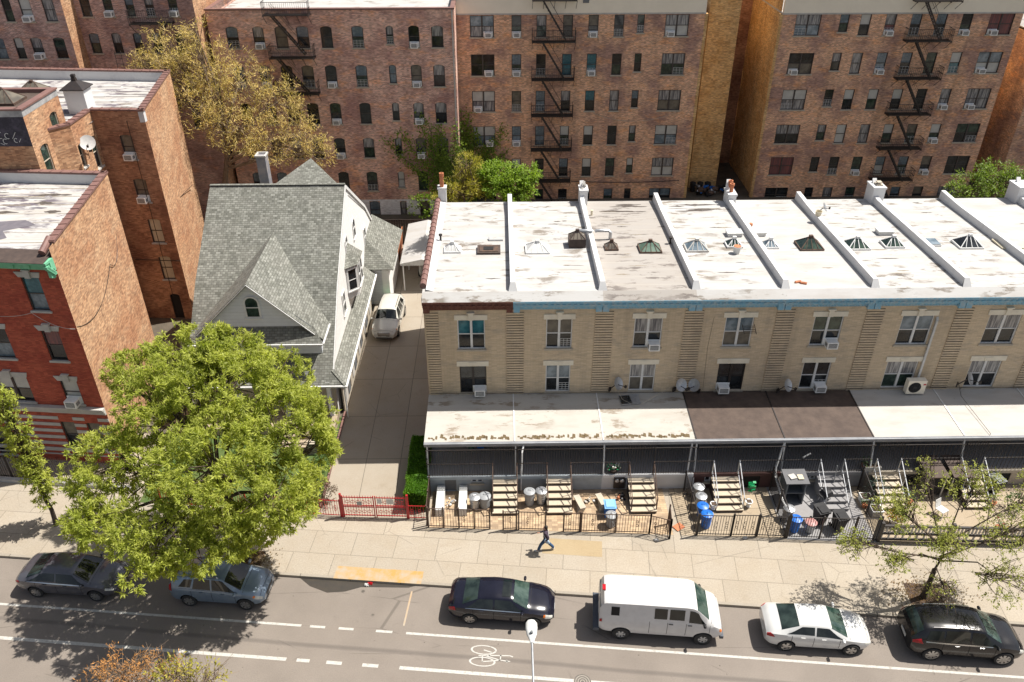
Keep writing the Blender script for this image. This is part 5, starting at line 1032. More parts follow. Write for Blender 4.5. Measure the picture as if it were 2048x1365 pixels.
# ------------------------------------------------------------- yard things
def can(x, y, m, label, h=.72, r=.27, lid=True, lm=None, tilt=0, name='garbage_can'):
    T = thing(name, label, 'garbage can', group='garbage cans in the front yards', mat=TM(x, y, .135, random.uniform(0, 3)) @ Matrix.Rotation(tilt, 4, 'X'))
    b = MB(); p = [(r*.8, 0), (r*.84, .03)]
    for k in range(1, 6): z = h*k/6; rr = r*(.84+.16*k/6); p += [(rr, z-.015), (rr+.008, z), (rr, z+.015)]
    p += [(r, h-.02), (r+.02, h), (r-.02, h), (r-.05, h*.5), (0, h*.3)]; b.lathe(p, n=20); b.build('body', m, T, local=True, smooth=True)
    if lid:
        b = MB(); b.lathe([(r+.03, h-.03), (r+.03, h+.01), (r*.7, h+.06), (r*.66, h+.045), (r*.2, h+.08), (0, h+.08)], n=20); b.tube([(-.08, 0, h+.08), (-.06, 0, h+.13), (.06, 0, h+.13), (.08, 0, h+.08)], .012, 6); b.build('lid', lm or m, T, local=True, smooth=True)
    for s_ in (-1, 1): b = MB(); b.tube([(s_*(r-.01), -.07, h*.75), (s_*(r+.05), -.05, h*.75), (s_*(r+.05), .05, h*.75), (s_*(r-.01), .07, h*.75)], .012, 6); b.build('handle', m, T, local=True)
    return T
can(-1.5, 30.35, GALV, 'left dented metal garbage can behind end house fence'); can(-.98, 30.4, PLG, 'grey garbage can with bungee lid right of the dented one, end house', r=.29)
can(1.32, 30.55, PLG, 'left grey garbage can between the first two stairs', h=.85); can(1.93, 30.6, GALV, 'right metal garbage can between first two stairs', h=.85)
can(5.36, 28.95, PLG, 'grey garbage can with white bag in third house yard, nearest fence'); 
can(10.15, 30.9, GALV, 'grey metal can, rearmost in the row on left of fourth yard'); can(10.12, 30.2, GALV, 'grey dented can second from back, fourth house yard'); can(10.05, 29.5, PLB, 'bright blue lidded can behind the other blue one, fourth yard'); can(10.1, 28.8, PLB, 'bright blue lidded can nearest the sidewalk, fourth yard', h=.85)
can(14.35, 29.25, GALV, 'silver lidded can at back left of grey fifth yard'); can(14.45, 28.45, PLB, 'blue can with dark lid behind the fence, grey fifth yard', h=.8, lm=PLB); can(15.2, 28.4, GALV, 'small can with red lid between blue can and black bins', h=.6, lm=pm('worn_red', (.35, .10, .09), (.5, .3, .28), 5, .5))
def tote(x, y, rz, m, label, lm=None):
    T = thing('wheelie_bin', label, 'wheelie bin', (x, y, .135), rz, 'wheeled bins in the front yards'); b = MB()
    lo = [(-.2, -.22, .06), (.2, -.22, .06), (.2, .2, .06), (-.2, .2, .06)]; hi = [(-.28, -.32, .92), (.28, -.32, .92), (.28, .3, .98), (-.28, .3, .98)]
    b.face(lo[::-1]); b.face(hi); [b.face([lo[k], lo[(k+1) % 4], hi[(k+1) % 4], hi[k]]) for k in range(4)]; b.box(-.31, .31, -.35, -.3, .84, .92); b.build('body', m, T, local=True)
    b = MB(); b.slab([(-.31, -.37, .95), (.31, -.37, .95), (.31, .34, 1.03), (-.31, .34, 1.03)], .04); b.box(-.2, .2, -.25, .2, 1.0, 1.03, M=Matrix.Rotation(.08, 4, 'X')); b.tube([(-.26, .36, .96), (.26, .36, .96)], .02, 6); b.build('lid', lm or m, T, local=True)
    for s_ in (-1, 1): b = MB(); b.lathe([(0, -.025), (.11, -.025), (.11, .025), (0, .025)], n=14, M=Matrix.Translation((s_*.25, .26, .11)) @ Matrix.Rotation(pi/2, 4, 'Y')); b.build('wheel', TYRE, T, local=True)
tote(15.85, 28.95, .25, PLK, 'black wheeled bin with lid, left of the pair in grey yard'); tote(16.65, 28.5, .2, PLK, 'black wheeled bin with lid, right of the pair in grey yard')
tote(25.75, 31.0, .3, PLK, 'black wheeled bin with printed lid at far right edge yard', GREYD)
T = thing('recycling_box', 'pale blue recycling tub standing behind grey can in third yard', 'recycling bin', (5.38, 29.75, .135)); b = MB(); b.box(-.26, .26, -.3, .3, 0, .62, 0); b.box(-.3, .3, -.34, .34, .62, .68, 1); b.build('body', [PLB, pm('pale_blue_plastic', (.18, .42, .72), (.15, .36, .64), 4, .5)], T, local=True)
b = MB(); b.box(-.22, .22, -.25, .25, .68, .72); b.build('lid', pm('pale_blue_lid', (.25, .48, .75), (.2, .42, .68), 4, .5), T, local=True)
def heap(name, x, y, z, r, mats, label, cat, n=16, flat=.5):
    b = MB()
    for k in range(n):
        a = random.uniform(0, 6.28); q = random.uniform(0, r); s_ = random.uniform(.12, .28)*r*1.6
        M = TM(q*cos(a), q*sin(a), random.uniform(0, r*flat)) @ Matrix.Rotation(random.uniform(0, 3), 4, 'X') @ Matrix.Rotation(random.uniform(0, 3), 4, 'Z')
        b.lathe([(0, -s_*.5), (s_*.5, -s_*.3), (s_*.6, .1*s_), (s_*.3, s_*.45), (0, s_*.5)], n=7, mat=random.randrange(len(mats)), M=M)
    return tag(b.build(name, mats, loc=(x, y, z)), label, cat)
heap('rubbish_bag', -2.72, 30.5, .22, .3, [PLG, PLW], 'crumpled grey rubbish bag between the two white cellar walls', 'rubbish bag'); heap('rubbish_bag', 4.35, 30.6, .15, .32, [PLW, STONE, PLK], 'pile of bagged rubbish at third house basement door', 'rubbish bag')
heap('rubbish_bag', 6.1, 30.9, .15, .35, [PLK, PLW, TERR], 'dark rubbish piled beside electricity meters of third house', 'rubbish bag'); heap('rubbish_bag', 9.75, 31.0, .15, .3, [PLK, RUST], 'dark junk heaped at back of the fourth yard cans', 'rubbish bag'); heap('rubbish_bag', 5.36, 28.95, .9, .12, [PLW], 'white bag on top of third yard garbage can', 'rubbish bag', 6)
b = MB(); b.box(-.28, .28, 0, .12, 0, .75)
for s_ in (-.13, .13): b.lathe([(.1, 0), (.1, .08), (0, .1)], (0, 0, 0), 14, 1, Matrix.Translation((s_, -.01, .58)) @ Matrix.Rotation(pi/2, 4, 'X'))
tag(b.build('meter_box', [IRON, GALV], loc=(6.05, 31.36, .35)), 'black electricity meter board with two round glass meters', 'meter')
for x, y, lab in ((3.9, 30.3, 'pale wooden crate left of third house basement door'), (5.05, 30.4, 'small wooden board stack right of third house basement door')):
    b = MB()
    for k in range(4): b.box(-.16, .16, -.5, .5, k*.09, k*.09+.07, M=Matrix.Rotation(.1*k, 4, 'Z'))
    tag(b.build('wooden_crate', STONE, loc=(x, y, .135)), lab, 'crate')
# dark cabinet, grill and seat in the grey yard
T = thing('garden_cabinet', 'tall dark weathered cabinet with papers on top, grey fifth yard', 'cabinet', (14.95, 30.65, .135)); b = MB(); b.box(-.5, -.44, -.4, .4, 0, 1.5); b.box(.44, .5, -.4, .4, 0, 1.5); b.box(-.44, .44, .34, .4, 0, 1.5); b.box(-.5, .5, -.4, .4, .0, .06); b.box(-.44, .44, -.35, .34, .7, .74); b.build('carcass', GREYD, T, local=True)
b = MB(); b.slab([(-.6, -.5, 1.5), (.6, -.5, 1.5), (.6, .5, 1.62), (-.6, .5, 1.62)], .05); b.build('top', TARP, T, local=True)
b = MB(); b.box(-.35, .0, -.15, .2, 0, .015, M=TM(0, 0, 0, .3)); b.box(.08, .36, -.25, .1, 0, .02, 1); tag(b.build('papers', [STW, PLY], loc=(14.95, 30.65, 1.715)), 'papers lying on top of the dark garden cabinet', 'papers')
T = thing('barbecue', 'black barbecue grill on legs near fifth house basement window', 'barbecue', (16.6, 30.3, .135), .4); b = MB(); b.lathe([(.0, .5), (.28, .55), (.34, .7), (.34, .74), (.26, .9), (0, .95)], n=4, M=Matrix.Rotation(pi/4, 4, 'Z') @ Matrix.Diagonal((1.2, 1, 1, 1))); b.build('bowl', PLK, T, local=True)
for k in range(4): a = pi/4+k*pi/2; b = MB(); b.bar((.2*cos(a), .2*sin(a), .55), (.34*cos(a), .34*sin(a), 0), .03); b.build('leg', GALV, T, local=True)
b = MB(); b.box(-.5, -.32, -.15, .15, .66, .69); b.build('side_shelf', PLK, T, local=True)
for x, y, z, m, lab, s in ((18.75, 30.35, .135, WHT, 'square white planter with soil beside fifth house stairs', 1), (18.95, 29.5, .135, WHT, 'square white planter nearer the sidewalk with dark soil', 1), (19.55, 28.75, .135, STW, 'round white bowl planter with orange flowers', 0), (12.6, 30.1, .2, WHT, 'white urn on right side of fourth house stairs', 2), (10.75, 29.95, .2, WHT, 'white urn on left side of fourth house stairs', 2), (19.3, 31.6, ZP, STW, 'pale trough planter with greenery on sixth house porch edge', 3)):
    T = thing('planter', lab, 'planter', (x, y, z)); b = MB()
    if s == 1: b.box(-.26, .26, -.26, .26, 0, .38); b.box(-.29, .29, -.29, .29, .34, .4); so_ = [(-.24, .24, -.24, .24, .4, .41)]
    elif s == 3: b.box(-.45, .45, -.16, .16, 0, .3); so_ = [(-.4, .4, -.12, .12, .3, .31)]
    else: b.lathe([(.16, 0), (.12, .06), (.2, .25), (.28, .34), (.28, .38), (.22, .36)] if s == 0 else [(.12, 0), (.08, .08), (.16, .25), (.2, .34), (.14, .33)], n=16); so_ = [(-.12, .12, -.12, .12, .33, .345)]
    b.build('pot', m, T, local=True); b = MB(); b.box(*so_[0]); b.build('soil', SOIL, T, local=True)
for x, y, w, lab in ((22.3, 31.3, 1.15, 'brown shed roof canopy over cellar door, left of the pair'), (23.58, 31.3, 1.1, 'brown shed roof canopy over cellar door, right of the pair')):
    T = thing('cellar_canopy', lab, 'canopy', (x, y, .13)); b = MB(); b.slab([(-w/2+.1, -.75, 1.45), (w/2+.05, -.75, 1.45), (w/2-.1, .65, 1.75), (-w/2, .65, 1.75)], .08); b.build('canopy_roof', AWB, T, local=True)
    for sx_ in (-w/2+.15, w/2-.08): b = MB(); b.bar((sx_, -.65, 0), (sx_, -.65, 1.4), .06); b.build('post', GALV, T, local=True)
    b = MB(); b.box(-w/2+.15, w/2-.1, -.6, -.56, .1, 1.3); b.build('cellar_door', DKIN, T, local=True)
# things stored on the end house porch
for x, y, w, d, h, m, lab in ((-1.75, 33.9, .3, .45, .5, pm('green_crate', (.03, .09, .06), (.05, .12, .08), 4, .6), 'dark green crate of cans on end house porch'), (-1.25, 33.9, .35, .4, .35, PLB, 'blue crate on the end house porch beside green one'), (-1.3, 34.4, .3, .3, .45, TERR, 'orange box at back of end house porch')):
    b = MB(); b.box(-w/2, w/2, -d/2, d/2, 0, h, 0); b.box(-w/2-.02, w/2+.02, -d/2-.02, d/2+.02, h-.06, h, 0)
    for k in range(4): b.box(-w/2+.03, w/2-.05, -d/2+.03+k*d/4, -d/2+.08+k*d/4, h, h+.03, 1)
    tag(b.build('storage_crate', [m, PLW], loc=(x, y, ZP)), lab, 'crate')
T = thing('flower_basket', 'basket of yellow and white flowers on third house porch edge', 'flower basket', (5.75, 31.7, ZP)); b = MB(); b.lathe([(.18, 0), (.26, .25), (.22, .24)], n=12); b.build('basket', DKB, T, local=True)
b = MB()
for k in range(60): M = TM(random.uniform(-.35, .35), random.uniform(-.2, .2), random.uniform(.22, .5)) @ Matrix.Rotation(random.uniform(0, 6), 4, 'X'); b.box(-.035, .035, -.035, .035, 0, .02, random.choice([0, 0, 0, 1, 2]), M)
b.build('flowers', [GRN, PLY, PLW], T, local=True)
b = MB()
for k in range(18): M = TM(random.uniform(-.12, .12), random.uniform(-.15, .15), random.uniform(0, .5)) @ Matrix.Rotation(random.uniform(0, 6), 4, 'X'); b.box(-.08, .08, -.06, .06, 0, .03, 0, M)
tag(b.build('toy_ornament', GRN, loc=(12.75, 30.45, .9)), 'bright green leafy ornament on right rail of fourth house stairs', 'ornament')
b = MB(); b.box(-.25, .25, -.2, .2, 0, .03); tag(b.build('cardboard', TERR, loc=(8.75, 28.75, .14), rz=.6), 'torn orange cardboard by open gate of third house', 'cardboard')
for x, z0, x1, z1, lab in ((.95, 3.0, .9, .2, 'bent white downspout between first two houses'),):
    b = MB(); b.tube([(x+.1, 31.9, 3.0), (x, 31.6, 2.7), (x1, 31.38, .3)], .045, 8); tag(b.build('downspout', WHT), lab, 'downspout')
b = MB(); b.tube([(9.75, 31.9, 3.0), (9.6, 31.5, 1.3), (9.55, 31.3, .2)], .05, 8); tag(b.build('downspout', WHT), 'white downspout beside fourth house porch, left end of brown roofs', 'downspout')
b = MB(); b.tube([(14.55, 31.9, 3.0), (14.2, 31.5, 1.6), (14.15, 31.2, 1.2), (14.1, 29.6, 1.0), (14.6, 28.3, .3)], .055, 8); tag(b.build('downspout', WHT), 'long white downspout crossing the yard between fourth and fifth house', 'downspout')
b = MB(); b.bar((17.2, 30.9, .15), (17.25, 31.2, 1.9), .04); b.bar((15.9, 31.6, 2.4), (15.5, 31.5, 2.2), .06); tag(b.build('metal_pole', GALV), 'thin metal pole standing beside the fifth house stairs', 'pole')

# ------------------------------------------------------------- street lamp
SL = thing('street_lamp', 'grey street lamp with long arm reaching over the bike lane', 'street lamp', (.78, 9.9, .1)); zl = 8.6
b = MB(); b.tube([(.78, 9.9, .1), (.78, 9.9, 8.0)], [.11, .07], 12); b.build('pole', GALV, SL, smooth=True)
b = MB(); b.tube([(.78, 9.9, 7.9), (.78, 10.4, 8.35), (.79, 12, 8.65), (.82, 15.9, 8.7)], .035, 10); b.build('arm', GALV, SL, smooth=True)
b = MB(); M = Matrix.Translation((.82, 15.75, 8.72)) @ Matrix.Rotation(-pi/2, 4, 'X') @ Matrix.Diagonal((1, .55, 1, 1)); b.lathe([(0, 0), (.06, .0), (.085, .12), (.16, .3), (.19, .55), (.18, .72), (.12, .82), (0, .84)], n=18, M=M); b.build('lamp_head', PLW, SL, smooth=True)
b = MB(); b.lathe([(.045, 0), (.045, .08), (0, .09)], (.82, 16.05, 8.80), 10); b.build('photocell', GREYD, SL)

for x, y, z, lab in ((19.0, 31.7, ZP, 'small potted plant on sixth house porch edge by its trough'), (20.95, 30.2, .13, 'potted plant right of the sixth house stairs'), (18.6, 30.0, .13, 'leafy pot squeezed between two white planters'), (25.2, 30.0, .13, 'potted plant right of seventh house stairs'), (24.6, 28.2, .13, 'pot with red flowers near black fence at right')):
    T = thing('potted_plant', lab, 'potted plant', (x, y, z)); b = MB(); b.lathe([(.13, 0), (.19, .26), (.21, .27), (.16, .25)], n=12); b.build('pot', TERR, T, local=True); b = MB()
    for k in range(70): M = TM(random.gauss(0, .12), random.gauss(0, .12), random.uniform(.25, .7)) @ Matrix.Rotation(random.uniform(0, 6), 4, 'X') @ Matrix.Rotation(random.uniform(0, 6), 4, 'Z'); b.face([M @ Vector(q) for q in ((0, 0, 0), (.07, .025, 0), (.14, 0, .01), (.07, -.025, 0))], 1 if 'red' in lab and k % 4 == 0 else 0)
    b.build('leaves', [pm('pot_leaf_%d' % int(x*10), (.08, .14, .04), (.05, .09, .03)), LRED], T, local=True)
for x, y, lab in ((22.2, 29.3, 'white plastic chair in the seventh house front yard'),):
    T = thing('garden_chair', lab, 'chair', (x, y, .13), .5); b = MB(); b.box(-.23, .23, -.22, .22, .42, .46); b.build('seat', PLW, T, local=True); b = MB(); b.slab([(-.22, .24, .46), (.22, .24, .46), (.2, .34, .88), (-.2, .34, .88)], .03); b.build('backrest', PLW, T, local=True)
    for q in ((-1, -1), (1, -1), (1, 1), (-1, 1)): b = MB(); b.bar((q[0]*.2, q[1]*.2, .42), (q[0]*.24, q[1]*.24, 0), .035); b.build('leg', PLW, T, local=True)

# ------------------------------------------------------------- cars
def paint(name, c, c2=None, rough=.16, metal=.0, coat=1.0):
    n = NT(name); col = n.mix(n.ramp(n.noise('Object', 3, 5), .4, .7), c4(c), c4(c2 or tuple(x*.9 for x in c)))
    m = n.done(col, rough, metal); n.p.inputs['Coat Weight'].default_value = coat; n.p.inputs['Coat Roughness'].default_value = .04; return m
G_CARR = glass('car_glass_rear', (.012, .02, .018), (.03, .045, .04), 1.5, .03)
class Prof:
    def __init__(s, W, st, zb=.24): s.W = W/2; s.a = np.array(st, float); s.zb = zb
    def sec(s, x):
        xs = s.a[:, 0]; o = 0
        for d, w in ((-.14, .12), (-.07, .23), (0, .3), (.07, .23), (.14, .12)): o = o+w*np.array([np.interp(x+d, xs, s.a[:, k]) for k in range(1, 6)])
        zb, zbelt, ztop, wf, wt = o; w = s.W*wf; zb = max(zb, s.zb)
        zm = zb+(zbelt-zb)*.52
        return [(0, zb), (w*.8, zb), (w*.955, zb+.09), (w, zm), (w*.985, zm+(zbelt-zm)*.65), (w*.955, zbelt), (wt, ztop-.055), (wt*.9, ztop-.008), (wt*.5, ztop+.022), (0, ztop+.03)]
    def P(s, x, v, side=1):
        q = s.sec(x); k = min(int(v), len(q)-2); t = v-k; return Vector((x, -side*(q[k][0]+(q[k+1][0]-q[k][0])*t), q[k][1]+(q[k+1][1]-q[k][1])*t))
    def Pn(s, x, v, side=1, off=.008):
        p = s.P(x, v, side); e = .02; du = s.P(x+e, v, side)-s.P(x-e, v, side); dv = s.P(x, min(v+e, 8.99), side)-s.P(x, max(v-e, 0), side)
        n = du.cross(dv)*side; n = n.normalized() if n.length > 1e-9 else Vector((0, 0, 1)); return p+n*off
def patch(pr, xa, xb, v0, v1, side, nx=8, nv=4, off=.008, b=None, mat=0):     # xa, xb = (x at v0, x at v1)
    b = b or MB(); G = [[None]*(nx+1) for _ in range(nv+1)]
    for j in range(nv+1):
        t = j/nv; v = v0+(v1-v0)*t; x0 = xa[0]+(xa[1]-xa[0])*t; x1 = xb[0]+(xb[1]-xb[0])*t
        for i in range(nx+1): G[j][i] = pr.Pn(x0+(x1-x0)*i/nx, v, side, off)
    for j in range(nv):
        for i in range(nx): q = [G[j][i], G[j][i+1], G[j+1][i+1], G[j+1][i]]; b.face(q if side > 0 else q[::-1], mat)
    return b
def screen(pr, xlo, xhi, off=.01, vl=6.25, n=10, b=None):     # windscreen-like patch across the roof line; xlo base, xhi top
    b = b or MB(); rows = []
    for i in range(n+1):
        x = xlo+(xhi-xlo)*i/n; row = [pr.Pn(x, v, 1, off) for v in np.linspace(vl, 8.98, 7)]+[pr.Pn(x, v, -1, off) for v in np.linspace(8.98, vl, 7)][1:]
        rows.append(row)
    for i in range(n):
        for k in range(len(rows[0])-1):
            q = [rows[i][k], rows[i+1][k], rows[i+1][k+1], rows[i][k+1]]; b.face(q if xhi > xlo else q[::-1])
    return b
def booldiff(me, cut):
    o = bpy.data.objects.new('tmp', me); c = bpy.data.objects.new('tmpc', cut); COL.objects.link(o); COL.objects.link(c)
    m = o.modifiers.new('b', 'BOOLEAN'); m.operation = 'DIFFERENCE'; m.object = c; m.solver = 'EXACT'
    dg = bpy.context.evaluated_depsgraph_get(); dg.update(); r = bpy.data.meshes.new_from_object(o.evaluated_get(dg)); bpy.data.objects.remove(o); bpy.data.objects.remove(c); return r
def rimmesh(R_, m, n):
    b = MB(); b.lathe([(R_, -.02), (R_, .03), (R_*.93, .035), (R_*.9, .0), (0, -.0)], n=28, mat=1); b.lathe([(R_*.18, .0), (R_*.18, .045), (0, .05)], n=12)
    for k in range(n):
        a = 2*pi*k/n; M = Matrix.Rotation(a, 4, 'Z'); w = .055*R_/.24*(5/n+.25); P = [(.02, -w*.6), (R_*.93, -w), (R_*.93, w), (.02, w*.6)]
        b.face([M @ Vector((x, y, .04)) for x, y in P]); b.face([M @ Vector((P[0][0], P[0][1], .04)), M @ Vector((P[0][0], P[0][1], .0)), M @ Vector((P[1][0], P[1][1], .0)), M @ Vector((P[1][0], P[1][1], .04))]); b.face([M @ Vector((P[3][0], P[3][1], .0)), M @ Vector((P[3][0], P[3][1], .04)), M @ Vector((P[2][0], P[2][1], .04)), M @ Vector((P[2][0], P[2][1], .0))])
    b.lathe([(R_*.9, .03), (R_, .038), (R_*1.0, .0)], n=28, cap=False); return b.mesh('rim', [m, DKIN])
def car(name, label, cat, M, W, wb, Rw, st, body, wins, ws, rs, x_r=0, spokes=7, rimm=None, trim=None, belt=None, heads=(), tails=(), seams=(), mirror=None, glassm=None, roofrail=None, extra=None, zb=.24, xoff=0, dark_low=None, handles=(), rimr=.68, sf=.86, sr=.92):
    tx = lambda x: wb/2+(x-wb/2)*sf if x > wb/2 else (-wb/2+(x+wb/2)*sr if x < -wb/2 else x)
    st = [(tx(q[0]),)+tuple(q[1:]) for q in st]; ws = tuple(tx(x) for x in ws); rs = rs and tuple(tx(x) for x in rs)
    wins = [(tuple(map(tx, a)), tuple(map(tx, c)), v0, v1) for a, c, v0, v1 in wins]; heads = [(tuple(map(tx, q[0])), tuple(map(tx, q[1])))+tuple(q[2:]) for q in heads]; tails = [(tuple(map(tx, q[0])), tuple(map(tx, q[1])))+tuple(q[2:]) for q in tails]
    belt = belt and (tx(belt[0]),)+tuple(belt[1:])
    T = thing(name, label, cat, mat=M); pr = Prof(W, st, zb); xs = np.array(st)[:, 0]; x0, x1 = xs[0], xs[-1]
    X = sorted(set(list(np.linspace(x0, x1, 60))+[x0+.03, x0+.08, x1-.03, x1-.08])); b = MB(); rings = []
    for x in X:
        q = pr.sec(x); rings.append([Vector((x, -y, z)) for y, z in q]+[Vector((x, y, z)) for y, z in q[1:-1][::-1]])
    n = len(rings[0])
    for i in range(len(rings)-1):
        for k in range(n): j = (k+1) % n; b.face([rings[i][k], rings[i+1][k], rings[i+1][j], rings[i][j]])
    b.face(rings[0]); b.face(rings[-1][::-1]); me = b.mesh('body', [body, DKIN], merge=True)
    for sgn in (0,):
        c = MB()
        for xx in (-wb/2+xoff, wb/2+xoff):
            for s_ in (-1, 1): c.lathe([(0, -.2), (Rw+.055, -.2), (Rw+.055, .3), (0, .3)], n=32, M=Matrix.Translation((xx, s_*(W/2-.08), Rw+.02)) @ Matrix.Rotation(pi/2, 4, 'X') @ Matrix.Diagonal((1, 1, -s_, 1)))
        cm = c.mesh('c', [DKIN], merge=True)
        for p_ in cm.polygons: p_.material_index = 0
        r = booldiff(me, cm)
        if len(r.polygons) > 50: me = r
    me.polygons.foreach_set('use_smooth', [True]*len(me.polygons))
    try: me.set_sharp_from_angle(angle=R(32))
    except Exception: pass
    me.name = 'body'; lput('body', me, T)
    gm = glassm or G_CAR
    screen(pr, *ws).build('windshield', gm, T, local=True, smooth=True)
    if rs: screen(pr, *rs).build('rear_window', G_CARR, T, local=True, smooth=True)
    for (a, c, v0, v1) in wins:
        for s_ in (1, -1): patch(pr, a, c, v0, v1, s_).build('side_window', G_CAR, T, local=True, smooth=True)
    b = MB()
    for xx in seams:
        for s_ in (1, -1): patch(pr, (xx-.009, xx-.009), (xx+.009, xx+.009), 1.9, 5.0, s_, 1, 8, .0035, b)
    for s_ in (1, -1): patch(pr, (min(seams), min(seams)), (max(seams), max(seams)), 1.88, 1.98, s_, 10, 1, .0035, b)
    b.build('door_gap', DKIN, T, local=True)
    b = MB(); screen(pr, ws[0]+.10, ws[0]+.115, .004, 5.6, 2, b); screen(pr, x1-.16, x1-.15, .004, 5.6, 2, b)
    if rs and 0: screen(pr, rs[0]-.07, rs[0]-.058, .004, 5.6, 2, b)
    tag(b.build('hood_gap', DKIN, T, local=True), kind=None)
    if belt:
        for s_ in (1, -1): patch(pr, (belt[0], belt[0]), (belt[1], belt[1]), 5.0, 5.09, s_, 16, 1, .012).build('window_trim', belt[2] if len(belt) > 2 else CHR, T, local=True)
    for (xa, xb, v0, v1, m_, nm) in list(heads)+list(tails):
        for s_ in (1, -1): patch(pr, xa, xb, v0, v1, s_, 6, 3, .012).build(nm, m_, T, local=True, smooth=True)
    for xx in handles:
        b = MB()
        for s_ in (1, -1): p = pr.Pn(xx, 4.6, s_, .02); b.box(p.x-.09, p.x+.09, p.y-.015, p.y+.015, p.z-.015, p.z+.015)
        b.build('door_handle', trim or body, T, local=True)
    if mirror:
        for s_ in (1, -1):
            p = pr.P(mirror, 5.1, s_); b = MB(); b.lathe([(0, -.1), (.07, -.08), (.09, 0), (.07, .08), (0, .1)], n=10, M=Matrix.Translation((p.x, p.y-s_*.13, p.z+.06)) @ Matrix.Rotation(pi/2, 4, 'X') @ Matrix.Diagonal((.8, .8, 1.1, 1))); b.bar((p.x, p.y, p.z), (p.x, p.y-s_*.1, p.z+.03), .05)
            b.build('wing_mirror', body if cat != 'van' else PLK, T, local=True, smooth=True)
    yw = W/2-.10; tm = MB(); r = Rw; tm.lathe([(r*rimr, -.11), (r*.94, -.115), (r, -.09), (r, .07), (r*.95, .10), (r*rimr, .10), (r*rimr, .0)], n=32, cap=False); tme = tm.mesh('wheel', [TYRE], smooth=True); rme = rimmesh(r*rimr, rimm or ALLOY, spokes)
    for xx in (-wb/2+xoff, wb/2+xoff):
        for s_ in (1, -1):
            ML = Matrix.Translation((xx, -s_*yw, r)) @ Matrix.Rotation(s_*pi/2, 4, 'X'); o = put(bpy.data.objects.new('wheel', tme), T, mat=WM[T.name] @ ML); put(bpy.data.objects.new('rim', rme), o, mat=WM[T.name] @ ML @ Matrix.Translation((0, 0, .055)))
    b = MB(); b.box(x0+.35, x1-.35, -W/2+.25, W/2-.25, zb-.06, zb+.1); b.build('underbody', DKIN, T, local=True)
    zf = pr.sec(x1-.02); w1 = zf[3][0]; zz = zf[3][1]
    b = MB(); b.box(x1-.03, x1+.015, -w1*.55, w1*.55, zz-.02, zz+.16); b.box(x1-.03, x1+.012, -w1*.75, w1*.75, zz-.2, zz-.1); b.build('grille', GRL, T, local=True)
    b = MB(); b.box(x0-.012, x0+.02, -.26, .26, zz+.02, zz+.17); b.build('number_plate', PLW, T, local=True); b = MB(); b.box(x1-.0, x1+.025, -.16, .16, zz-.08, zz+.0); b.build('number_plate', PLW, T, local=True)
    if roofrail:
        for s_ in (1, -1): b = MB(); p = [pr.Pn(x, 7.0, s_, .045) for x in np.linspace(roofrail[0], roofrail[1], 8)]; b.tube([pr.Pn(roofrail[0]-.05, 7, s_, 0)]+p+[pr.Pn(roofrail[1]+.05, 7, s_, 0)], .02, 6); b.build('roof_rail', CHR, T, local=True)
    if extra: extra(T, pr)
    return T
def at(xr, yr, xf, yf, W, L=None):          # near-side wheel contact points -> placement
    a = Vector((xr, yr, 0)); c = Vector((xf, yf, 0)); rz = -.098; d = Vector((cos(rz), sin(rz), 0)); n = Vector((-sin(rz), cos(rz), 0)); m = (a+c)/2+n*(W/2-.06); return TM(m.x, m.y, .005, rz)
#        x     zb   belt  top   wf   wtop
SED = [(-2.44, .42, .80, .86, .74, .60), (-2.38, .32, .90, 1.00, .88, .70), (-2.15, .26, .97, 1.09, .95, .74), (-1.78, .24, .99, 1.12, .985, .76), (-.98, .24, .97, 1.42, 1.0, .60), (-.3, .24, .95, 1.47, 1.0, .62), (.42, .24, .94, 1.42, 1.0, .60), (1.18, .24, .92, 1.04, .99, .76), (1.6, .24, .86, .98, .975, .74), (2.1, .26, .76, .87, .92, .68), (2.33, .3, .66, .74, .82, .60), (2.44, .4, .56, .60, .66, .48)]
SW_ = [((-1.62, -1.05), (-.38, -.38), 5.15, 5.95), ((-.30, -.30), (1.02, .40), 5.15, 5.95)]
HD = [((1.98, 2.0), (2.36, 2.36), 3.6, 5.3, LCLR, 'headlight'), ((1.9, 1.93), (2.02, 2.02), 3.9, 5.2, LORG, 'indicator')]; TL = [((-2.41, -2.41), (-2.05, -2.12), 3.9, 5.2, LRED, 'taillight')]
NAVY = paint('navy_paint', (.006, .006, .013), (.009, .009, .018), .18, 0, .4); WHP = paint('white_car_paint', (.60, .60, .585), (.56, .56, .545), .3); GRP = paint('grey_car_paint', (.10, .10, .115), (.085, .085, .1), .35, .4); BLP = paint('blue_grey_paint', (.20, .26, .33), (.17, .23, .30), .35, .4); BKP = paint('black_car_paint', (.006, .006, .007), (.01, .009, .01), .2, 0, .35); VANP = paint('van_white_paint', (.62, .61, .60), (.56, .55, .54), .4, 0, .5); CRP = paint('cream_car_paint', (.56, .545, .49), (.52, .505, .455), .3)
def sunroof(T, pr): b = MB(); b = screen(pr, -.75, -.05, .012, 7.2, 6); b.build('sunroof', G_CAR, T, local=True)
car('parked_sedan', 'dark navy sedan with green-tinted glass parked at kerb below street lamp head', 'car', at(-1.60, 23.27, 1.26, 23.0, 1.85), 1.85, 2.8, .325, SED, NAVY, SW_, (1.14, .50), (-1.74, -1.06), heads=HD, tails=TL, seams=(-1.25, -.34, .85), belt=(-1.6, 1.0), mirror=.92, handles=(-.85, .1), glassm=G_CARG, extra=lambda T, pr: screen(pr, .0, .38, .012, 7.3, 4).build('sunroof', G_CAR, T, local=True))
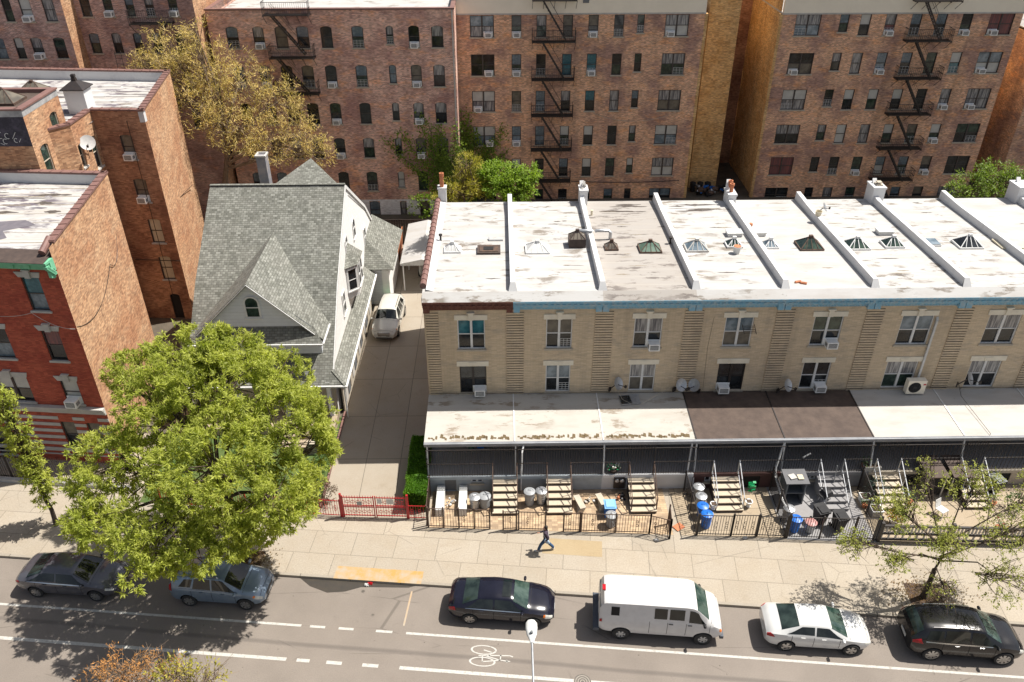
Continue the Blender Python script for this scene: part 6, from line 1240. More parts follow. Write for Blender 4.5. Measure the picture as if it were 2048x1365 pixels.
CIV = [(-2.32, .42, .82, .86, .74, .60), (-2.27, .32, .93, .98, .88, .70), (-2.05, .26, 1.0, 1.08, .95, .72), (-1.72, .24, 1.0, 1.15, .985, .70), (-.85, .24, .97, 1.38, 1.0, .59), (-.2, .24, .94, 1.42, 1.0, .61), (.35, .24, .92, 1.38, 1.0, .60), (1.12, .24, .88, .99, .99, .76), (1.6, .24, .82, .93, .97, .73), (2.02, .26, .74, .82, .90, .66), (2.22, .3, .66, .72, .80, .56), (2.32, .4, .56, .60, .64, .46)]
car('parked_sedan', 'white sedan with black rear glass and leaf-shadowed hood, fourth vehicle in right-hand row', 'car', at(12.04, 21.66, 14.62, 21.39, 1.80), 1.80, 2.7, .325, CIV, WHP, [((-1.45, -.8), (-.28, -.28), 5.2, 5.92), ((-.2, -.2), (1.0, .33), 5.15, 5.92)], (1.1, .42), (-1.66, -.92), heads=[((1.92, 1.95), (2.24, 2.24), 4.2, 5.3, LCLR, 'headlight')], tails=[((-2.29, -2.29), (-1.95, -2.15), 3.9, 5.6, LRED, 'taillight')], seams=(-1.2, -.28, .8), mirror=.9, spokes=5, handles=(-.75, .12), glassm=G_CARG)
SUVP = [(-2.45, .42, .95, 1.05, .78, .66), (-2.40, .34, 1.05, 1.2, .90, .72), (-2.25, .30, 1.1, 1.42, .95, .68), (-1.95, .28, 1.10, 1.64, .985, .66), (-1.2, .27, 1.08, 1.70, 1.0, .67), (-.3, .27, 1.06, 1.72, 1.0, .68), (.45, .27, 1.05, 1.66, 1.0, .66), (1.25, .27, 1.04, 1.17, .99, .80), (1.7, .27, .98, 1.1, .975, .76), (2.15, .28, .88, .98, .92, .70), (2.36, .32, .74, .82, .82, .60), (2.47, .42, .62, .66, .66, .48)]
car('parked_suv', 'glossy black crossover with chrome window line parked under tree at bottom right', 'car', at(17.98, 21.1, 20.85, 20.8, 1.95), 1.95, 2.9, .38, SUVP, BKP, [((-1.9, -1.75), (-1.2, -1.15), 5.2, 5.9), ((-1.1, -1.08), (-.12, -.12), 5.15, 5.95), ((-.04, -.04), (1.08, .45), 5.15, 5.95)], (1.2, .55), (-2.34, -2.02), heads=[((2.05, 2.1), (2.38, 2.38), 3.9, 5.3, LCLR, 'headlight')], tails=[((-2.42, -2.42), (-2.0, -2.1), 4.4, 5.3, LRED, 'taillight')], seams=(-1.15, -.08, 1.0), belt=(-1.9, 1.05), mirror=1.0, spokes=8, roofrail=(-1.6, .2), handles=(-.6, .4), trim=CHR, glassm=G_CARG, rimr=.74)
CRV = [(-2.26, .42, .95, 1.05, .78, .66), (-2.21, .34, 1.03, 1.2, .90, .70), (-2.08, .30, 1.06, 1.42, .95, .64), (-1.8, .28, 1.06, 1.58, .985, .62), (-1.0, .27, 1.04, 1.66, 1.0, .64), (-.3, .27, 1.02, 1.67, 1.0, .65), (.35, .27, 1.0, 1.62, 1.0, .63), (1.2, .27, .98, 1.12, .99, .76), (1.6, .27, .92, 1.06, .975, .74), (2.0, .28, .84, .95, .92, .68), (2.18, .32, .72, .80, .82, .60), (2.28, .42, .6, .64, .66, .48)]
car('parked_suv', 'blue-grey compact crossover half under the big green tree', 'car', at(-14.25, 24.47, -11.68, 24.19, 1.82), 1.82, 2.62, .35, CRV, BLP, [((-1.7, -1.4), (-1.12, -1.0), 5.25, 5.9), ((-1.02, -.92), (-.2, -.2), 5.15, 5.95), ((-.12, -.12), (1.02, .36), 5.15, 5.95)], (1.16, .46), (-2.14, -1.88), heads=[((1.85, 1.9), (2.2, 2.2), 3.8, 5.3, LCLR, 'headlight'), ((1.75, 1.8), (1.86, 1.9), 4.1, 5.1, LORG, 'indicator')], tails=[((-2.24, -2.24), (-2.05, -2.1), 4.0, 5.9, LRED, 'taillight')], seams=(-1.1, -.16, .9), belt=(-1.7, 1.0, BLP), mirror=.95, spokes=7, handles=(-.6, .35), roofrail=(-1.5, .1))
car('parked_sedan', 'dark grey sedan at left end of street under tree shade', 'car', at(-21.4, 25.05, -18.65, 24.83, 1.86), 1.86, 2.83, .335, SED, GRP, [((-1.72, -1.1), (-.38, -.38), 5.2, 5.92), ((-.30, -.30), (1.05, .42), 5.15, 5.92)], (1.16, .48), (-1.76, -1.04), heads=[((2.0, 2.02), (2.36, 2.36), 4.1, 5.2, LCLR, 'headlight')], tails=[((-2.41, -2.41), (-2.1, -2.15), 4.3, 5.2, LRED, 'taillight')], seams=(-1.3, -.34, .85), belt=(-1.7, 1.0), mirror=.92, spokes=8, handles=(-.85, .1))
VAN = [(-2.74, .55, 1.1, 1.5, .88, .72), (-2.70, .46, 1.2, 1.95, .94, .74), (-2.6, .42, 1.25, 2.08, .97, .76), (-2.3, .38, 1.27, 2.12, .99, .78), (-1.0, .36, 1.27, 2.14, 1.0, .79), (1.0, .36, 1.26, 2.13, 1.0, .79), (1.3, .36, 1.25, 2.06, 1.0, .77), (1.98, .36, 1.24, 1.42, .985, .82), (2.3, .38, 1.14, 1.32, .975, .81), (2.5, .42, 1.04, 1.18, .95, .78), (2.6, .5, .9, 1.0, .92, .74), (2.63, .56, .78, .84, .88, .68)]
def vanx(T, pr):
    for s_ in (1,): patch(pr, (-2.25, -2.25), (-1.9, -1.9), 5.25, 5.8, s_).build('small_window', DKIN, T, local=True)
    b = MB(); b.box(-2.95, -2.72, -.95, .95, .45, .62); b.box(-2.98, -2.94, -.98, .98, .5, .60); b.box(2.44, 2.6, -.92, .92, .42, .58); b.build('bumper', pm('dark_bumper', (.07, .08, .10), (.05, .06, .08), 4, .5), T, local=True)
    b = MB(); b.box(-2.64, -2.5, -.15, .15, 2.115, 2.16); b.build('brake_light', LRED, T, local=True)
    b = MB(); b.box(-2.735, -2.71, -.72, -.06, 1.35, 1.8); b.box(-2.735, -2.71, .06, .72, 1.35, 1.8); b.build('rear_window', G_CAR, T, local=True)
    b = MB(); b.box(1.72, 1.98, -.6, .6, 1.3, 1.33) ; b.bar((1.95, .5, 1.4), (1.7, .1, 1.62), .02); b.bar((1.95, -.2, 1.42), (1.7, -.6, 1.6), .02); b.build('wiper', GRL, T, local=True)
car('parked_van', 'white full-size van with dark rear bumper parked mid row', 'van', at(5.03, 22.38, 8.48, 22.0, 2.0), 2.0, 3.5, .37, VAN, VANP, [((-.42, -.42), (.12, .12), 5.2, 5.85), ((.22, .22), (.85, .85), 5.2, 5.85), ((1.05, 1.05), (1.82, 1.42), 5.1, 5.85)], (1.92, 1.36), None, heads=[((2.48, 2.5), (2.6, 2.6), 3.9, 5.2, LORG, 'indicator')], tails=[((-2.72, -2.72), (-2.62, -2.62), 3.9, 5.0, LRED, 'taillight')], seams=(-.6, .16, .95, 1.95), mirror=1.7, spokes=6, rimm=GALV, rimr=.55, glassm=G_CARG, handles=(.3, 1.1), trim=PLK, extra=vanx, zb=.36, xoff=-.02, sf=.85, sr=1.0)
WAG = [(-2.25, .42, .92, 1.0, .78, .62), (-2.2, .32, 1.02, 1.15, .90, .68), (-2.05, .26, 1.06, 1.38, .95, .62), (-1.7, .24, 1.05, 1.52, .985, .62), (-.9, .24, 1.02, 1.62, 1.0, .64), (-.2, .24, 1.0, 1.64, 1.0, .65), (.4, .24, .98, 1.58, 1.0, .63), (1.1, .24, .97, 1.12, .99, .76), (1.5, .24, .93, 1.05, .98, .72), (1.95, .26, .84, .94, .94, .66), (2.18, .3, .72, .80, .85, .58), (2.28, .38, .62, .66, .72, .46)]
def wagx(T, pr): b = MB(); b.box(2.24, 2.3, -.42, .42, .56, .76); b.build('chrome_grille', CHR, T, local=True)
car('parked_wagon', 'pearl white compact luxury crossover facing street in the driveway', 'car', TM(-7.9, 48.35, .13, -pi/2-.05), 1.84, 2.75, .35, WAG, CRP, [((-1.6, -1.4), (-.95, -.9), 5.2, 5.9), ((-.85, -.82), (-.1, -.1), 5.15, 5.95), ((-.02, -.02), (.95, .38), 5.15, 5.95)], (1.07, .46), (-2.1, -1.8), heads=[((1.85, 1.95), (2.22, 2.22), 3.9, 5.4, LCLR, 'headlight'), ((1.8, 1.85), (1.9, 1.95), 4.0, 5.2, LORG, 'indicator')], tails=TL[:0], seams=(-.9, -.05, .85), mirror=.9, roofrail=(-1.4, .2), handles=(-.5, .4), sf=1.0, sr=1.0, extra=wagx, belt=(-1.5, .95, DKIN))
car('parked_sedan', 'silver car mostly hidden under the white carport', 'car', TM(-5.55, 56.9, .13, -pi/2), 1.78, 2.7, .325, CIV, paint('silver_paint', (.45, .45, .42), (.4, .4, .38), .3, .5), SW_, (1.1, .42), (-1.66, -.92), heads=[((1.92, 1.95), (2.24, 2.24), 4.2, 5.3, LCLR, 'headlight')], seams=(-1.2, -.28, .8), mirror=.9)
car('parked_sedan', 'black car cut off by the right edge of the street', 'car', at(24.3, 20.5, 27.1, 20.2, 1.85), 1.85, 2.8, .325, SED, BKP, SW_, (1.14, .50), (-1.74, -1.06), tails=TL, seams=(-1.25, -.34, .85), mirror=.92)

# ------------------------------------------------------------- trees
def leafmat(name, a, b_, trans=.35, sc=1.2, third=None):
    n = NT(name); f = n.ramp(n.noise('Object', sc, 4), .35, .65); col = n.mix(f, c4(a), c4(b_))
    g = n.n('NewGeometry'); r = n.ramp(g.outputs['Random Per Island'], 0, 1, (.65, .65, .65, 1), (1.3, 1.3, 1.2, 1)); col = n.mix(1.0, col, r, 'MULTIPLY')
    m = n.done(col, .55, 0, .3); t = n.n('BsdfTranslucent'); n.l(n.mix(1.0, col, (1.5, 1.6, .7, 1), 'MULTIPLY'), t.inputs[0]); x = n.n('MixShader'); x.inputs[0].default_value = trans
    n.l(n.p.outputs[0], x.inputs[1]); n.l(t.outputs[0], x.inputs[2]); n.l(x.outputs[0], n.o.inputs[0]); return m
LF = leafmat('leaves_honeylocust', (.42, .44, .095), (.27, .31, .055), .45); LF2 = leafmat('leaves_dark', (.06, .11, .018), (.035, .07, .012)); LF3 = leafmat('leaves_fresh', (.24, .34, .035), (.15, .24, .025)); LFG = leafmat('catkins_golden', (.66, .49, .20), (.42, .34, .12), .3); LFO = leafmat('catkins_orange', (.52, .26, .09), (.38, .18, .06), .25); LFY = leafmat('leaves_yellow', (.42, .36, .07), (.28, .27, .04)); LFS = leafmat('leaves_sparse', (.34, .35, .09), (.22, .25, .05)); LFH = leafmat('leaves_hedge', (.12, .25, .02), (.07, .17, .015)); LFI = leafmat('leaves_ivy', (.20, .28, .04), (.12, .18, .03))
def leafobj(name, base, dr, nm, L, Wd, mat, parent=None):
    n = len(base); side = np.cross(dr, nm); side /= np.linalg.norm(side, axis=1, keepdims=True)+1e-9
    L = np.broadcast_to(L, (n,))[:, None]; Wd = np.broadcast_to(Wd, (n,))[:, None]
    v = np.stack([base, base+dr*L*.45+side*Wd/2, base+dr*L, base+dr*L*.45-side*Wd/2], 1).reshape(-1, 3).astype('f')
    me = bpy.data.meshes.new(name); me.vertices.add(4*n); me.vertices.foreach_set('co', v.ravel()); me.loops.add(4*n); me.loops.foreach_set('vertex_index', np.arange(4*n, dtype='i')); me.polygons.add(n); me.polygons.foreach_set('loop_start', np.arange(0, 4*n, 4, dtype='i')); me.polygons.foreach_set('loop_total', np.full(n, 4, 'i')); me.materials.append(mat); me.update(calc_edges=True)
    return put(bpy.data.objects.new(name, me), parent)
def rv(n): a = rng.normal(size=(n, 3)); return a/np.linalg.norm(a, axis=1, keepdims=True)
from mathutils import noise as mn
def tips_in(lobes, dens, shell=.5, ns=.9, thr=-.12, seed=0):
    T = []
    for c, r in lobes:
        rr = np.array(r if isinstance(r, (tuple, list)) else (r, r, r*.8)); n = int(dens*rr[0]*rr[1]*rr[2]**.0*4)
        for k in range(n):
            d = rv(1)[0]; q = (shell+(1-shell)*rng.random()**.6); p = np.array(c)+d*rr*q
            if mn.noise(Vector(p)*ns+Vector((seed, 0, 0))) > thr: T.append((p, d))
    return T
def tree(name, label, base, lobes, tips, leaf, L, Wd, per, mat, bark=BARK, r0=.2, droop=.25, spread=.28, fork=2.2, group=None, twig=0, limb=1.0, star=.7):
    T = thing(name, label, 'tree', base, 0, group); base = Vector(base); C = sum((Vector(c) for c, _ in lobes), Vector())/len(lobes)
    fk = Vector((base.x+(C.x-base.x)*.25, base.y+(C.y-base.y)*.25, base.z+fork)); b = MB()
    b.tube([base-Vector((0, 0, .1)), base.lerp(fk, .15), base.lerp(fk, .6)+Vector((.04, .03, 0)), fk], [r0*1.5, r0*1.05, r0*.92, r0*.85], 9); b.build('trunk', bark, T, smooth=True)
    b = MB(); P = [p for p, d in tips]
    ld = fk.lerp(C, .75); b.tube([fk, fk.lerp(ld, .5)+Vector((.1, -.05, 0)), ld], [r0*.8*limb, r0*.6*limb, r0*.35*limb], 7); fk0 = fk
    for c, r in lobes:
        c = Vector(c); fk = fk0.lerp(ld, min(.9, max(0, (c.z-fk0.z)/max(.5, (ld.z-fk0.z))*.5*rng.uniform(.5, 1.2)))); m = fk.lerp(c, .5)+Vector((rng.normal()*.3, rng.normal()*.3, .3)); b.tube([fk, m, c], [r0*.6*limb, r0*.4*limb, r0*.2*limb], 6)
        near = [p for p in P if (Vector(p)-c).length < (max(r) if isinstance(r, (tuple, list)) else r)*1.15]
        k = min(len(near), 26); sel = [near[i] for i in rng.choice(len(near), k, replace=False)] if near else []
        for p in sel:
            p = Vector(p); s_ = fk.lerp(c, .55+.45*rng.random()); q = s_.lerp(p, .5)+Vector((0, 0, .12)); b.tube([s_, q, p], [.035*limb, .022*limb, .008], 4, cap=False)
            if twig:
                for _ in range(twig): u = p+Vector(rv(1)[0])*.6; b.tube([s_.lerp(p, .5+.5*rng.random()), u], [.012, .004], 3, cap=False)
    b.build('branches', bark, T)
    P = np.array(P); D = np.array([d for p, d in tips]); n = len(P); idx = np.repeat(np.arange(n), per); m = len(idx)
    dr = rv(m)*1.0+D[idx]*star; dr[:, 2] -= droop; dr /= np.linalg.norm(dr, axis=1, keepdims=True); ba = P[idx]+rv(m)*rng.random((m, 1))*spread; nm = rv(m)*.6+np.array([0, 0, 1]); 
    leafobj('crown', ba, dr, nm, L*(.6+.8*rng.random(m)), Wd*(.7+.6*rng.random(m)), mat, T); return T
def G3(px, py, z, r): p = GP(px, py, z); return ((p.x, p.y, p.z), r)
def Y3(px, py, y, r): p = YP(px, py, y); return ((p.x, p.y, p.z), r)
LB = [G3(560, 750, 8.6, 1.5), G3(470, 705, 9.6, 1.5), G3(265, 745, 8.6, 1.3), G3(340, 690, 9.8, 1.2), G3(455, 775, 9.3, 2.5), G3(590, 845, 7.9, 1.9), G3(330, 800, 8.9, 2.3), G3(230, 930, 7.0, 2.1), G3(425, 930, 8.0, 2.6), G3(560, 985, 6.4, 1.9), G3(310, 1060, 5.9, 1.9), G3(455, 1060, 5.2, 1.5), G3(190, 1045, 5.8, 1.35), G3(275, 1150, 5.2, .85), G3(620, 905, 6.9, 1.3), G3(410, 690, 10.4, 1.3), G3(520, 1040, 5.0, 1.2), G3(380, 1110, 5.0, 1.2)]
tp = tips_in(LB, 62, .35, 1.0, -.035, 3); print('tips', len(tp))
tree('street_tree', 'big bright yellow-green tree on the sidewalk covering front of gabled house', (-12.47, 27.2, .12), LB, tp, None, .19, .052, 20, LF, r0=.19, fork=3.0, group=None, spread=.13, star=.55, droop=.1)
LB = [((-22.65, 29.55, 1.9+.62*k), (.45 if k in (0, 9) else .62+.1*(k % 3), .65, .6)) for k in range(11)]
tree('street_tree', 'tall narrow leafy tree on sidewalk at left edge', (-22.6, 29.5, .12), LB, tips_in(LB, 34, .35, 1.5, -.2, 5), None, .17, .06, 13, LF, r0=.11, fork=1.6, limb=.5, spread=.13, star=.5)
LB = [G3(1800, 1020, 5.2, 1.2), G3(1885, 1085, 4.4, 1.3), G3(1950, 975, 6.0, 1.3), G3(2035, 1060, 5.0, 1.5), G3(1705, 1085, 4.2, .8), G3(2010, 1165, 3.4, 1.2), G3(1850, 950, 6.4, .9), G3(1790, 1120, 3.8, .8), G3(1890, 1180, 2.4, .8), G3(2090, 980, 6, 1.2)]
tree('street_tree', 'sparse young street tree with bare branches at right, over black fence', (19.1, 24.25, .12), LB, tips_in(LB, 62, .05, 1.0, -.1, 9), None, .10, .05, 6, LFS, r0=.12, fork=1.9, twig=2, limb=.55, spread=.14, star=.5)
LB = [Y3(335, 100, 62, 2.4), Y3(405, 130, 61.5, 2.6), Y3(400, 215, 60, 2.6), Y3(480, 160, 63, 2.6), Y3(480, 255, 61, 2.8), Y3(560, 200, 63.5, 2.2), Y3(600, 275, 62.5, 2.3), Y3(640, 305, 62, 1.6), Y3(290, 130, 63, 1.3), Y3(530, 300, 61, 2.0), Y3(390, 60, 62, 1.2), Y3(350, 30+130, 61, 2)]
tree('background_tree', 'large golden budding tree behind the gabled house', (-22.6, 61.5, .1), LB, tips_in(LB, 15, .25, 1.1, .04, 2), None, .32, .04, 12, LFG, BARKL, r0=.28, fork=5.5, twig=3, droop=-.15, spread=.5, star=.3)
LB = [Y3(1010, 365, 57, 1.9), Y3(1050, 350, 57.5, 1.3), Y3(985, 350, 57.5, 1.4), Y3(1035, 385, 56.5, 1.4)]
tree('background_tree', 'fresh green small tree behind the white roofs, middle', (.9, 57, .1), LB, tips_in(LB, 30, .3, 1.2, -.1, 4), None, .22, .09, 12, LF3, r0=.12, fork=2.5)
LB = [Y3(925, 375, 56.5, 1.5), Y3(900, 395, 56, 1.2), Y3(955, 370, 57, 1.3), Y3(935, 330, 57, 1.1)]
tree('background_tree', 'pale golden twiggy shrub behind the end house chimney', (-3, 56.8, .1), LB, tips_in(LB, 26, .2, 1.2, -.1, 6), None, .3, .05, 9, LFY, BARKL, r0=.1, fork=2.0, twig=4, droop=-.5)
LB = [Y3(1955, 370, 58, 1.9), Y3(1990, 355, 58.5, 1.8), Y3(1925, 385, 57.5, 1.3), Y3(2030, 365, 58, 1.5)]
tree('background_tree', 'green bushy tree behind the roofs at right edge', (33.8, 58, .1), LB, tips_in(LB, 26, .25, 1.1, -.1, 8), None, .2, .08, 12, LFI, BARKL, r0=.12, fork=2.0, twig=2)
LB = [G3(245, 1335, 6.5, 1.0), G3(300, 1368, 6.3, 1.1), G3(205, 1375, 6.0, .8)]
tree('near_tree', 'orange-brown budding tree top rising at bottom left edge', (-11.9, 12.2, .12), LB, tips_in(LB, 36, .2, 1.4, -.05, 1), None, .13, .025, 9, LFO, BARKL, r0=.12, fork=4.5, twig=3, droop=-.3, limb=.5)
LB = [G3(345, 1352, 6.5, .7), G3(400, 1370, 6.2, .9), G3(330, 1385, 6, .9), G3(430, 1350, 6.3, .35)]
tree('near_tree', 'yellow-green tree top rising at bottom edge beside orange one', (-9.7, 12.0, .12), LB, tips_in(LB, 40, .2, 1.4, -.05, 2), None, .12, .05, 9, LFY, BARKL, r0=.1, fork=4.5, twig=2, droop=-.1, limb=.5)
def bush(name, label, lobes, dens, L, Wd, per, mat, cat='shrub', **k):
    tp = tips_in(lobes, dens, k.get('shell', .4), 1.5, -.3, 4); P = np.array([p for p, d in tp]); D = np.array([d for p, d in tp]); idx = np.repeat(np.arange(len(P)), per); m = len(idx)
    c = lobes[0][0]; T = thing(name, label, cat, (c[0], c[1], .12)); dr = rv(m)+D[idx]; dr /= np.linalg.norm(dr, axis=1, keepdims=True)
    leafobj('foliage', P[idx]+rv(m)*.12, dr, rv(m)*.6+np.array([0, 0, 1]), L, Wd, mat, T); b = MB()
    for c, r in lobes:
        for q in range(5): b.tube([(c[0]+rng.normal()*.08, c[1]+rng.normal()*.08, .1), (c[0]+rng.normal()*.3, c[1]+rng.normal()*.3, c[2])], [.025, .01], 4)
    b.build('stems', BARK, T); return T
bush('shrub', 'dark flowering shrub against red fence left of the driveway gate', [((-9.35, 30.7, 1.0), (.8, .6, .7)), ((-10.0, 30.9, .9), (.7, .5, .6))], 60, .09, .05, 10, leafmat('leaves_bronze', (.07, .08, .04), (.12, .05, .04)))
bush('shrub', 'spiky dark agave-like plant by sixth house stairs', [((19.35, 30.6, .9), (.45, .4, .5))], 60, .3, .04, 8, leafmat('leaves_agave', (.05, .08, .07), (.07, .1, .09)))
bush('potted_plant', 'orange and yellow croton plant in round white bowl', [((19.55, 28.75, .75), (.3, .3, .25))], 90, .14, .06, 8, leafmat('leaves_croton', (.40, .17, .03), (.32, .25, .03)))
bush('potted_plant', 'green plant beside the orange croton', [((19.95, 28.45, .5), (.35, .3, .3))], 60, .12, .05, 8, LF3)
bush('shrub', 'leafy shrub against white painted base of maroon block', [((-6.9, 65.8, 1.6), (1.3, .6, 1.3))], 30, .22, .1, 8, LF3); bush('shrub', 'dark potted bush at right edge yard behind the tree', [((26.0, 29.6, .8), (.6, .5, .5))], 50, .1, .06, 9, LF2)
bush('shrub', 'dark low shrub in front lawn corner by driveway edge', [((-10.2, 33.2, .5), (.6, .9, .4)), ((-10.3, 32.0, .5), (.5, .6, .35))], 60, .1, .06, 9, LF2)
# clipped hedge
T = thing('hedge', 'clipped green hedge between driveway and end house', 'hedge', (-4.45, 31.8, .12)); n = 26000
def hbox(n, x0, x1, y0, y1, z0, z1):
    p = rng.random((n, 3))*[x1-x0, y1-y0, z1-z0]+[x0, y0, z0]; ax = rng.choice(5, n, p=[.17, .17, .1, .1, .46])
    j = rng.random(n)*.12; p[ax == 0, 0] = x0+j[ax == 0]; p[ax == 1, 0] = x1-j[ax == 1]; p[ax == 2, 1] = y0+j[ax == 2]; p[ax == 3, 1] = y1-j[ax == 3]; p[ax == 4, 2] = z1-j[ax == 4]; return p
P = hbox(n, -5.05, -3.95, 30.1, 34.6, .2, 1.35); wob = np.array([mn.noise(Vector(p)*1.6) for p in P]); P += wob[:, None]*.14; d = rv(n); d[:, 2] = abs(d[:, 2]); leafobj('foliage', P, d, rv(n), .09, .055, LFH, T)
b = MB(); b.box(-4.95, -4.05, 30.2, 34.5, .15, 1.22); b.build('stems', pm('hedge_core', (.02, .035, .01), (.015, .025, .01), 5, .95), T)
# ivy on the junction of the far blocks
T = thing('climbing_ivy', 'dark ivy climbing wall where maroon and cream-banded blocks meet', 'ivy', (-3.6, 67.2, .1)); b = MB(); Pl = []
for k in range(26):
    x, z = -3.6+rng.normal()*.4, .1; y = 67.1 if k % 2 else 70.3; pts = []
    dx = rng.normal()*.32+(.25 if y > 70 else -.05); hh = rng.uniform(4, 9.5)
    while z < hh: pts.append((x, y, z)); x += dx*.5+rng.normal()*.15; x = min(x, -3.6) if y < 68 else max(x, -3.4); z += .45
    if len(pts) > 2:
        b.tube(pts, .025, 4)
        for p in pts: Pl += [np.array(p)+rng.normal(size=3)*[.3, .06, .28]+[0, -.08, 0] for _ in range(int(62*(1-p[2]/11)))]
b.build('stems', BARK, T); P = np.array(Pl); m = len(P); d = rv(m); d[:, 1] = -abs(d[:, 1]); leafobj('foliage', P, d, rv(m)*.4+np.array([0, -1, .4]), .2, .14, LFI, T)
# weeds in the tree pits
for k, (x, y, lab) in enumerate(((-12.4, 27.0, 'soil tree pit with dry leaves around big tree trunk'), (19.2, 24.4, 'soil tree pit with dry leaves around sparse right tree'))):
    b = MB(); b.box(-.75, .75, -.6, .6, 0, .012); tag(b.build('tree_pit', SOIL, loc=(x, y, .122), rz=SRZ), lab, 'tree pit')
n = 900; P = np.concatenate([rng.normal(size=(n, 3))*[.55, .4, 0]+[-12.2, 26.9, .15], rng.normal(size=(n, 3))*[.9, .5, 0]+[19.4, 24.4, .15]]); d = rv(2*n); d[:, 2] = abs(d[:, 2])*.4
tag(leafobj('fallen_leaves', P, d, rv(2*n)*.3+np.array([0, 0, 1]), .09, .05, leafmat('dry_leaves', (.22, .12, .05), (.13, .10, .04))), 'dry brown leaf litter around the street tree trunks', 'leaf litter', kind='stuff')

# ------------------------------------------------------------- the person
def skinned(name, V, E, Rd, m, parent, sub=2, extra=None):
    me = bpy.data.meshes.new(name); me.from_pydata(V, E, []); o = bpy.data.objects.new('tmp', me); COL.objects.link(o)
    o.modifiers.new('s', 'SKIN'); ly = me.skin_vertices[0] if me.skin_vertices else None
    if ly is None:
        bm_ = bmesh.new(); bm_.from_mesh(me); bm_.verts.layers.skin.verify(); bm_.to_mesh(me); bm_.free(); ly = me.skin_vertices[0]
    for i, r in enumerate(Rd): ly.data[i].radius = (r, r) if not isinstance(r, tuple) else r; ly.data[i].use_root = (i == 0)
    s_ = o.modifiers.new('d', 'SUBSURF'); s_.levels = s_.render_levels = sub; dg = bpy.context.evaluated_depsgraph_get(); dg.update(); r = bpy.data.meshes.new_from_object(o.evaluated_get(dg)); bpy.data.objects.remove(o)
    r.materials.clear(); r.materials.append(m); r.polygons.foreach_set('use_smooth', [True]*len(r.polygons)); r.polygons.foreach_set('material_index', [0]*len(r.polygons)); r.name = name; return lput(name, r, parent)
TP = thing('person', 'person in dark top and blue jeans striding along the sidewalk, hair tied back', 'person', mat=TM(2.0, 27.33, .12, pi-.1))
# local frame: walks along +x; y to the left; feet at z=0
J = {'pel': (0, 0, .90), 'sp': (.01, 0, 1.10), 'ch': (.03, 0, 1.28), 'nk': (.05, 0, 1.42), 'hd': (.09, 0, 1.53), 'top': (.09, 0, 1.60), 'hl': (0, .09, .88), 'kl': (.24, .1, .50), 'al': (.36, .1, .10), 'tl': (.54, .1, .05), 'hr': (0, -.09, .88), 'kr': (-.10, -.1, .48), 'ar': (-.40, -.1, .15), 'tr': (-.26, -.1, .04), 'sl': (.02, .17, 1.36), 'el': (-.13, .22, 1.12), 'wl': (-.02, .22, .90), 'sr': (.02, -.17, 1.36), 'er': (.10, -.23, 1.12), 'wr': (.30, -.18, 1.03), 'gl': (.02, .22, .84), 'gr': (.36, -.16, 1.02)}
K = list(J); I = {k: i for i, k in enumerate(K)}; ED = [('pel', 'sp'), ('sp', 'ch'), ('ch', 'nk'), ('nk', 'hd'), ('hd', 'top'), ('pel', 'hl'), ('hl', 'kl'), ('kl', 'al'), ('al', 'tl'), ('pel', 'hr'), ('hr', 'kr'), ('kr', 'ar'), ('ar', 'tr'), ('ch', 'sl'), ('sl', 'el'), ('el', 'wl'), ('wl', 'gl'), ('ch', 'sr'), ('sr', 'er'), ('er', 'wr'), ('wr', 'gr')]
RD = dict(pel=.09, sp=.085, ch=.09, nk=.05, hd=.088, top=.08, hl=.07, kl=.05, al=.035, tl=.03, hr=.07, kr=.05, ar=.035, tr=.03, sl=.035, el=.034, wl=.025, sr=.035, er=.038, wr=.025, gl=.028, gr=.028)
V = [J[k] for k in K]; EE = [(I[a], I[c]) for a, c in ED]; RR = [RD[k] for k in K]
for g, s_ in (('gl', -1), ('gr', 1)):
    bx, by, bz = J[g]; dx, dz = (.25, -1) if g == 'gl' else (1, -.1); q = math.hypot(dx, dz); dx /= q; dz /= q
    for k in range(4):
        o = (k-1.5)*.018; a = len(V); V += [(bx+dx*.03+(-dz)*0, by+o, bz+dz*.03), (bx+dx*.06, by+o*1.1, bz+dz*.06), (bx+dx*(.085-.006*abs(k-1)), by+o*1.1+s_*.012, bz+dz*.085)]; EE += [(I[g], a), (a, a+1), (a+1, a+2)]; RR += [.0095, .0085, .007]
    a = len(V); V += [(bx+dx*.0+.015, by+s_*.03, bz+dz*.0+.01), (bx+dx*.035+.02, by+s_*.045, bz+dz*.035)]; EE += [(I[g], a), (a, a+1)]; RR += [.01, .008]
skinned('body', V, EE, RR, SKIN, TP)
def sub(keys, edges, rad, m, name, ex={}): 
    JJ = dict(J); JJ.update(ex); kk = list(keys); ii = {k: i for i, k in enumerate(kk)}; return skinned(name, [JJ[k] for k in kk], [(ii[a], ii[c]) for a, c in edges], [rad[k] for k in kk], m, TP)
DTOP = pm('dark_plum_top', (.045, .03, .05), (.07, .05, .07), 8, .9); JEAN = pm('blue_jeans', (.03, .08, .17), (.02, .055, .12), 9, .9); LBL = pm('pale_blue_cloth', (.42, .52, .62), (.32, .42, .52), 6, .9); HAIR = pm('black_hair', (.02, .015, .014), (.035, .025, .02), 12, .6)
sub(['sp', 'ch', 'nk', 'pel', 'sl', 'el', 'wl', 'sr', 'er', 'wr'], [('sp', 'ch'), ('ch', 'nk'), ('sp', 'pel'), ('ch', 'sl'), ('sl', 'el'), ('el', 'wl'), ('ch', 'sr'), ('sr', 'er'), ('er', 'wr')], dict(sp=.135, ch=.15, nk=.065, pel=.165, sl=.08, el=.058, wl=.042, sr=.08, er=.058, wr=.042), DTOP, 'top')
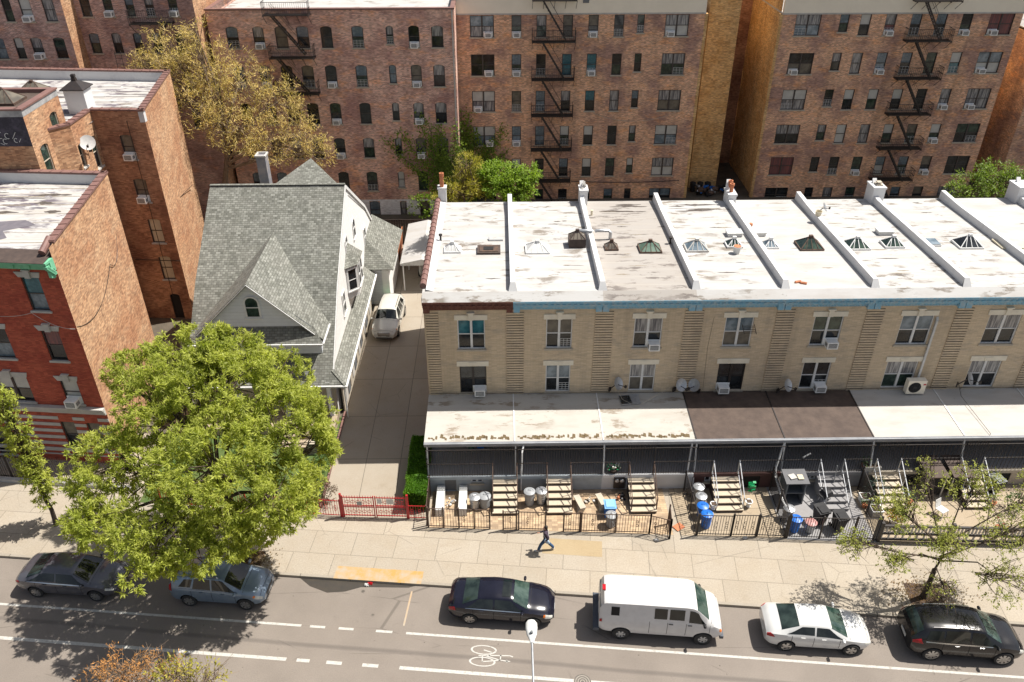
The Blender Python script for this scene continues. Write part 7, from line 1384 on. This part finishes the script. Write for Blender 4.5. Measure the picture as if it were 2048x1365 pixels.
sub(['pel', 'hl', 'kl', 'al', 'hr', 'kr', 'ar'], [('pel', 'hl'), ('hl', 'kl'), ('kl', 'al'), ('pel', 'hr'), ('hr', 'kr'), ('kr', 'ar')], dict(pel=.11, hl=.11, kl=.08, al=.075, hr=.11, kr=.08, ar=.07), JEAN, 'jeans')
for a, c, nm in (('al', 'tl', 'shoe'), ('ar', 'tr', 'shoe')):
    ax, ay, az = J[a]; cx, cy, cz = J[c]; skinned('shoe', [(ax-.03, ay, az-.02 if a == 'ar' else .055), ((ax+cx)/2, ay, (az+cz)/2-.01), (cx+.02, cy, cz)], [(0, 1), (1, 2)], [.05, .048, .035], PLW, TP)
skinned('hair', [(.04, 0, 1.60), (.085, 0, 1.655), (0, 0, 1.53), (-.03, 0, 1.45), (-.05, 0, 1.36), (-.05, .0, 1.67)], [(0, 1), (0, 2), (2, 3), (3, 4), (0, 5)], [.105, .062, .085, .05, .03, .045], HAIR, TP)
b = MB()
for s_ in (-1, 1): b.lathe([(0, 0), (.009, .004), (0, .008)], n=8, M=Matrix.Translation((.152, s_*.032, 1.545)) @ Matrix.Rotation(pi/2, 4, 'Y'))
b.build('eyes', DKIN, TP, local=True); b = MB(); b.lathe([(.012, -.02), (.014, 0), (.002, .03)], n=8, M=Matrix.Translation((.16, 0, 1.515))); b.build('nose', SKIN, TP, local=True, smooth=True); b = MB(); b.box(.15, .158, -.02, .02, 1.475, 1.482); b.build('mouth', LRED, TP, local=True)
BG_ = thing('shoulder_bag', 'pale blue cloth bag slung at the walking person hip', 'bag', mat=TM(2.0, 27.33, .12, pi-.1)); skinned('bag_body', [(-.06, .19, .98), (-.05, .21, .86), (-.06, .20, .72)], [(0, 1), (1, 2)], [(.11, .05), (.18, .07), (.17, .06)], LBL, BG_)
b = MB(); b.tube([(-.02, .2, 1.0), (.12, .10, 1.18), (.14, -.02, 1.33), (.04, -.13, 1.45), (-.1, -.04, 1.36), (-.12, .14, 1.1), (-.08, .2, 1.0)], .014, 6); b.build('strap', WHT, BG_, local=True)
print('objects', len(bpy.data.objects), 'polys', sum(len(m.polygons) for m in bpy.data.meshes))
